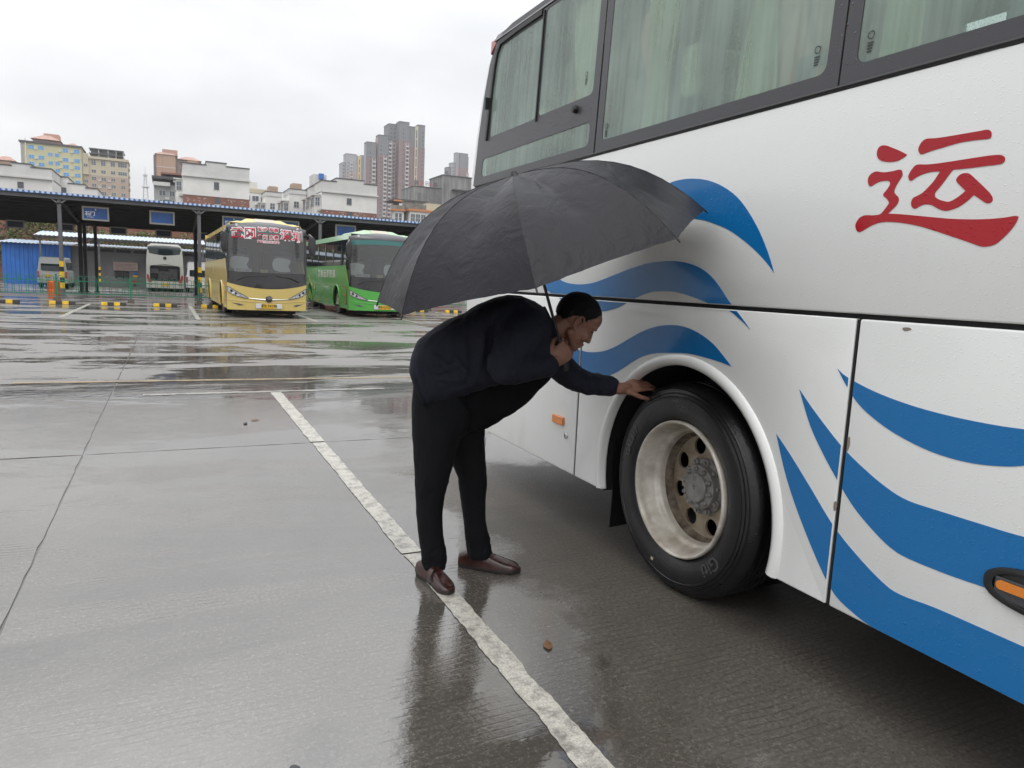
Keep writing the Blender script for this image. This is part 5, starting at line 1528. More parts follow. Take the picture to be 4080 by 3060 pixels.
for i, xx in enumerate((-3.52, -3.06)):
    q = MB(); q.box(xx, xx + 0.40, 58.72, 58.79, 0.66, 1.12); wo = q.build('window', M_BLK, gb, inv=True)
    for j in range(3):
        s_ = MB(); s_.box(xx + 0.01, xx + 0.39, 58.70, 58.72, 0.76 + 0.12 * j, 0.785 + 0.12 * j); link('glazing_bar', s_.mesh('glazing_bar'), M_STEEL, wo)
tri = MB(); tri.plate([[(-2.40, 0.92), (-2.12, 0.92), (-2.26, 1.16)]], lambda u, v, d: (u, 58.74 + d, v), 0.03); tri.build('blue_triangle_sign', mat('triangle_blue', (0.02, 0.12, 0.5), 0.4), gb, inv=True)
q = MB(); q.box(-2.40, -2.10, 58.74, 58.78, 0.72, 0.86); q.build('yellow_notice', M_YEL, gb, inv=True)
q = MB(); q.lathe([(0.0005, 0), (0.12, 0), (0.12, 0.1)], (-2.3, 58.66, 0.36), 'Y', 16); q.build('red_sign_disc', mat('sign_red', (0.5, 0.02, 0.02), 0.4), gb, inv=True)

# ------------------------------------------------------------------ railing on weighted posts
M_FENCE = mat('railing_green', (0.016, 0.19, 0.105), 0.45, var=0.2, var_scale=6)
hoop = MB()
pts = [(-0.078, 0, 0.32)] + [(-0.078 * math.cos(R(180 * i / 8)), 0, 0.92 + 0.078 * math.sin(R(180 * i / 8))) for i in range(9)] + [(0.078, 0, 0.32)]
hoop.tube(pts, 0.0105, 6, cap=False)
hoop_me = hoop.mesh('hoop', smooth=True)
rail = MB()
for z in (0.31, 0.80): rail.box(0.03, 2.47, -0.014, 0.014, z - 0.016, z + 0.016)
rail_me = rail.mesh('rail')
post = MB(); post.box(-0.03, 0.03, -0.03, 0.03, 0.10, 1.02); post.box(-0.035, 0.035, -0.035, 0.035, 1.02, 1.04); post.box(-0.07, 0.07, -0.02, 0.02, 0.72, 0.76); post.box(-0.07, 0.07, -0.02, 0.02, 0.86, 0.89)
post_me = post.mesh('post')
blk = MB()
for z0, z1, a, b_ in ((0.0, 0.16, 0.13, 0.09),):
    blk.add([(-a, -a, z0), (a, -a, z0), (a, a, z0), (-a, a, z0), (-b_, -b_, z1), (b_, -b_, z1), (b_, b_, z1), (-b_, b_, z1)], [(3, 2, 1, 0), (4, 5, 6, 7), (0, 1, 5, 4), (1, 2, 6, 5), (2, 3, 7, 6), (3, 0, 4, 7)])
blk_me = blk.mesh('foot_block')
NAMES = ['at the far left edge in front of the blue shed', 'in front of the white van and blue shed', 'in front of the grey service building', 'in front of the parked white coach', 'beside the yellow coach front wheel', 'behind the yellow coach', 'between the yellow and green coaches', 'behind the green coach', 'under the umbrella edge, right of the green coach']
for k in range(9):
    x = -8.93 + 2.505 * k
    s = empty('railing_section', (x, 32.2 + 0.05 * k, 0), 0, 'green hooped railing section ' + NAMES[k], 'railing', 'green railing sections along the shelter')
    link('post', post_me, M_FENCE, s); link('foot_block', blk_me, mat('railing_foot', (0.09, 0.07, 0.06), 0.7), s); link('rail', rail_me, M_FENCE, s)
    for i in range(11):
        link('hoop', hoop_me, M_FENCE, s, (0.14 + 0.222 * i, 0, 0))

# ------------------------------------------------------------------ wheel stops
seg = MB()
seg.add([(0, -0.08, 0), (0.2, -0.08, 0), (0.2, 0.08, 0), (0, 0.08, 0), (0, -0.05, 0.12), (0.2, -0.05, 0.12), (0.2, 0.05, 0.12), (0, 0.05, 0.12)], [(3, 2, 1, 0), (4, 5, 6, 7), (0, 1, 5, 4), (1, 2, 6, 5), (2, 3, 7, 6), (3, 0, 4, 7)])
seg_y = seg.mesh('yellow_block', bevel=0.012); seg_k = seg.mesh('black_block', bevel=0.012)
WHERE = {-5.55: 'cut by the left frame edge, near the blue shed', -3.88: 'below the orange barrel and first railing foot', -2.27: 'left of the second railing foot, before the grey building', -0.57: 'in front of the parked white coach', 1.07: 'touching the left side of the yellow coach', 9.72: 'right of the green coach below the umbrella tip', 11.34: 'rightmost, right above the bending back'}
for x, w in WHERE.items():
    s = empty('wheel_stop', (x, 30.0 + (0.9 if x > 9 else 0), 0.002), 0, 'yellow and black wheel stop ' + w, 'wheel stop', 'wheel stops along the bays')
    for i in range(4):
        link('yellow_block' if i % 2 == 0 else 'black_block', seg_y if i % 2 == 0 else seg_k, M_YEL if i % 2 == 0 else M_BLK, s, (0.2 * i, 0, 0))

# ------------------------------------------------------------------ orange barrel
br = empty('traffic_barrel', (-4.78, 38.6, 0), 0, 'orange plastic traffic barrel standing by the banded pillar', 'barrel')
q = MB(); q.lathe([(0.001, 0.0), (0.24, 0.0), (0.25, 0.05), (0.25, 0.24), (0.235, 0.26), (0.235, 0.34), (0.245, 0.36), (0.245, 0.60), (0.20, 0.66), (0.001, 0.67)], (0, 0, 0), 'Z', 24); q.build('body', mat('barrel_orange', (0.75, 0.16, 0.02), 0.4, var=0.15, var_scale=8), br, smooth=30)
for i in range(4):
    q = MB(); a = R(200 + 45 * i); q.box(-0.012, 0.012, -0.256, -0.24, 0.05, 0.60); o = q.build('rib', mat('barrel_orange_dark', (0.5, 0.09, 0.015), 0.4), br); o.rotation_euler.z = R(-50 + 33 * i)

# ------------------------------------------------------------------ greenery and wall behind
def leaves_mat(name, c, c2):
    m = mat(name, c, 0.6, var=0.5, var_scale=2.2, var_color=c2)
    return m
M_LEAFA = leaves_mat('foliage_fresh', (0.12, 0.17, 0.03), (0.05, 0.085, 0.018))
M_LEAFB = leaves_mat('foliage_dark', (0.04, 0.075, 0.02), (0.014, 0.028, 0.008))
M_BARK = mat('bark', (0.08, 0.06, 0.045), 0.9)
def tree(x, y, h, r, m, label, low=0.25, n=2600):
    rnd = random.Random(int(x * 100))
    t = empty('tree', (x, y, 0), 0, label, 'tree', 'trees behind the sheds')
    tk = MB(); tk.tube([(0, 0, 0), (0.05, 0, h * 0.4), (0.0, 0.05, h * 0.85)], [0.16, 0.12, 0.03], 8)
    for i in range(5):
        a = rnd.uniform(0, 6.28); tk.tube([(0.03, 0, h * (0.25 + 0.1 * i)), (r * 0.7 * math.cos(a), r * 0.7 * math.sin(a), h * (0.45 + 0.1 * i))], [0.06, 0.015], 6)
    tk.build('trunk', M_BARK, t, smooth=True)
    cw = MB()
    cl = []
    for i in range(26):
        a = rnd.uniform(0, 6.28); rr = r * math.sqrt(rnd.random()) * 0.85; zz_ = h * rnd.uniform(low, 0.92)
        k = 1 - 0.5 * abs((zz_ / h) - 0.55)
        cl.append((rr * k * math.cos(a), rr * k * math.sin(a), zz_, rnd.uniform(0.28, 0.5) * r * 0.8))
    for i in range(n):
        c = rnd.choice(cl); v = Vector((rnd.gauss(0, 1), rnd.gauss(0, 1), rnd.gauss(0, 0.8))).normalized() * c[3] * rnd.uniform(0.6, 1.05)
        p = Vector(c[:3]) + v; s = rnd.uniform(0.05, 0.12)
        a = Vector((rnd.uniform(-1, 1), rnd.uniform(-1, 1), rnd.uniform(-0.4, 0.4))).normalized(); b_ = a.cross(Vector((rnd.uniform(-1, 1), rnd.uniform(-1, 1), 1))).normalized()
        cw.add([p - a * s, p + b_ * s * 0.6, p + a * s, p - b_ * s * 0.6], [(0, 1, 2, 3)])
    me = bpy.data.meshes.new('crown'); me.from_pydata(cw.v, [], cw.f); me.update()
    link('crown', me, m, t)
    return t
TL = [(-17.0, 66, 5.2, 2.6, 1, 'dark bushy tree at the left edge beside the blue shed'), (-14.0, 70, 5.6, 2.6, 1, 'dark tree behind the left end of the blue shed'), (-11.6, 70, 6.2, 2.2, 0, 'fresh green tree above the left end of the blue shed'), (-9.2, 68, 5.6, 2.0, 0, 'fresh green tree over the blue shed roof'),
      (-6.6, 70, 5.0, 1.9, 1, 'dark green tree over the joint of the two sheds'), (-4.2, 69, 4.4, 1.8, 0, 'low fresh green tree above the grey building roof'), (-1.8, 70, 4.5, 1.7, 0, 'low green tree above the notice board'), (1.2, 69, 4.6, 1.8, 0, 'green tree above the parked white coach'),
      (3.6, 66, 5.0, 1.8, 0, 'fresh green tree between the dark pillars left of the yellow coach'), (5.8, 68, 5.2, 2.0, 1, 'dark tree behind the yellow coach roof')]
for x, y, h, r, d, lb in TL:
    tree(x, y, h, r * 1.15, M_LEAFB if d else M_LEAFA, lb, n=3600)
def brick_mat():
    m = mat('far_brickwork', (0.27, 0.13, 0.095), 0.85, var=0.35, var_scale=0.6, var_color=(0.19, 0.085, 0.06))
    return m
M_BRICK = brick_mat()
bwall = empty('brick_yard_wall', (0, 76, 0), 0, 'reddish brick boundary wall behind the trees', 'wall')
q = MB(); q.box(-32, 30, 76, 76.3, 0, 5.6); q.build('wall', M_BRICK, bwall, inv=True)
q = MB(); q.box(-32.05, 30.05, 75.95, 76.35, 5.6, 5.75); q.build('coping', mat('coping_grey', (0.3, 0.29, 0.28), 0.8), bwall, inv=True)
# ================================================================== parked coaches and vans
def dark_glass(name, tint=(0.02, 0.028, 0.030), clear=0.35, haze=(0.16, 0.17, 0.18), hz=0.35):
    m = bpy.data.materials.new(name); m.use_nodes = True
    nt = m.node_tree; N = nt.nodes; K = nt.links.new
    N.remove(N['Principled BSDF']); out = N['Material Output']
    tr = N.new('ShaderNodeBsdfTransparent'); tr.inputs['Color'].default_value = rgb(0.7, 0.78, 0.78)
    df = N.new('ShaderNodeBsdfDiffuse'); df.inputs['Color'].default_value = rgb(*(haze if hz else tint))
    m1 = N.new('ShaderNodeMixShader'); m1.inputs[0].default_value = clear; K(df.outputs[0], m1.inputs[1]); K(tr.outputs[0], m1.inputs[2])
    gl = N.new('ShaderNodeBsdfGlossy'); gl.inputs['Roughness'].default_value = 0.03
    fr = N.new('ShaderNodeFresnel'); fr.inputs['IOR'].default_value = 1.6
    m2 = N.new('ShaderNodeMixShader'); K(fr.outputs[0], m2.inputs[0]); K(m1.outputs[0], m2.inputs[1]); K(gl.outputs[0], m2.inputs[2])
    K(m2.outputs[0], out.inputs['Surface'])
    MATS[name] = m
    return m
M_WSCREEN = dark_glass('windscreen_glass', clear=0.74, haze=(0.30, 0.305, 0.31))
M_SIDEGLASS = dark_glass('coach_side_glass', clear=0.35, haze=(0.03, 0.045, 0.05))
M_GLBLACK = mat('gloss_black_panel', (0.010, 0.010, 0.012), 0.12, coat=0.5)
M_GREYCAP = mat('front_cap_grey', (0.06, 0.06, 0.07), 0.2, coat=0.6)
M_LENS = mat('headlamp_lens', (0.50, 0.51, 0.52), 0.12, 0.2, coat=1.0, var=0.4, var_scale=14)
M_PLATE = mat('yellow_number_plate', (0.70, 0.42, 0.01), 0.45)
M_PLATEW = mat('plate_holder_white', (0.62, 0.62, 0.62), 0.45)
M_INK = mat('black_ink', (0.02, 0.02, 0.02), 0.6)
M_REDINK = mat('red_sticker_ink', (0.55, 0.015, 0.05), 0.5)
M_WHITEINK = mat('white_sticker', (0.80, 0.80, 0.80), 0.5)
M_COVERW = mat('seat_cover_white', (0.85, 0.86, 0.85), 0.8)
M_DASH = mat('dashboard_grey', (0.10, 0.10, 0.11), 0.6)
M_TEAL = mat('windscreen_tint_teal', (0.03, 0.16, 0.15), 0.2, coat=0.5)

def front_y(x, z, W):
    k = abs(x) / (W / 2)
    y = 0.30 * k ** 3
    if z > 1.0: y += (z - 1.0) * 0.075
    else: y += (1.0 - z) * 0.04
    if z > 2.80: y += ((z - 2.80) / 0.28) ** 2 * 0.32
    return y
def patch(za, zb, W, nx=28, nz=5, off=0.0, x0=-1.0, x1=1.0):
    m = MB()
    for j in range(nz + 1):
        for i in range(nx + 1):
            x = (x0 + (x1 - x0) * i / nx) * W / 2; a, b_ = za(x), zb(x); z = a + (b_ - a) * j / nz
            m.v.append((x, front_y(x, z, W) - off, z))
    for j in range(nz):
        for i in range(nx):
            a = j * (nx + 1) + i; m.f.append((a, a + 1, a + nx + 2, a + nx + 1))
    return m

def coach_front(name, loc, rz, paint_m, label, plate, W=2.45, L_=11.0, mirror_m=None, destination=True, side_text=None, roof_m=None, gold=False):
    c = empty(name, loc, rz, label, 'bus')
    h = W / 2
    q = lambda a, b_: (lambda x: a + b_ * (abs(x) / h) ** 2)
    patch(q(0.24, 0.0), q(0.50, 0.06), W).build('bumper', paint_m, c, smooth=40)
    patch(q(0.505, 0.06), q(0.92, 0.17), W).build('front_panel', paint_m, c, smooth=40)
    patch(q(0.925, 0.17), q(1.43, 0.02), W).build('lower_black_panel', M_GLBLACK, c, smooth=40)
    patch(q(1.435, 0.02), q(2.79, -0.07), W, nz=8).build('windscreen', M_WSCREEN, c, smooth=40)
    patch(q(2.795, -0.07), q(3.03, -0.15), W, nz=6).build('roof_cap', M_GREYCAP, c, smooth=40)
    tint = patch(q(2.62, -0.06), q(2.785, -0.07), W, off=0.006, x0=-0.93, x1=0.93); tint.build('sun_band', M_TEAL, c, smooth=40)
    fr = MB()
    for s in (-1, 1):
        fr.tube([(s * h * 0.985, front_y(s * h * 0.985, z, W) - 0.012, z) for z in [1.2 + 0.16 * i for i in range(11)]], 0.028, 6)
    fr.build('pillar_trim', M_GLBLACK, c, smooth=True)
    lo = MB(); lo.tube([(x * h, front_y(x * h, 0.50, W) - 0.004, 0.495 + 0.06 * x * x) for x in [-1 + 0.1 * i for i in range(21)]], 0.012, 6)
    lo.build('bumper_crease', paint_m, c, smooth=True)
    # chrome line and round emblem with three arcs
    cl = MB(); cl.tube([(x, front_y(x, 0.60, W) - 0.012, 0.585 + 0.10 * abs(x) ** 2.2) for x in [-0.66 + 0.066 * i for i in range(21)]], [0.008 + 0.016 * (1 - abs(i - 10) / 10) for i in range(21)], 6)
    cl.build('chrome_strip', M_CHROME, c, smooth=True)
    em = MB(); em.lathe([(0.0005, -0.05), (0.085, -0.045), (0.105, -0.03), (0.105, 0.02)], (0.0, front_y(0, 0.6, W), 0.605), 'Y', 28); eo = em.build('emblem', M_GLBLACK, c, smooth=40)
    ea = MB()
    for i, r_ in enumerate((0.030, 0.055, 0.080)):
        ea.tube([(0.02 - 0.3 * 0 + r_ * math.cos(R(a)), front_y(0, 0.6, W) - 0.052, 0.575 + 0.01 * i + r_ * 0.8 * math.sin(R(a))) for a in range(20, 175, 15)], 0.006, 5)
    link('emblem_arcs', ea.mesh('emblem_arcs', smooth=True), M_CHROME, eo)
    for s in (-1, 1):
        hp_ = [(0.99, 0.97), (0.985, 0.80), (0.88, 0.72), (0.72, 0.655), (0.56, 0.615), (0.50, 0.62), (0.60, 0.70), (0.74, 0.79), (0.88, 0.89)]
        hl = MB(); hl.plate([[(s * a * h, b_) for a, b_ in (hp_ if s > 0 else hp_[::-1])]], lambda u, v, d: (u, front_y(u, v, W) - 0.022 + d, v), 0.03)
        ho = hl.build('headlamp', M_LENS, c)
        for a, b_, r_ in ((0.90, 0.83, 0.045), (0.80, 0.755, 0.04), (0.70, 0.70, 0.03)):
            pr = MB(); pr.lathe([(0.0005, -0.012), (r_ * 0.8, -0.01), (r_, 0.0)], (s * a * h, front_y(a * h, b_, W) - 0.022, b_), 'Y', 14); link('projector', pr.mesh('projector', smooth=True), M_INK if r_ > 0.035 else M_CHROME, ho)
        rim_ = MB(); lp = [(s * a * h, front_y(a * h, b_, W) - 0.024, b_) for a, b_ in hp_]; rim_.tube(lp + [lp[0]], 0.008, 5); link('headlamp_edge', rim_.mesh('headlamp_edge'), M_GLBLACK, ho)
        fg = MB(); fg.plate([[(s * a * h, b_) for a, b_ in ((0.90, 0.455), (0.72, 0.375), (0.62, 0.40), (0.72, 0.44))]], lambda u, v, d: (u, front_y(u, v, W) - 0.012 + d, v), 0.02); fg.build('fog_lamp', M_DASH, c)
        # wipers
        wp = MB(); zb = 1.33
        wp.tube([(s * 0.10 * h + 0.1, front_y(0.1, zb, W) - 0.05, 1.36), (s * 0.55 * h, front_y(0.55 * h, 1.33, W) - 0.06, 1.30), (s * 0.80 * h, front_y(0.8 * h, 1.2, W) - 0.05, 1.17)], 0.014, 6)
        wp.build('wiper', M_INK, c)
    # number plate on its white holder
    pl = MB(); pl.box(-0.40, 0.40, front_y(0, 0.39, W) - 0.030, front_y(0, 0.39, W) - 0.012, 0.30, 0.455); po = pl.build('plate_holder', M_PLATEW, c, bevel=0.01)
    p2_ = MB(); p2_.box(-0.22, 0.22, front_y(0, 0.39, W) - 0.036, front_y(0, 0.39, W) - 0.031, 0.305, 0.450); link('number_plate', p2_.mesh('number_plate'), M_PLATE, po)
    text_obj(plate, 0.115, M_INK, po, (0, front_y(0, 0.39, W) - 0.0365, 0.378), (1, 0, 0), (0, 0, 1), 'plate_lettering', bold=0.003)
    # sides
    yfr = lambda z: front_y(h, z, W)
    for s in (-1, 1):
        arches = []
        for yc in (2.45, L_ - 2.9):
            arches.append([(yc + 0.60 * math.cos(R(a)), 0.50 + 0.60 * math.sin(R(a))) for a in range(-14, 195, 8)])
        lw = [(yfr(0.3) + 0.0, 0.27)]
        f1, r1 = arches
        low = [(yfr(0.27), 0.27), (yfr(1.1), 1.10), (0.95, 1.86), (1.3, 1.84), (L_, 1.80), (L_, 0.27), (r1[0][0], 0.27)] + r1 + [(r1[-1][0], 0.27), (f1[0][0], 0.27)] + f1 + [(f1[-1][0], 0.27)]
        sd = MB(); sd.plate([low], lambda u, v, d: (s * (h - d), u, v), 0.03); sd.build('side_panel', paint_m, c)
        gp = MB(); gp.plate([[(yfr(1.12), 1.12), (yfr(2.8), 2.78), (L_, 2.78), (L_, 1.81), (1.3, 1.85), (0.955, 1.865)]], lambda u, v, d: (s * (h - 0.006 - d - 0.03 * max(0, v - 1.8)), u, v), 0.004); gp.build('side_glass', M_SIDEGLASS, c)
        for k in range(6):
            y = 1.55 + 1.55 * k
            mu = MB(); mu.box(s * (h - 0.012), s * (h - 0.002), y, y + 0.07, 1.84, 2.78); mu.build('window_post', M_GLBLACK, c)
        cv = MB(); cv.plate([[(yfr(2.8), 2.78), (L_, 2.78), (L_, 2.98), (yfr(2.8) + 0.25, 2.98)]], lambda u, v, d: (s * (h - 0.05 - 0.35 * max(0, v - 2.78) - d), u, v), 0.03); cv.build('cant_rail', roof_m or paint_m, c)
        ln = MB(); ln.box(s * (h + 0.001), s * (h + 0.006), 0.8, L_, 1.083, 1.095); ln.build('body_seam', mat('seam_pale', (0.35, 0.33, 0.22), 0.5), c)
        for yc in (2.45, L_ - 2.9):
            al = MB(); al.tube([(s * (h + 0.008), yc + 0.61 * math.cos(R(a)), 0.50 + 0.61 * math.sin(R(a))) for a in range(-14, 195, 8)], 0.028, 6); al.build('wheel_arch_lip', paint_m, c, smooth=True)
            wl = empty('wheel', (s * (h - 0.04), yc, 0.49)); wl.parent = c
            if s > 0: wl.rotation_euler.z = math.pi
            tq = MB(); tq.lathe([(0.28, 0.02), (0.40, 0.0), (0.47, 0.02), (0.49, 0.06), (0.49, 0.22), (0.46, 0.28), (0.28, 0.28)], (0, 0, 0), 'X', 32); tq.v = [(v[0], v[1], max(v[2], -0.487)) for v in tq.v]
            link('tyre', tq.mesh('tyre', smooth=35), M_TYRE, wl)
            rq = MB(); rq.lathe([(0.29, 0.02), (0.28, 0.03), (0.26, 0.10), (0.20, 0.12), (0.12, 0.10), (0.10, 0.03), (0.0005, 0.02)], (0, 0, 0), 'X', 24); link('rim', rq.mesh('rim', smooth=35), M_RIM, wl)
        for k in range(4):
            ml_ = MB(); ml_.box(s * (h - 0.001), s * (h + 0.018), 1.0 + 0.01 * k + (0 if k < 3 else 3.2), 1.10 + (0 if k < 3 else 3.2), 0.45 + 0.27 * (k % 3), 0.53 + 0.27 * (k % 3)); ml_.build('side_marker', M_AMBER, c)
        sl_ = MB(); sl_.box(s * (h - 0.002), s * (h + 0.004), 0.62, 0.72, 0.40, 1.0); sl_.build('side_vent', M_GLBLACK, c)
    # underfloor, rear wall, roof, air conditioner
    un = MB(); un.box(-h + 0.04, h - 0.04, 0.5, L_ - 0.1, 0.30, 0.36); un.build('underfloor', M_DARK, c)
    ub = MB(); ub.box(-h + 0.32, h - 0.32, 0.42, 0.50, 0.12, 0.30); ub.build('front_skid', M_DARK, c)
    dk = MB(); dk.box(-h + 0.06, h - 0.06, 0.5, L_ - 0.05, 1.30, 1.34); dk.build('floor', M_DARK, c)
    rw = MB(); rw.box(-h + 0.03, h - 0.03, L_ - 0.05, L_, 0.27, 2.98); rw.build('rear_wall', paint_m, c)
    rf = MB(); rf.add([(-h + 0.12, 0.62, 2.985), (h - 0.12, 0.62, 2.985), (h - 0.12, L_, 2.985), (-h + 0.12, L_, 2.985), (-h * 0.72, 0.75, 3.05), (h * 0.72, 0.75, 3.05), (h * 0.72, L_, 3.05), (-h * 0.72, L_, 3.05)], [(4, 5, 6, 7), (0, 1, 5, 4), (1, 2, 6, 5), (2, 3, 7, 6), (3, 0, 4, 7)]); rf.build('roof', roof_m or paint_m, c)
    ac = MB(); ac.add([(-0.75, 0.85, 3.045), (0.75, 0.85, 3.045), (0.75, 4.6, 3.045), (-0.75, 4.6, 3.045), (-0.55, 1.15, 3.17), (0.55, 1.15, 3.17), (0.60, 4.2, 3.17), (-0.60, 4.2, 3.17)], [(4, 5, 6, 7), (0, 1, 5, 4), (1, 2, 6, 5), (2, 3, 7, 6), (3, 0, 4, 7)])
    ac.build('air_conditioner', roof_m or paint_m, c, bevel=0.03)
    ap = MB(); ap.add([(-0.33, 0.84, 3.06), (0.33, 0.84, 3.06), (0.30, 1.13, 3.178), (-0.30, 1.13, 3.178)], [(0, 1, 2, 3)]); ap.build('intake_panel', mat('intake_beige', (0.50, 0.46, 0.38), 0.5), c)
    for s in (-1, 1):
        mk_ = MB(); mk_.box(s * 0.93 - 0.03, s * 0.93 + 0.03, front_y(0.93, 2.9, W) - 0.03, front_y(0.93, 2.9, W) + 0.05, 2.86, 2.93); mk_.build('marker_lamp', M_WHITEINK, c)
        # mirror on a drooping arm
        mm = MB(); mm.tube([(s * (h - 0.05), 0.42, 2.66), (s * (h + 0.05), 0.10, 2.72), (s * (h + 0.12), -0.05, 2.62)], 0.035, 8)
        mo = mm.build('mirror_arm', M_GLBLACK, c, smooth=True)
        mh = MB(); pts_ = smooth_loop([(0.0, 2.64), (0.17, 2.60), (0.20, 2.42), (0.19, 2.12), (0.12, 2.02), (0.02, 2.06), (-0.02, 2.30)], 3)
        mh.plate([[(s * (h + 0.01 + a), z) for a, z in (pts_ if s > 0 else pts_[::-1])]], lambda u, v, d: (u, -0.16 + d, v), 0.14)
        link('mirror_housing', mh.mesh('mirror_housing', bevel=0.025, smooth=40), M_GLBLACK, mo)
    # cab and first rows seen through the screen
    ds = MB(); ds.box(-h + 0.12, h - 0.12, 0.46, 0.85, 1.22, 1.40); ds.build('dashboard', M_DASH, c, bevel=0.05)
    for sx in (-0.72, 0.62):
        st_ = MB(); st_.box(sx - 0.28, sx + 0.28, 1.35, 1.50, 1.36, 2.02); so = st_.build('seat', M_DASH, c, bevel=0.06)
        cv_ = MB(); cv_.plate([smooth_loop([(sx - 0.27, 1.55), (sx - 0.26, 1.92), (sx + 0.22, 1.92), (sx + 0.26, 1.80), (sx + 0.20, 1.68), (sx + 0.24, 1.50)], 3)], lambda u, v, d: (u, 1.335 + d, v), 0.012); link('seat_cover', cv_.mesh('seat_cover'), M_COVERW, so)
    for r_ in range(4):
        for sx in (-0.78, 0.78):
            st_ = MB(); st_.box(sx - 0.42, sx + 0.42, 2.6 + 0.9 * r_, 2.75 + 0.9 * r_, 1.36, 2.25); st_.build('seat', mat('far_seat_blue', (0.03, 0.05, 0.09), 0.8), c, bevel=0.05)
    nt_ = MB(); nt_.box(-1.0, -0.48, 0.40, 0.41, 1.44, 1.55); no = nt_.build('dash_notice', M_WHITEINK, c)
    text_obj('武冈 — 深圳', 0.075, M_REDINK, no, (-0.74, 0.398, 1.495), (1, 0, 0), (0, 0, 1), 'notice_lettering')
    pb_ = MB(); pb_.box(-0.20, 0.02, 0.40, 0.50, 1.42, 1.54); pb_.build('tissue_box', mat('tissue_yellow', (0.6, 0.48, 0.22), 0.6), c)
    if destination:
        def onscreen(x0, z0, off):
            return lambda x, y, z: Vector((x0 + x, front_y(x0 + x, z0 + y, W) - off - z, z0 + y))
        for s_, x0, z0, sz, bold in (('武', -0.915, 2.615, 0.36, 0.003), ('冈', -0.545, 2.635, 0.36, 0.003), ('深', 0.545, 2.635, 0.36, 0.003), ('圳', 0.915, 2.615, 0.36, 0.003), ('城步 杨柳', 0.0, 2.785, 0.150, 0.0015), ('广州 东莞', 0.0, 2.545, 0.150, 0.0015), ('电话:17752678539', 0.0, 2.405, 0.088, 0.001)):
            text_obj(s_, sz, M_WHITEINK, c, (0, 0, 0), (1, 0, 0), (0, 0, 1), 'sticker_backing', bold=bold + (0.024 if sz > 0.3 else 0.012), extrude=0.0005, warp=onscreen(x0, z0, 0.016))
            text_obj(s_, sz, M_REDINK, c, (0, 0, 0), (1, 0, 0), (0, 0, 1), 'sticker_lettering', bold=bold, extrude=0.0005, warp=onscreen(x0, z0, 0.021))
        ar = MB()
        ar.plate([[(-0.36, 2.665), (-0.29, 2.70), (-0.29, 2.674), (0.29, 2.674), (0.29, 2.70), (0.36, 2.665), (0.29, 2.63), (0.29, 2.656), (-0.29, 2.656), (-0.29, 2.63)]], lambda u, v, d: (u, front_y(u, v, W) - 0.022 + d, v), 0.002)
        ar.build('sticker_arrow', M_REDINK, c)
        text_obj('深圳', 0.42, M_REDINK, c, (-h - 0.008, 1.3, 2.35), (0, -1, 0), (0, 0, 1), 'side_sticker', bold=0.01)
        bd = MB(); bd.lathe([(0.0005, 0), (0.14, 0)], (-h - 0.004, 6.0, 1.45), 'X', 20); bd.build('side_badge', mat('badge_grey', (0.35, 0.34, 0.30), 0.5), c)
    if side_text:
        for i, ch in enumerate(side_text):
            text_obj(ch, 0.52, M_WHITEINK, c, (-h - 0.006, 6.05 - 0.62 * i, 1.50), (0, -1, 0), (0, 0, 0.62), 'side_lettering', bold=0.012)
        text_obj('SHAOYANG XIANGYUN', 0.085, M_WHITEINK, c, (-h - 0.006, 4.5, 0.98), (0, -1, 0), (0, 0, 1), 'side_lettering')
    if gold:
        G_ = mat('gold_film', (0.50, 0.40, 0.03), 0.35)
        for lp in ([(8.6, 1.5), (8.0, 1.15), (7.5, 1.05), (7.0, 0.75), (7.4, 0.85), (7.9, 0.95), (8.4, 1.2)], [(8.9, 1.15), (8.2, 0.75), (7.4, 0.40), (6.5, 0.36), (5.6, 0.55), (5.1, 0.92), (5.7, 0.48), (6.6, 0.29), (7.6, 0.31), (8.5, 0.62)], [(9.0, 0.85), (8.3, 0.52), (7.5, 0.33), (6.8, 0.29), (7.7, 0.29), (8.6, 0.45)]):
            gq = MB(); gq.plate([smooth_loop(lp, 4)], lambda u, v, d: (-h - 0.004 + d, u, v), 0.002); gq.build('gold_swirl', G_, c)
    return c
M_COACHY = paint('coach_yellow_paint', (0.63, 0.49, 0.165), drops=0, dirt=0.35, dirt_col=(0.16, 0.11, 0.05))
M_COACHG = paint('coach_green_paint', (0.10, 0.43, 0.08), drops=0, dirt=0.2, dirt_col=(0.06, 0.10, 0.04))
M_COACHGR = paint('coach_green_roof', (0.35, 0.55, 0.33), drops=0, dirt=0.1)
coach_front('yellow_coach', (2.86, 24.15, 0), R(1.1), M_COACHY, 'yellow coach parked facing us with red and white destination characters on its windscreen', '湘E·74198')
coach_front('green_coach', (7.06, 25.6, 0), 0, M_COACHG, 'green coach parked facing us beside the yellow one with white side lettering', '湘E·G7525', W=2.5, destination=False, side_text='团集运湘阳邵', roof_m=M_COACHGR, gold=True)

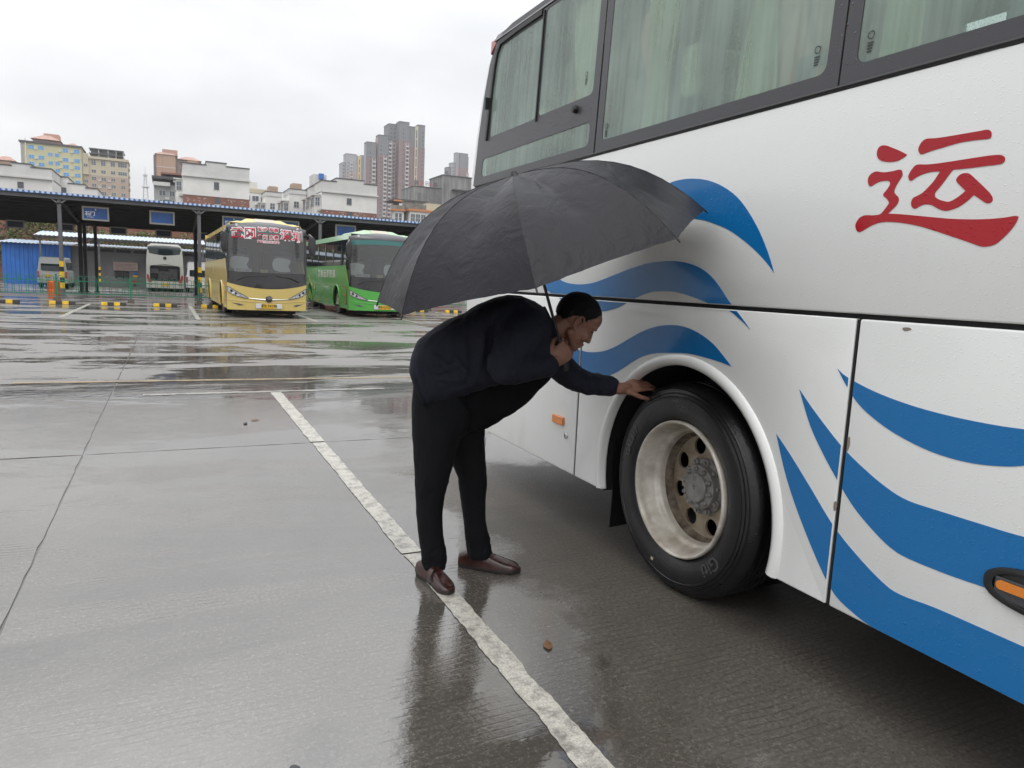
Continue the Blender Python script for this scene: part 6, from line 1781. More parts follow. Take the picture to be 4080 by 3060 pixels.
# white coach seen from behind with its engine flap open
rc = empty('parked_white_coach', (-0.26, 50.0, 0), 0, 'white coach seen from behind with its engine flap open', 'bus')
M_COACHW = paint('coach_offwhite_paint', (0.50, 0.50, 0.46), drops=0, dirt=0.3)
h = 1.06
prof = [(0.20, 1.0), (0.9, 1.0), (1.5, 0.985), (2.2, 0.95), (2.75, 0.90), (2.88, 0.84), (2.93, 0.70)]
def rear_y(z): return 0.05 * max(0, z - 1.6) + (0.35 * max(0, z - 2.7))
win = smooth_loop([(-0.84, 2.80), (0.84, 2.80), (0.87, 2.45), (0.80, 2.33), (0.0, 2.24), (-0.80, 2.33), (-0.87, 2.45)], 4)
eng = smooth_loop([(-0.86, 1.48), (-0.80, 1.60), (0.0, 1.70), (0.80, 1.60), (0.86, 1.48), (0.86, 0.64), (-0.86, 0.64)], 1)
outer = [(-h * 1.0, 0.22), (h * 1.0, 0.22), (h, 0.9), (h * 0.985, 1.6), (h * 0.95, 2.3), (h * 0.88, 2.8), (h * 0.72, 2.95), (-h * 0.72, 2.95), (-h * 0.88, 2.8), (-h * 0.95, 2.3), (-h * 0.985, 1.6), (-h, 0.9)]
q = MB(); q.plate([outer, win[::-1], eng[::-1]], lambda u, v, d: (u, rear_y(v) + d, v), 0.05); q.build('rear_panel', M_COACHW, rc)
q = MB(); q.plate([win], lambda u, v, d: (u, rear_y(v) + 0.012 + d, v), 0.006); q.build('rear_window', M_SIDEGLASS, rc)
q = MB(); q.plate([outer], lambda u, v, d: (u * 0.995, 0.06 + rear_y(v) + d * 9.0, v), 1.0)
bdy = q.build('body', M_COACHW, rc)
q = MB(); q.box(-0.84, 0.84, 0.051, 0.055, 0.66, 1.60); q.build('engine_bay', M_DARK, rc)
for i, (x, z, w_, hh) in enumerate(((-0.6, 1.25, 0.2, 0.14), (-0.1, 1.0, 0.3, 0.25), (0.45, 1.1, 0.25, 0.3))):
    q = MB(); q.box(x - w_, x + w_, 0.02, 0.05, z - hh, z + hh); q.build('engine_block', mat('engine_grey', (0.06, 0.06, 0.06), 0.6, var=0.5, var_scale=5), rc, bevel=0.02)
for s in (-1, 1):
    q = MB(); q.plate([smooth_loop([(s * 1.0, 1.05), (s * 0.90, 0.98), (s * 0.86, 0.80), (s * 0.74, 0.62), (s * 0.92, 0.60), (s * 1.02, 0.80)], 3)], lambda u, v, d: (u, rear_y(v) - 0.02 + d, v), 0.03); q.build('tail_lamp', M_REDLENS, rc)
    q = MB(); q.box(s * 0.82 - 0.1, s * 0.82 + 0.1, -0.012, 0.01, 0.42, 0.47); q.build('reflector', M_REDLENS, rc)
    wl = empty('wheel', (s * (h - 0.18), 2.6, 0.46)); wl.parent = rc
    q = MB(); q.lathe([(0.2, -0.16), (0.44, -0.15), (0.46, -0.1), (0.46, 0.1), (0.44, 0.15), (0.2, 0.16)], (0, 0, 0), 'X', 24); link('tyre', q.mesh('tyre', smooth=35), M_TYRE, wl)
q = MB(); q.lathe([(0.0005, -0.02), (0.09, -0.018), (0.10, 0.0)], (0.0, 0.01, 2.08), 'Y', 18); q.build('emblem', M_GLBLACK, rc, smooth=True)
q = MB(); q.box(-0.20, 0.20, -0.02, 0.0, 0.36, 0.52); q.build('number_plate', M_PLATE, rc)
q = MB(); q.box(-0.95, 0.95, 0.1, 0.2, 0.15, 0.26); q.build('rear_beam', M_DARK, rc)

def van(name, loc, label, body_c, W=1.5, H=1.80, plate=True):
    v = empty(name, loc, 0, label, 'van', 'vans parked behind the shelter')
    M_V = paint(name + '_paint', body_c, drops=0, dirt=0.4)
    h = W / 2
    sec = [(-h, 0.30), (h, 0.30), (h, 0.95), (h * 0.93, 1.15), (h * 0.84, H - 0.12), (h * 0.74, H), (-h * 0.74, H), (-h * 0.84, H - 0.12), (-h * 0.93, 1.15), (-h, 0.95)]
    m = MB(); n = len(sec); rows = []
    for y, zs, ins in ((0.0, 1.0, 0.0), (0.08, 1.0, 0.0), (3.0, 1.0, 0.0), (3.35, 0.97, 0.02), (3.9, 0.58, 0.05), (4.0, 0.5, 0.08)):
        rows.append([(x * (1 - ins), y + (0.12 * max(0, z - 0.95) if y == 0.0 else 0), 0.30 + (z - 0.30) * zs) for x, z in sec])
    for r_ in rows: m.v += r_
    for j in range(len(rows) - 1):
        for i in range(n): m.f.append((j * n + i, j * n + (i + 1) % n, (j + 1) * n + (i + 1) % n, (j + 1) * n + i))
    m.f.append(tuple(range(n))); m.f.append(tuple((len(rows) - 1) * n + i for i in range(n)))
    m.build('body', M_V, v, bevel=0.03)
    q = MB(); q.plate([round_rect(-h * 0.74, h * 0.74, 1.02, 1.42, 0.06)], lambda u, z, d: (u, -0.012 + 0.12 * max(0, z - 0.95) + d, z), 0.01); q.build('rear_window', M_SIDEGLASS, v)
    for s in (-1, 1):
        q = MB(); q.box(s * h * 0.93 - 0.05, s * h * 0.93 + 0.05, -0.02, 0.03, 0.62, 0.98); q.build('tail_lamp', M_REDLENS, v, bevel=0.01)
        for k in range(3):
            q = MB(); y0 = 0.35 + 0.95 * k; q.plate([[(y0, 1.02), (y0 + 0.82, 1.02), (y0 + 0.78, 1.52), (y0 + 0.02, 1.52)]], lambda u, z, d: (s * (h * (0.975 - 0.17 * (z - 0.95)) + 0.004 - d), u, z), 0.004); q.build('side_window', M_SIDEGLASS, v)
        for y in (0.75, 3.2):
            q = MB(); q.lathe([(0.0005, -0.10), (0.17, -0.10), (0.18, -0.09), (0.27, -0.10), (0.29, -0.07), (0.29, 0.07), (0.2, 0.1)], (s * (h - 0.1), y, 0.29), 'X', 20); q.build('wheel', M_TYRE, v, smooth=35)
    q = MB(); q.box(-h * 0.97, h * 0.97, -0.06, 0.02, 0.30, 0.48); q.build('bumper', M_V, v, bevel=0.02)
    if plate:
        q = MB(); q.box(-0.36, -0.06, -0.025, -0.005, 0.66, 0.80); q.build('number_plate', M_PLATE, v)
    return v
van('grey_van', (-6.2, 49.6, 0), 'grey minivan seen from behind in front of the blue shed', (0.40, 0.42, 0.40), W=1.5, H=1.82)
van('white_van', (1.72, 49.8, 0), 'white van seen between the dark pillars left of the yellow coach', (0.70, 0.70, 0.69), W=1.6, H=1.95)
# ================================================================== town behind the station
M_WGLASS = mat('far_window_glass', (0.10, 0.12, 0.14), 0.15, spec=0.6)
M_WBLUE = mat('far_window_blue', (0.12, 0.34, 0.66), 0.2, spec=0.6)
M_WFRAME = mat('far_window_frame', (0.55, 0.56, 0.56), 0.6)
M_WFRAMEB = mat('far_window_frame_blue', (0.35, 0.55, 0.75), 0.5)
M_ACW = mat('aircon_white', (0.6, 0.6, 0.58), 0.6)
M_CAP = mat('parapet_cap_dark', (0.09, 0.09, 0.095), 0.8)
M_WHITEW = mat('white_render', (0.74, 0.735, 0.71), 0.85, var=0.10, var_scale=0.25)
M_WHITEG = mat('pale_grey_render', (0.60, 0.60, 0.585), 0.85, var=0.10, var_scale=0.2)
M_TERR = mat('terracotta_roof', (0.46, 0.29, 0.24), 0.8, var=0.2, var_scale=0.5)
WIN = {}
def win_mesh(w, h, nx, ny, fm, gm, fw=0.09):
    k = (w, h, nx, ny, fm.name, gm.name)
    if k in WIN: return WIN[k]
    me = bpy.data.meshes.new('window'); v, f, mi = [], [], []
    def quad(x0, x1, y, z0, z1, m):
        b_ = len(v); v.extend([(x0, y, z0), (x1, y, z0), (x1, y, z1), (x0, y, z1)]); f.append((b_, b_ + 1, b_ + 2, b_ + 3)); mi.append(m)
    def bx(x0, x1, z0, z1):
        q = MB(); q.box(x0, x1, -0.10, 0.0, z0, z1); b_ = len(v); v.extend(q.v); f.extend([tuple(i + b_ for i in t) for t in q.f]); mi.extend([0] * 6)
    quad(0, w, -0.03, 0, h, 1)
    for i in range(nx + 1):
        x = (w - fw) * i / nx; bx(x, x + fw, 0, h)
    for j in range(ny + 1):
        z = (h - fw) * j / ny; bx(0, w, z + 0.001, z + fw - 0.001)
    me.from_pydata(v, [], f); me.materials.append(fm); me.materials.append(gm)
    me.polygons.foreach_set('material_index', mi); me.update()
    WIN[k] = me
    return me
def put_win(b, me, x, y, z, rz=0.0, name='window'):
    o = link(name, me, None, b, None)
    o.matrix_basis = Matrix.Translation(Vector((x, y, z)) - b.matrix_basis.translation) @ Matrix.Rotation(rz, 4, 'Z')
    return o
acm = MB(); acm.box(-0.45, 0.45, -0.4, 0.0, 0, 0.6); acm.lathe([(0.22, -0.005), (0.0005, -0.005)], (0, -0.4, 0.3), 'Y', 10)
AC_ME = acm.mesh('aircon_unit')
def box_part(b, name, m, x0, x1, y0, y1, z0, z1):
    q = MB(); q.box(x0, x1, y0, y1, z0, z1); return q.build(name, m, b, inv=True)
def bld(name, x, y, label): return empty(name, (x, y, 0), 0, label, 'building')

# yellow apartment block with blue windows
b = bld('apartment_block', -43, 366, 'pale yellow apartment block with blue windows and a terracotta roof')
M_YW = mat('pale_yellow_render', (0.56, 0.54, 0.34), 0.85, var=0.08, var_scale=0.1)
box_part(b, 'wall', M_YW, -54, -32.6, 360, 376, 0, 50.2)
box_part(b, 'parapet', M_CAP, -54.6, -32.3, 359.4, 376.4, 50.2, 50.9)
box_part(b, 'corner_band', mat('corner_grey', (0.36, 0.36, 0.33), 0.8), -54.05, -53.0, 359.9, 360.5, 0, 50.19)
pb = MB(); pb.tube([(-52.3, 359.7, 5), (-52.3, 359.7, 51.8)], 0.22, 8); pb.build('downpipe', M_WHITEW, b, inv=True)
big = win_mesh(2.0, 1.55, 2, 2, M_WFRAMEB, M_WBLUE); sml = win_mesh(1.6, 1.4, 2, 1, M_WFRAMEB, M_WBLUE)
for zt in (49.3, 45.5, 42.65, 39.6, 36.65, 33.8, 30.9):
    for x in (-51.4, -48.0, -39.4, -35.3):
        put_win(b, big, x, 360, zt - 1.55)
    for x in (-40.3, -36.2, -48.9):
        put_win(b, AC_ME, x, 359.95, zt - 1.6, name='aircon_unit').data.materials or AC_ME.materials.append(M_ACW)
for zt in (47.0, 43.6, 40.7, 37.8, 34.8):
    for x in (-44.6, -42.2): put_win(b, sml, x, 360, zt - 1.4)
def hip(b, x0, x1, y0, y1, z0, z1, ins, m, name='roof'):
    q = MB(); q.add([(x0, y0, z0), (x1, y0, z0), (x1, y1, z0), (x0, y1, z0), (x0 + ins, y0 + ins, z1), (x1 - ins, y0 + ins, z1), (x1 - ins, y1 - ins, z1), (x0 + ins, y1 - ins, z1)], [(4, 5, 6, 7), (0, 1, 5, 4), (1, 2, 6, 5), (2, 3, 7, 6), (3, 0, 4, 7)])
    return q.build(name, m, b, inv=True)
box_part(b, 'roof_house', mat('roof_house_pink', (0.48, 0.33, 0.27), 0.85), -50.5, -41, 366, 376, 50.9, 52.8)
hip(b, -51.3, -40.4, 364.5, 376, 52.8, 55.0, 4.2, M_TERR); box_part(b, 'roof_tower', mat('roof_tower_pink', (0.52, 0.30, 0.23), 0.85), -47.0, -41.5, 369, 375, 53.6, 55.9)
hip(b, -40.4, -32.6, 366, 376, 50.9, 53.0, 3.4, M_TERR)
# beige block
b = bld('apartment_block', -23, 366, 'beige apartment block with an open pergola roof beside the yellow one')
M_BG1 = mat('cream_render', (0.55, 0.49, 0.36), 0.85, var=0.08, var_scale=0.1); M_BG2 = mat('pinkish_beige_render', (0.44, 0.345, 0.27), 0.85, var=0.08, var_scale=0.1)
box_part(b, 'lower_wall', M_BG2, -32.5, -15.5, 361, 376, 0, 39.7); box_part(b, 'upper_wall', M_BG1, -32.5, -15.5, 361, 376, 39.7, 46.4)
box_part(b, 'stair_wall', M_BG1, -32.5, -30.2, 360.4, 361, 39.7, 48.4); box_part(b, 'cornice', M_BG1, -30.2, -15.2, 360.3, 376, 46.4, 47.4)
box_part(b, 'pergola_roof', M_CAP, -30.0, -17.0, 361.5, 374, 50.6, 51.0); box_part(b, 'pergola_roof', M_CAP, -30.0, -17.1, 361.4, 374, 48.6, 48.95); box_part(b, 'roof_room', mat('roof_room_grey', (0.30, 0.30, 0.31), 0.8), -29.5, -20, 364, 374, 47.4, 50.6)
for x in (-29.9, -26.5, -23.0, -20.0, -17.3): box_part(b, 'pergola_post', M_WHITEG, x, x + 0.25, 361.6, 361.85, 47.4, 50.6)
wa = win_mesh(1.8, 2.0, 2, 3, M_WFRAME, M_WGLASS); wb = win_mesh(1.8, 1.4, 2, 2, M_WFRAME, M_WGLASS); wc = win_mesh(3.4, 2.0, 4, 2, M_WFRAME, M_WGLASS); wd = win_mesh(1.6, 1.3, 2, 2, M_WFRAME, M_WGLASS); we = win_mesh(3.4, 1.5, 4, 2, M_WFRAME, M_WGLASS)
for r_, zt in enumerate((45.9, 42.05, 39.05, 36.2, 33.05, 30.0)):
    for x in (-29.3, -25.7, -22.1):
        put_win(b, wa if r_ == 0 else wb, x, 361, zt - (2.0 if r_ == 0 else 1.4))
        if r_ > 1 and x > -26: put_win(b, AC_ME, x - 0.6, 360.95, zt - 1.7, name='aircon_unit')
    if r_ < 2: put_win(b, wc if r_ == 0 else we, -19.3, 361, zt - (2.0 if r_ == 0 else 1.5))
    else: put_win(b, wb, -18.4, 361, zt - 1.4)
for zt in (44.1, 40.7, 37.6, 34.7): put_win(b, wd, -32.1, 360.4 if zt > 41 else 361, zt - 1.3)
for z in (44.0, 41.0, 38.0, 35.5): box_part(b, 'side_balcony', M_BG2, -15.5, -14.9, 362, 366, z - 0.9, z)

# orange-roofed block behind
b = bld('apartment_block', 4, 440, 'brown apartment block with an orange tiled roof behind the grey houses')
M_OR = mat('tan_render', (0.44, 0.29, 0.205), 0.85, var=0.08, var_scale=0.1); M_ORD = mat('grey_recess', (0.22, 0.18, 0.17), 0.85)
box_part(b, 'wall', M_OR, -5.2, 3.9, 432, 448, 0, 61.2); box_part(b, 'side_recess', M_ORD, -6.6, -5.2, 434, 448, 0, 60.8)
box_part(b, 'wing', mat('tan_wing', (0.34, 0.23, 0.18), 0.85), 3.9, 16.2, 435, 450, 0, 59.6)
box_part(b, 'wing_bay', M_OR, 9.8, 15.0, 434.2, 435, 0, 59.8); box_part(b, 'recess', M_ORD, 3.9, 4.9, 433.5, 435, 0, 60)
box_part(b, 'band', M_WHITEG, -5.3, 4.0, 431.9, 432, 54.6, 54.9); box_part(b, 'pilaster', mat('pilaster_tan', (0.38, 0.24, 0.17), 0.85), -2.5, -2.1, 431.95, 432, 0, 61)
hip(b, -6.0, 5.0, 431.5, 448, 61.2, 63.0, 3.6, M_TERR); box_part(b, 'roof_tower', mat('roof_tower_tan', (0.45, 0.27, 0.21), 0.85), -2.3, 5.0, 434, 442, 61.9, 64.2)
hip(b, 4.6, 16.8, 434, 450, 59.9, 62.0, 4.2, M_TERR)
wo_ = win_mesh(1.6, 1.6, 2, 2, M_ORD, M_WGLASS)
for z in (57.0, 53.5, 50.0):
    for x in (6.0, 8.0): put_win(b, wo_, x, 435, z)
# radio mast
ms = empty('radio_mast', (-11.1, 450, 0), 0, 'white steel lattice radio mast between the blocks', 'mast')
M_MAST = mat('mast_grey', (0.50, 0.51, 0.53), 0.6)
def mast_w(z): return 0.35 + (55 - z) * 0.055 if z < 52 else 0.30
for sx, sy in ((-1, -1), (1, -1), (1, 1), (-1, 1)):
    q = MB(); q.tube([(sx * mast_w(z), sy * mast_w(z), z) for z in (0, 20, 36, 44, 52)], 0.16, 5); q.build('leg', M_MAST, ms)
lt = MB()
zz_ = 24.0
while zz_ < 52:
    w0, w1 = mast_w(zz_), mast_w(zz_ + 2)
    for a, c in (((-w0, -w0), (w1, -w1)), ((w0, -w0), (-w1, -w1)), ((-w0, w0), (-w1, -w1)), ((w0, -w0), (w1, w1))):
        lt.bar((a[0], a[1], zz_), (c[0], c[1], zz_ + 2), 0.12)
    zz_ += 2
lo_ = lt.build('lattice', M_MAST, ms); lo_['kind'] = 'stuff'
for z, r_ in ((51.0, 0.9), (44.8, 1.6)):
    q = MB(); q.lathe([(r_, 0), (r_ * 1.1, 0.05), (r_ * 1.1, 0.5), (r_, 0.55)], (0, 0, z), 'Z', 12); q.build('platform', M_MAST, ms)
    for i in range(6):
        a = R(60 * i); q = MB(); q.box(-0.12, 0.12, -0.08, 0.08, 0, 1.2); o = q.build('antenna', M_WHITEW, ms); o.location = (r_ * 1.1 * math.cos(a), r_ * 1.1 * math.sin(a), z)
q = MB(); q.tube([(0, 0, 52), (0, 0, 56.5)], [0.16, 0.05], 5); q.build('spire', M_MAST, ms)

# row houses with stepped parapets, white over brick
def stepped(name, y, tops, ledge, brick, label, wins, depth=40.0):
    x0, x1 = tops[0][0], tops[-1][1]
    b = bld(name, (x0 + x1) / 2, y, label)
    box_part(b, 'brick_base', M_BRICK, x0, x1, y + 0.1, y + depth, 0, brick)
    box_part(b, 'wall', M_WHITEW, x0, x1, y, y + depth, brick, ledge)
    box_part(b, 'ledge', M_WHITEG, x0 - 0.3, x1 + 0.3, y - 0.55, y, ledge, ledge + 0.35)
    for a, c, z in tops:
        box_part(b, 'parapet_wall', M_WHITEG, a, c, y - 0.25, y + depth, ledge + 0.35, z)
        box_part(b, 'coping', M_CAP, a - 0.1, c + 0.1, y - 0.4, y + depth, z, z + 0.22)
    for x, z, w_, h_ in wins:
        wo = put_win(b, win_mesh(w_, h_, 2, 2, M_CAP, M_WGLASS), x, y - 0.02, z)
        box_part(b, 'window_surround', M_WHITEG, x - 0.15, x + w_ + 0.15, y - 0.06, y - 0.01, z - 0.25, z - 0.05)
    return b
bL = stepped('row_house', 190, [(-33.5, -30.3, 21.9), (-30.3, -26.8, 22.5), (-26.8, -23.0, 21.9)], 19.6, 9.0, 'white gable house with stepped parapet at the far left', [(-29.4, 17.4, 1.1, 1.3)])
bM = stepped('row_house', 190, [(3.2, 8.3, 26.2), (8.3, 12.8, 27.0), (12.8, 18.0, 26.3)], 23.3, 19.1, 'pale gable house with stepped parapet left of the red towers', [(10.0, 20.8, 1.1, 1.7), (10.2, 17.4, 1.1, 1.4)])
bR = stepped('row_house', 190, [(35.4, 39.0, 25.4), (39.0, 46.2, 26.3), (46.2, 49.7, 25.5)], 22.6, 18.3, 'white gable house with stepped parapet right below the red towers', [(41.8, 20.0, 1.2, 1.6), (42.0, 16.9, 1.2, 1.3)])
vm = mat('brick_tile_chips', (0.5, 0.42, 0.38), 0.8)
rnd = random.Random(5)
def chips(b, x0, x1, y, z0, z1, n):
    q = MB()
    for i in range(n):
        x = rnd.uniform(x0, x1); z = rnd.uniform(z0, z1); q.box(x, x + 0.35, y - 0.02, y + 0.05, z, z + 0.14)
    o = q.build('light_bricks', vm, b, inv=True); o['kind'] = 'stuff'
chips(bM, 4, 17, 190.1, 15.5, 18.6, 40); chips(bR, 36, 49, 190.1, 15.5, 18.0, 40)
# bay windows stepping down the left flanks of the row houses
def flank(b, x, ys, ztop, zbase, m):
    for k, y in enumerate(ys):
        box_part(b, 'bay_window', M_WHITEW, x - 1.5, x, y, y + 4.2, zbase, ztop - 3.4)
        box_part(b, 'bay_roof', M_WHITEG, x - 2.0, x + 0.0, y - 0.3, y + 4.6, ztop - 3.4, ztop - 3.1)
        put_win(b, win_mesh(1.2, 2.2, 2, 2, M_WFRAME, M_WGLASS), x - 1.42, y - 0.02, ztop - 6.0)
        put_win(b, win_mesh(3.6, 2.2, 4, 2, M_WFRAME, M_WGLASS), x - 1.52, y + 4.0, ztop - 6.0, -math.pi / 2)
        put_win(b, AC_ME, x - 0.4, y - 0.05, ztop - 7.2, name='aircon_unit')
flank(bR, 35.4, (191.5, 198, 205), 25.2, 16.0, 0); flank(bM, 3.2, (192, 199), 26.0, 16.0, 0)
box_part(bR, 'roof_stair', M_WHITEG, 35.0, 38.5, 200, 206, 25.5, 28.2); box_part(bR, 'roof_shed_blue', M_SHEDBLUE, 36.4, 37.6, 199, 200, 27.0, 28.4)
for k, (x0, x1, y, z, lb) in enumerate(((30.6, 35.2, 212, 25.0, 'white row house end with stepped bays, second left of the red towers'), (26.4, 31.0, 230, 25.6, 'white row house end with a rusty roof hut, third left of the red towers'))):
    b = bld('row_house', (x0 + x1) / 2, y, lb)
    box_part(b, 'wall', M_WHITEW, x0, x1, y, y + 12, 0, z - 1.2); box_part(b, 'parapet', M_WHITEG, x0 - 0.1, x1 + 0.1, y - 0.2, y + 12, z - 1.2, z); box_part(b, 'coping', M_CAP, x0 - 0.2, x1 + 0.2, y - 0.3, y + 12.1, z, z + 0.2)
    flank(b, x0, (y + 0.5, y + 7), z, 12.0, 0)
    put_win(b, win_mesh(1.4, 1.8, 2, 2, M_WFRAME, M_WGLASS), x0 + 1.2, y - 0.02, z - 5)
    box_part(b, 'roof_hut', mat('roof_hut_tan', (0.42, 0.30, 0.22), 0.85), x0 + 1.4, x1 - 0.6, y + 4, y + 9, z + 0.2, z + 2.2)
b = bld('terrace_block', 24, 240, 'cream terrace block with a long strip of windows behind the grey gable house')
box_part(b, 'wall', M_WHITEW, 20.5, 31.0, 240, 252, 0, 26.0); box_part(b, 'cream_band', M_BG1, 20.4, 31.1, 239.8, 252, 26.0, 27.2); box_part(b, 'roof_room', M_WHITEG, 22.0, 25.5, 244, 250, 27.2, 29.6)
for i in range(4): put_win(b, win_mesh(2.0, 1.7, 2, 1, M_WFRAME, M_WGLASS), 21.0 + 2.5 * i, 240, 23.4)
for i in range(4): put_win(b, win_mesh(2.0, 1.7, 2, 1, M_WFRAME, M_WGLASS), 21.0 + 2.5 * i, 240, 19.4)
# left steps behind the far-left gable
b = bld('row_house', -19, 205, 'low white row house stepping down right of the far left gable')
for x0, x1, z in ((-24.5, -21.6, 22.0), (-21.6, -18.0, 20.6), (-18.0, -15.5, 19.9)):
    box_part(b, 'wall', M_WHITEW, x0, x1, 205, 218, 0, z); box_part(b, 'coping', M_CAP, x0 - 0.1, x1 + 0.1, 204.8, 218, z, z + 0.2)
put_win(b, win_mesh(2.0, 2.4, 2, 2, M_CAP, M_WGLASS), -24.0, 204.98, 17.2)
b = bld('roof_house', -37, 240, 'pinkish roof house peeping over the far left parapet')
box_part(b, 'wall', mat('pink_render', (0.50, 0.36, 0.29), 0.85), -41.5, -37.5, 240, 250, 0, 28.6); hip(b, -41.8, -37.2, 239.5, 250, 28.6, 29.8, 1.5, M_TERR)
# grey house in front of the brown block
b = bld('grey_house', -0.5, 200, 'weathered grey house with a roof terrace in front of the brown block')
M_GH = mat('grey_green_render', (0.38, 0.40, 0.39), 0.85, var=0.12, var_scale=0.3)
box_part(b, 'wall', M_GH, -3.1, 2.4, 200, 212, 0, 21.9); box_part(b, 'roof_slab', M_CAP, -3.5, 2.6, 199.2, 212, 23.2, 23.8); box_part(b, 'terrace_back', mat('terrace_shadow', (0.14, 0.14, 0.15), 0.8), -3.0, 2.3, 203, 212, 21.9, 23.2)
box_part(b, 'balcony', M_WHITEG, -3.2, 0.5, 199.0, 200, 21.5, 22.4); box_part(b, 'canopy', mat('rust_roof', (0.28, 0.13, 0.10), 0.8), -1.5, 3.4, 201, 208, 24.6, 25.0); box_part(b, 'canopy_screen', M_CAP, -1.5, 3.3, 206, 207, 23.8, 24.6)
for x in (-1.4, 0.9, 3.1): box_part(b, 'canopy_post', M_STEEL, x, x + 0.12, 201.2, 201.32, 23.8, 24.6)
for z in (19.2, 17.0):
    put_win(b, win_mesh(1.5, 1.3, 2, 1, M_WFRAME, M_WGLASS), -2.0, 199.98, z); put_win(b, win_mesh(1.2, 1.3, 2, 1, M_WFRAME, M_WGLASS), 0.3, 199.98, z)
    put_win(b, AC_ME, -0.2, 199.95, z - 0.9, name='aircon_unit')
box_part(b, 'bay', M_WHITEW, 1.6, 3.2, 199.4, 204, 10, 22.6); put_win(b, win_mesh(1.2, 2.6, 2, 3, M_WFRAME, M_WGLASS), 1.8, 199.38, 19.0)

# red and grey tower blocks
M_TG = mat('tower_grey', (0.215, 0.22, 0.235), 0.8, var=0.06, var_scale=0.05); M_TR = mat('tower_mauve', (0.275, 0.185, 0.185), 0.8, var=0.08, var_scale=0.05)
M_TGL = mat('tower_pale_grey', (0.35, 0.35, 0.37), 0.8); M_TCR = mat('tower_cream', (0.55, 0.50, 0.40), 0.8); M_TPK = mat('tower_pale_pink', (0.42, 0.33, 0.33), 0.8)
def shaft(b, x0, x1, y0, y1, top, split, up=M_TG, lowm=M_TR):
    box_part(b, 'lower_shaft', lowm, x0, x1, y0, y1, 0, split); box_part(b, 'upper_shaft', up, x0, x1, y0, y1, split, top)
    box_part(b, 'parapet', M_CAP, x0 - 0.2, x1 + 0.2, y0 - 0.2, y1 + 0.2, top, top + 0.5)
tw = win_mesh(1.3, 1.5, 1, 1, M_TGL, M_WGLASS); tb_me = None
def balcony_mesh():
    q = MB(); q.box(0, 2.6, -1.3, 0, 0, 1.1); q.box(0, 0.25, -1.2, 0, 1.1, 2.9); q.box(2.35, 2.6, -1.2, 0, 1.1, 2.9); return q.mesh('balcony')
BAL = balcony_mesh(); BAL.materials.append(mat('balcony_white', (0.55, 0.54, 0.54), 0.7))
def stack(b, me, x, y, z0, z1, step=3.0, name='window', rz=0.0):
    z = z0
    while z < z1:
        put_win(b, me, x, y, z, rz, name); z += step
t3 = bld('tower_block', 169, 552, 'tallest red and grey tower block with a cream stair strip')
shaft(t3, 158.6, 166.3, 544, 553, 119, 106.0); shaft(t3, 166.3, 171.6, 547, 560, 117, 103)
box_part(t3, 'stair_strip', M_TCR, 171.6, 174.0, 546, 560, 0, 118); shaft(t3, 174.0, 179.6, 546.6, 558, 119, 103); box_part(t3, 'edge_strip', M_TGL, 178.6, 180.4, 548, 558, 0, 103)
shaft(t3, 152.6, 158.5, 552, 566, 118.0, 105, M_TG, M_TPK)
slot = win_mesh(0.9, 6.0, 1, 1, M_TCR, M_CAP); stack(t3, slot, 172.4, 545.98, 60, 114, 7.0, 'stair_window')
stack(t3, BAL, 163.6, 543.9, 62, 103, 3.0, 'balcony'); stack(t3, tw, 161.2, 543.98, 62, 115, 3.0); stack(t3, tw, 156.4, 551.98, 60, 115, 3.0); stack(t3, tw, 153.8, 551.98, 60, 115, 3.0)
stack(t3, tw, 177.3, 546.55, 62, 116, 3.0)
stack(t3, win_mesh(1.6, 1.6, 1, 1, M_TGL, M_TGL), 158.58, 551.5, 62, 116, 3.0, 'window', -math.pi / 2)
t2 = bld('tower_block', 148, 552, 'second tallest red and grey tower block in the middle of the cluster')
shaft(t2, 142.8, 150.1, 544, 552, 107.3, 93.5); shaft(t2, 150.1, 153.4, 547, 558, 105.6, 93); box_part(t2, 'roof_block', M_TR, 147.8, 150.0, 544.4, 550, 104.2, 105.9)
stack(t2, BAL, 146.6, 543.9, 48, 92, 3.0, 'balcony'); stack(t2, tw, 144.2, 543.98, 48, 100, 3.0); stack(t2, BAL, 151.0, 546.9, 48, 103, 3.0, 'balcony')
box_part(t2, 'side_strip', M_TPK, 142.4, 142.8, 545, 552, 0, 106)
stack(t2, win_mesh(1.6, 1.6, 1, 1, M_TGL, M_WGLASS), 142.38, 550.5, 48, 104, 3.0, 'window', -math.pi / 2)
t1 = bld('tower_block', 137, 552, 'lower red and grey tower block left of the middle one')
shaft(t1, 134.0, 140.7, 544, 552, 101.2, 90.5); stack(t1, BAL, 138.0, 543.9, 60, 88, 3.0, 'balcony'); stack(t1, tw, 136.0, 543.98, 60, 96, 3.0); box_part(t1, 'side_strip', M_TGL, 133.6, 134.0, 545, 551, 0, 100)
t0 = bld('tower_block', 163, 722, 'faint distant tower pair with a yellow stair strip at the left of the cluster')
shaft(t0, 155.8, 166.4, 714, 726, 119, 103.0, M_TGL, M_TPK); box_part(t0, 'stair_strip', mat('stair_yellow', (0.55, 0.45, 0.25), 0.8), 166.8, 170.3, 713, 724, 0, 118.5); shaft(t0, 170.3, 173.6, 714, 724, 119, 103); shaft(t0, 152.6, 155.7, 716, 730, 110.5, 98, M_TGL, M_TGL)
stack(t0, win_mesh(1.0, 5.0, 1, 1, M_TCR, M_CAP), 168.1, 712.98, 75, 112, 7.0, 'stair_window'); stack(t0, BAL, 159.6, 713.9, 75, 112, 3.2, 'balcony'); stack(t0, tw, 157.0, 713.98, 75, 112, 3.2); stack(t0, tw, 153.5, 715.98, 75, 108, 3.2)
tR = bld('tower_block', 275, 722, 'lone stepped grey tower block right of the cluster beside the white coach')
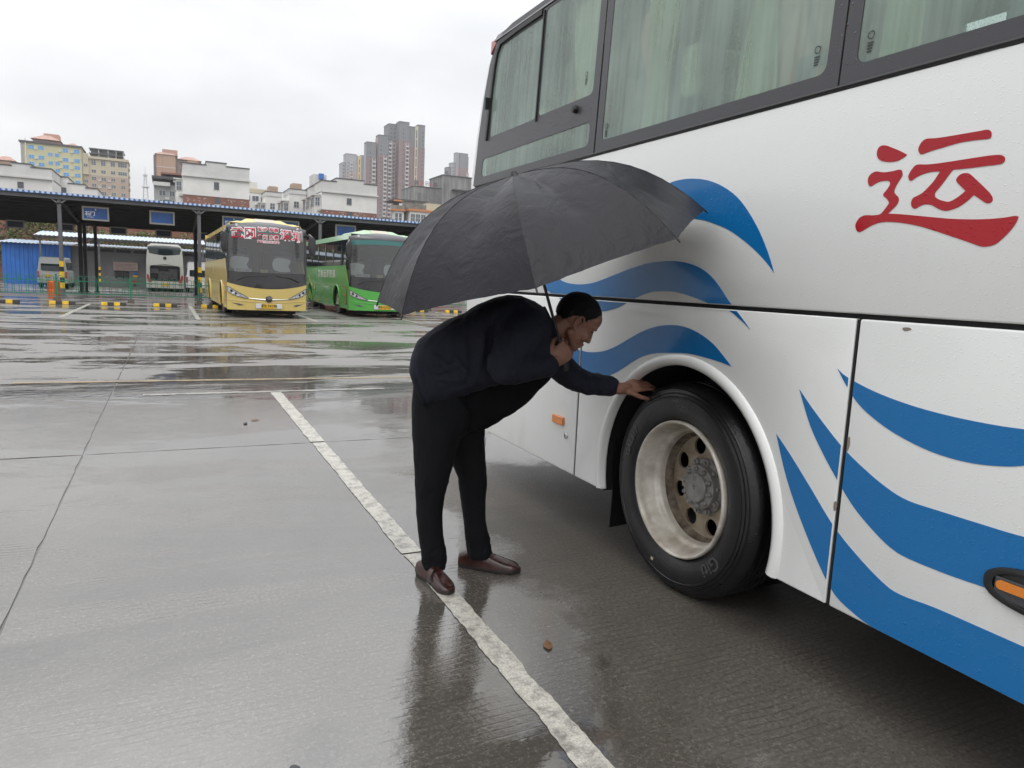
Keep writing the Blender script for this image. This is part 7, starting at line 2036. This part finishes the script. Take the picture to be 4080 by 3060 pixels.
shaft(tR, 273.4, 282.0, 714, 724, 133.0, 119.0); shaft(tR, 282.0, 283.6, 716, 724, 130.0, 118, M_TGL, M_TPK); shaft(tR, 269.8, 273.3, 717, 724, 133.5, 119, M_TGL, M_TPK); shaft(tR, 265.4, 269.2, 718, 726, 123.0, 110, M_TGL, M_TG); shaft(tR, 261.2, 265.3, 719, 727, 118.3, 108, M_TG, M_TPK)
stack(tR, BAL, 280.6, 713.9, 92, 112, 3.2, 'balcony'); stack(tR, tw, 276.0, 713.98, 92, 116, 3.2); stack(tR, tw, 262.6, 718.98, 92, 114, 3.2); stack(tR, tw, 267.0, 717.98, 92, 118, 3.2)

# stained old concrete block with rooftop letters
def stained():
    m = mat('stained_concrete', (0.30, 0.30, 0.29), 0.9, var=0.6, var_scale=0.35, var_color=(0.13, 0.13, 0.13), stretch=(1.6, 1.6, 0.22), detail=7)
    return m
M_ST = stained()
b = bld('old_concrete_block', 93, 265, 'stained grey concrete block with rooftop characters behind the umbrella')
box_part(b, 'wall', M_ST, 81.8, 92.4, 260, 276, 0, 35.6); box_part(b, 'tower', M_ST, 92.4, 104.0, 258.8, 274, 0, 40.4); box_part(b, 'coping', M_CAP, 92.2, 104.2, 258.6, 274.2, 40.4, 40.8); box_part(b, 'coping', M_CAP, 81.7, 92.4, 259.8, 276, 35.6, 35.9); box_part(b, 'awning', M_CAP, 96.0, 102.5, 256.5, 258.8, 35.3, 35.7)
for i in range(4): box_part(b, 'wall_panel', M_GREYW, 83.2 + 2.3 * i, 84.6 + 2.3 * i, 259.9, 260, 30.5, 33.5)
for i, (ch, x) in enumerate((('国', 82.8), ('天', 85.0), ('示', 86.9), ('A', 88.6), ('路', 90.2))):
    text_obj(ch, 1.9, mat('roof_letter_red', (0.45, 0.10, 0.12), 0.6) if ch in 'A天' else M_CAP, b, (x - 93, 260.5 - 265, 36.9), (1, 0, 0), (0, 0, 1), 'roof_letter', bold=0.02, extrude=0.05)
text_obj('冈', 1.4, M_CAP, b, (94.0 - 93, 259.5 - 265, 41.6), (1, 0, 0), (0, 0, 1), 'roof_letter', bold=0.02, extrude=0.05)
# houses with orange trim
b = bld('trimmed_house', 67, 215, 'old house with orange roof trim just left of the umbrella')
M_TRIM = mat('orange_trim', (0.55, 0.22, 0.08), 0.8); M_OLD = mat('old_grey_render', (0.24, 0.225, 0.20), 0.9, var=0.4, var_scale=0.4)
box_part(b, 'wall', M_OLD, 63.6, 71.5, 214, 224, 0, 25.0); box_part(b, 'roof_slab', M_CAP, 61.2, 71.8, 213.6, 224, 25.0, 25.4); box_part(b, 'trim', M_TRIM, 61.1, 63.6, 213.4, 214, 24.6, 25.0)
box_part(b, 'left_bay', M_WHITEW, 60.6, 63.6, 211.5, 214, 0, 21.6); box_part(b, 'trim', M_TRIM, 60.0, 64.0, 211.0, 214, 21.6, 22.1); box_part(b, 'left_band', M_OLD, 60.4, 63.8, 211.4, 214, 22.1, 23.2)
box_part(b, 'right_bay', M_WHITEW, 65.0, 76.0, 210, 214, 0, 21.8); box_part(b, 'trim', M_TRIM, 64.4, 76.4, 209.5, 214, 21.8, 22.4); box_part(b, 'cream_band', M_BG1, 70.0, 76.2, 209.8, 214, 22.4, 24.4); box_part(b, 'grey_band', M_OLD, 64.6, 70.0, 209.8, 214, 22.4, 23.8)
for x, w_ in ((65.2, 1.4), (66.8, 1.4), (68.4, 1.5)): put_win(b, win_mesh(w_, 2.4, 2, 2, M_WFRAME, M_WGLASS), x, 209.95, 18.6)
for x in (60.8, 62.0): put_win(b, win_mesh(1.0, 2.6, 1, 2, M_WFRAME, M_WGLASS), x, 211.45, 18.4)
put_win(b, AC_ME, 63.0, 213.3, 23.4, name='aircon_unit')
b = bld('flat_roof_shop', 54, 205, 'low flat roofed building with a cream edge below the red towers')
box_part(b, 'wall', M_OLD, 49.8, 59.6, 205, 214, 0, 18.2); box_part(b, 'cream_edge', mat('cream_edge', (0.55, 0.50, 0.30), 0.8), 49.2, 53.0, 204.5, 205, 18.3, 19.0); box_part(b, 'slab', M_CAP, 49.4, 59.8, 204.6, 214, 18.2, 18.5)

# ------------------------------------------------------------------ rain haze
hz = MB(); hz.box(-420, 420, -60, 900, -1.2, 150)
haze = hz.build('haze', None); tag(haze, 'thin rain haze over the whole place', kind='stuff')
hm_ = bpy.data.materials.new('haze'); hm_.use_nodes = True
hm_.node_tree.nodes.clear()
ho_ = hm_.node_tree.nodes.new('ShaderNodeOutputMaterial'); hv_ = hm_.node_tree.nodes.new('ShaderNodeVolumePrincipled')
hv_.inputs['Color'].default_value = rgb(0.97, 0.98, 1.0); hv_.inputs['Density'].default_value = 0.0003; hv_.inputs['Anisotropy'].default_value = 0.2
hm_.node_tree.links.new(hv_.outputs['Volume'], ho_.inputs['Volume'])
haze.data.materials.append(hm_)
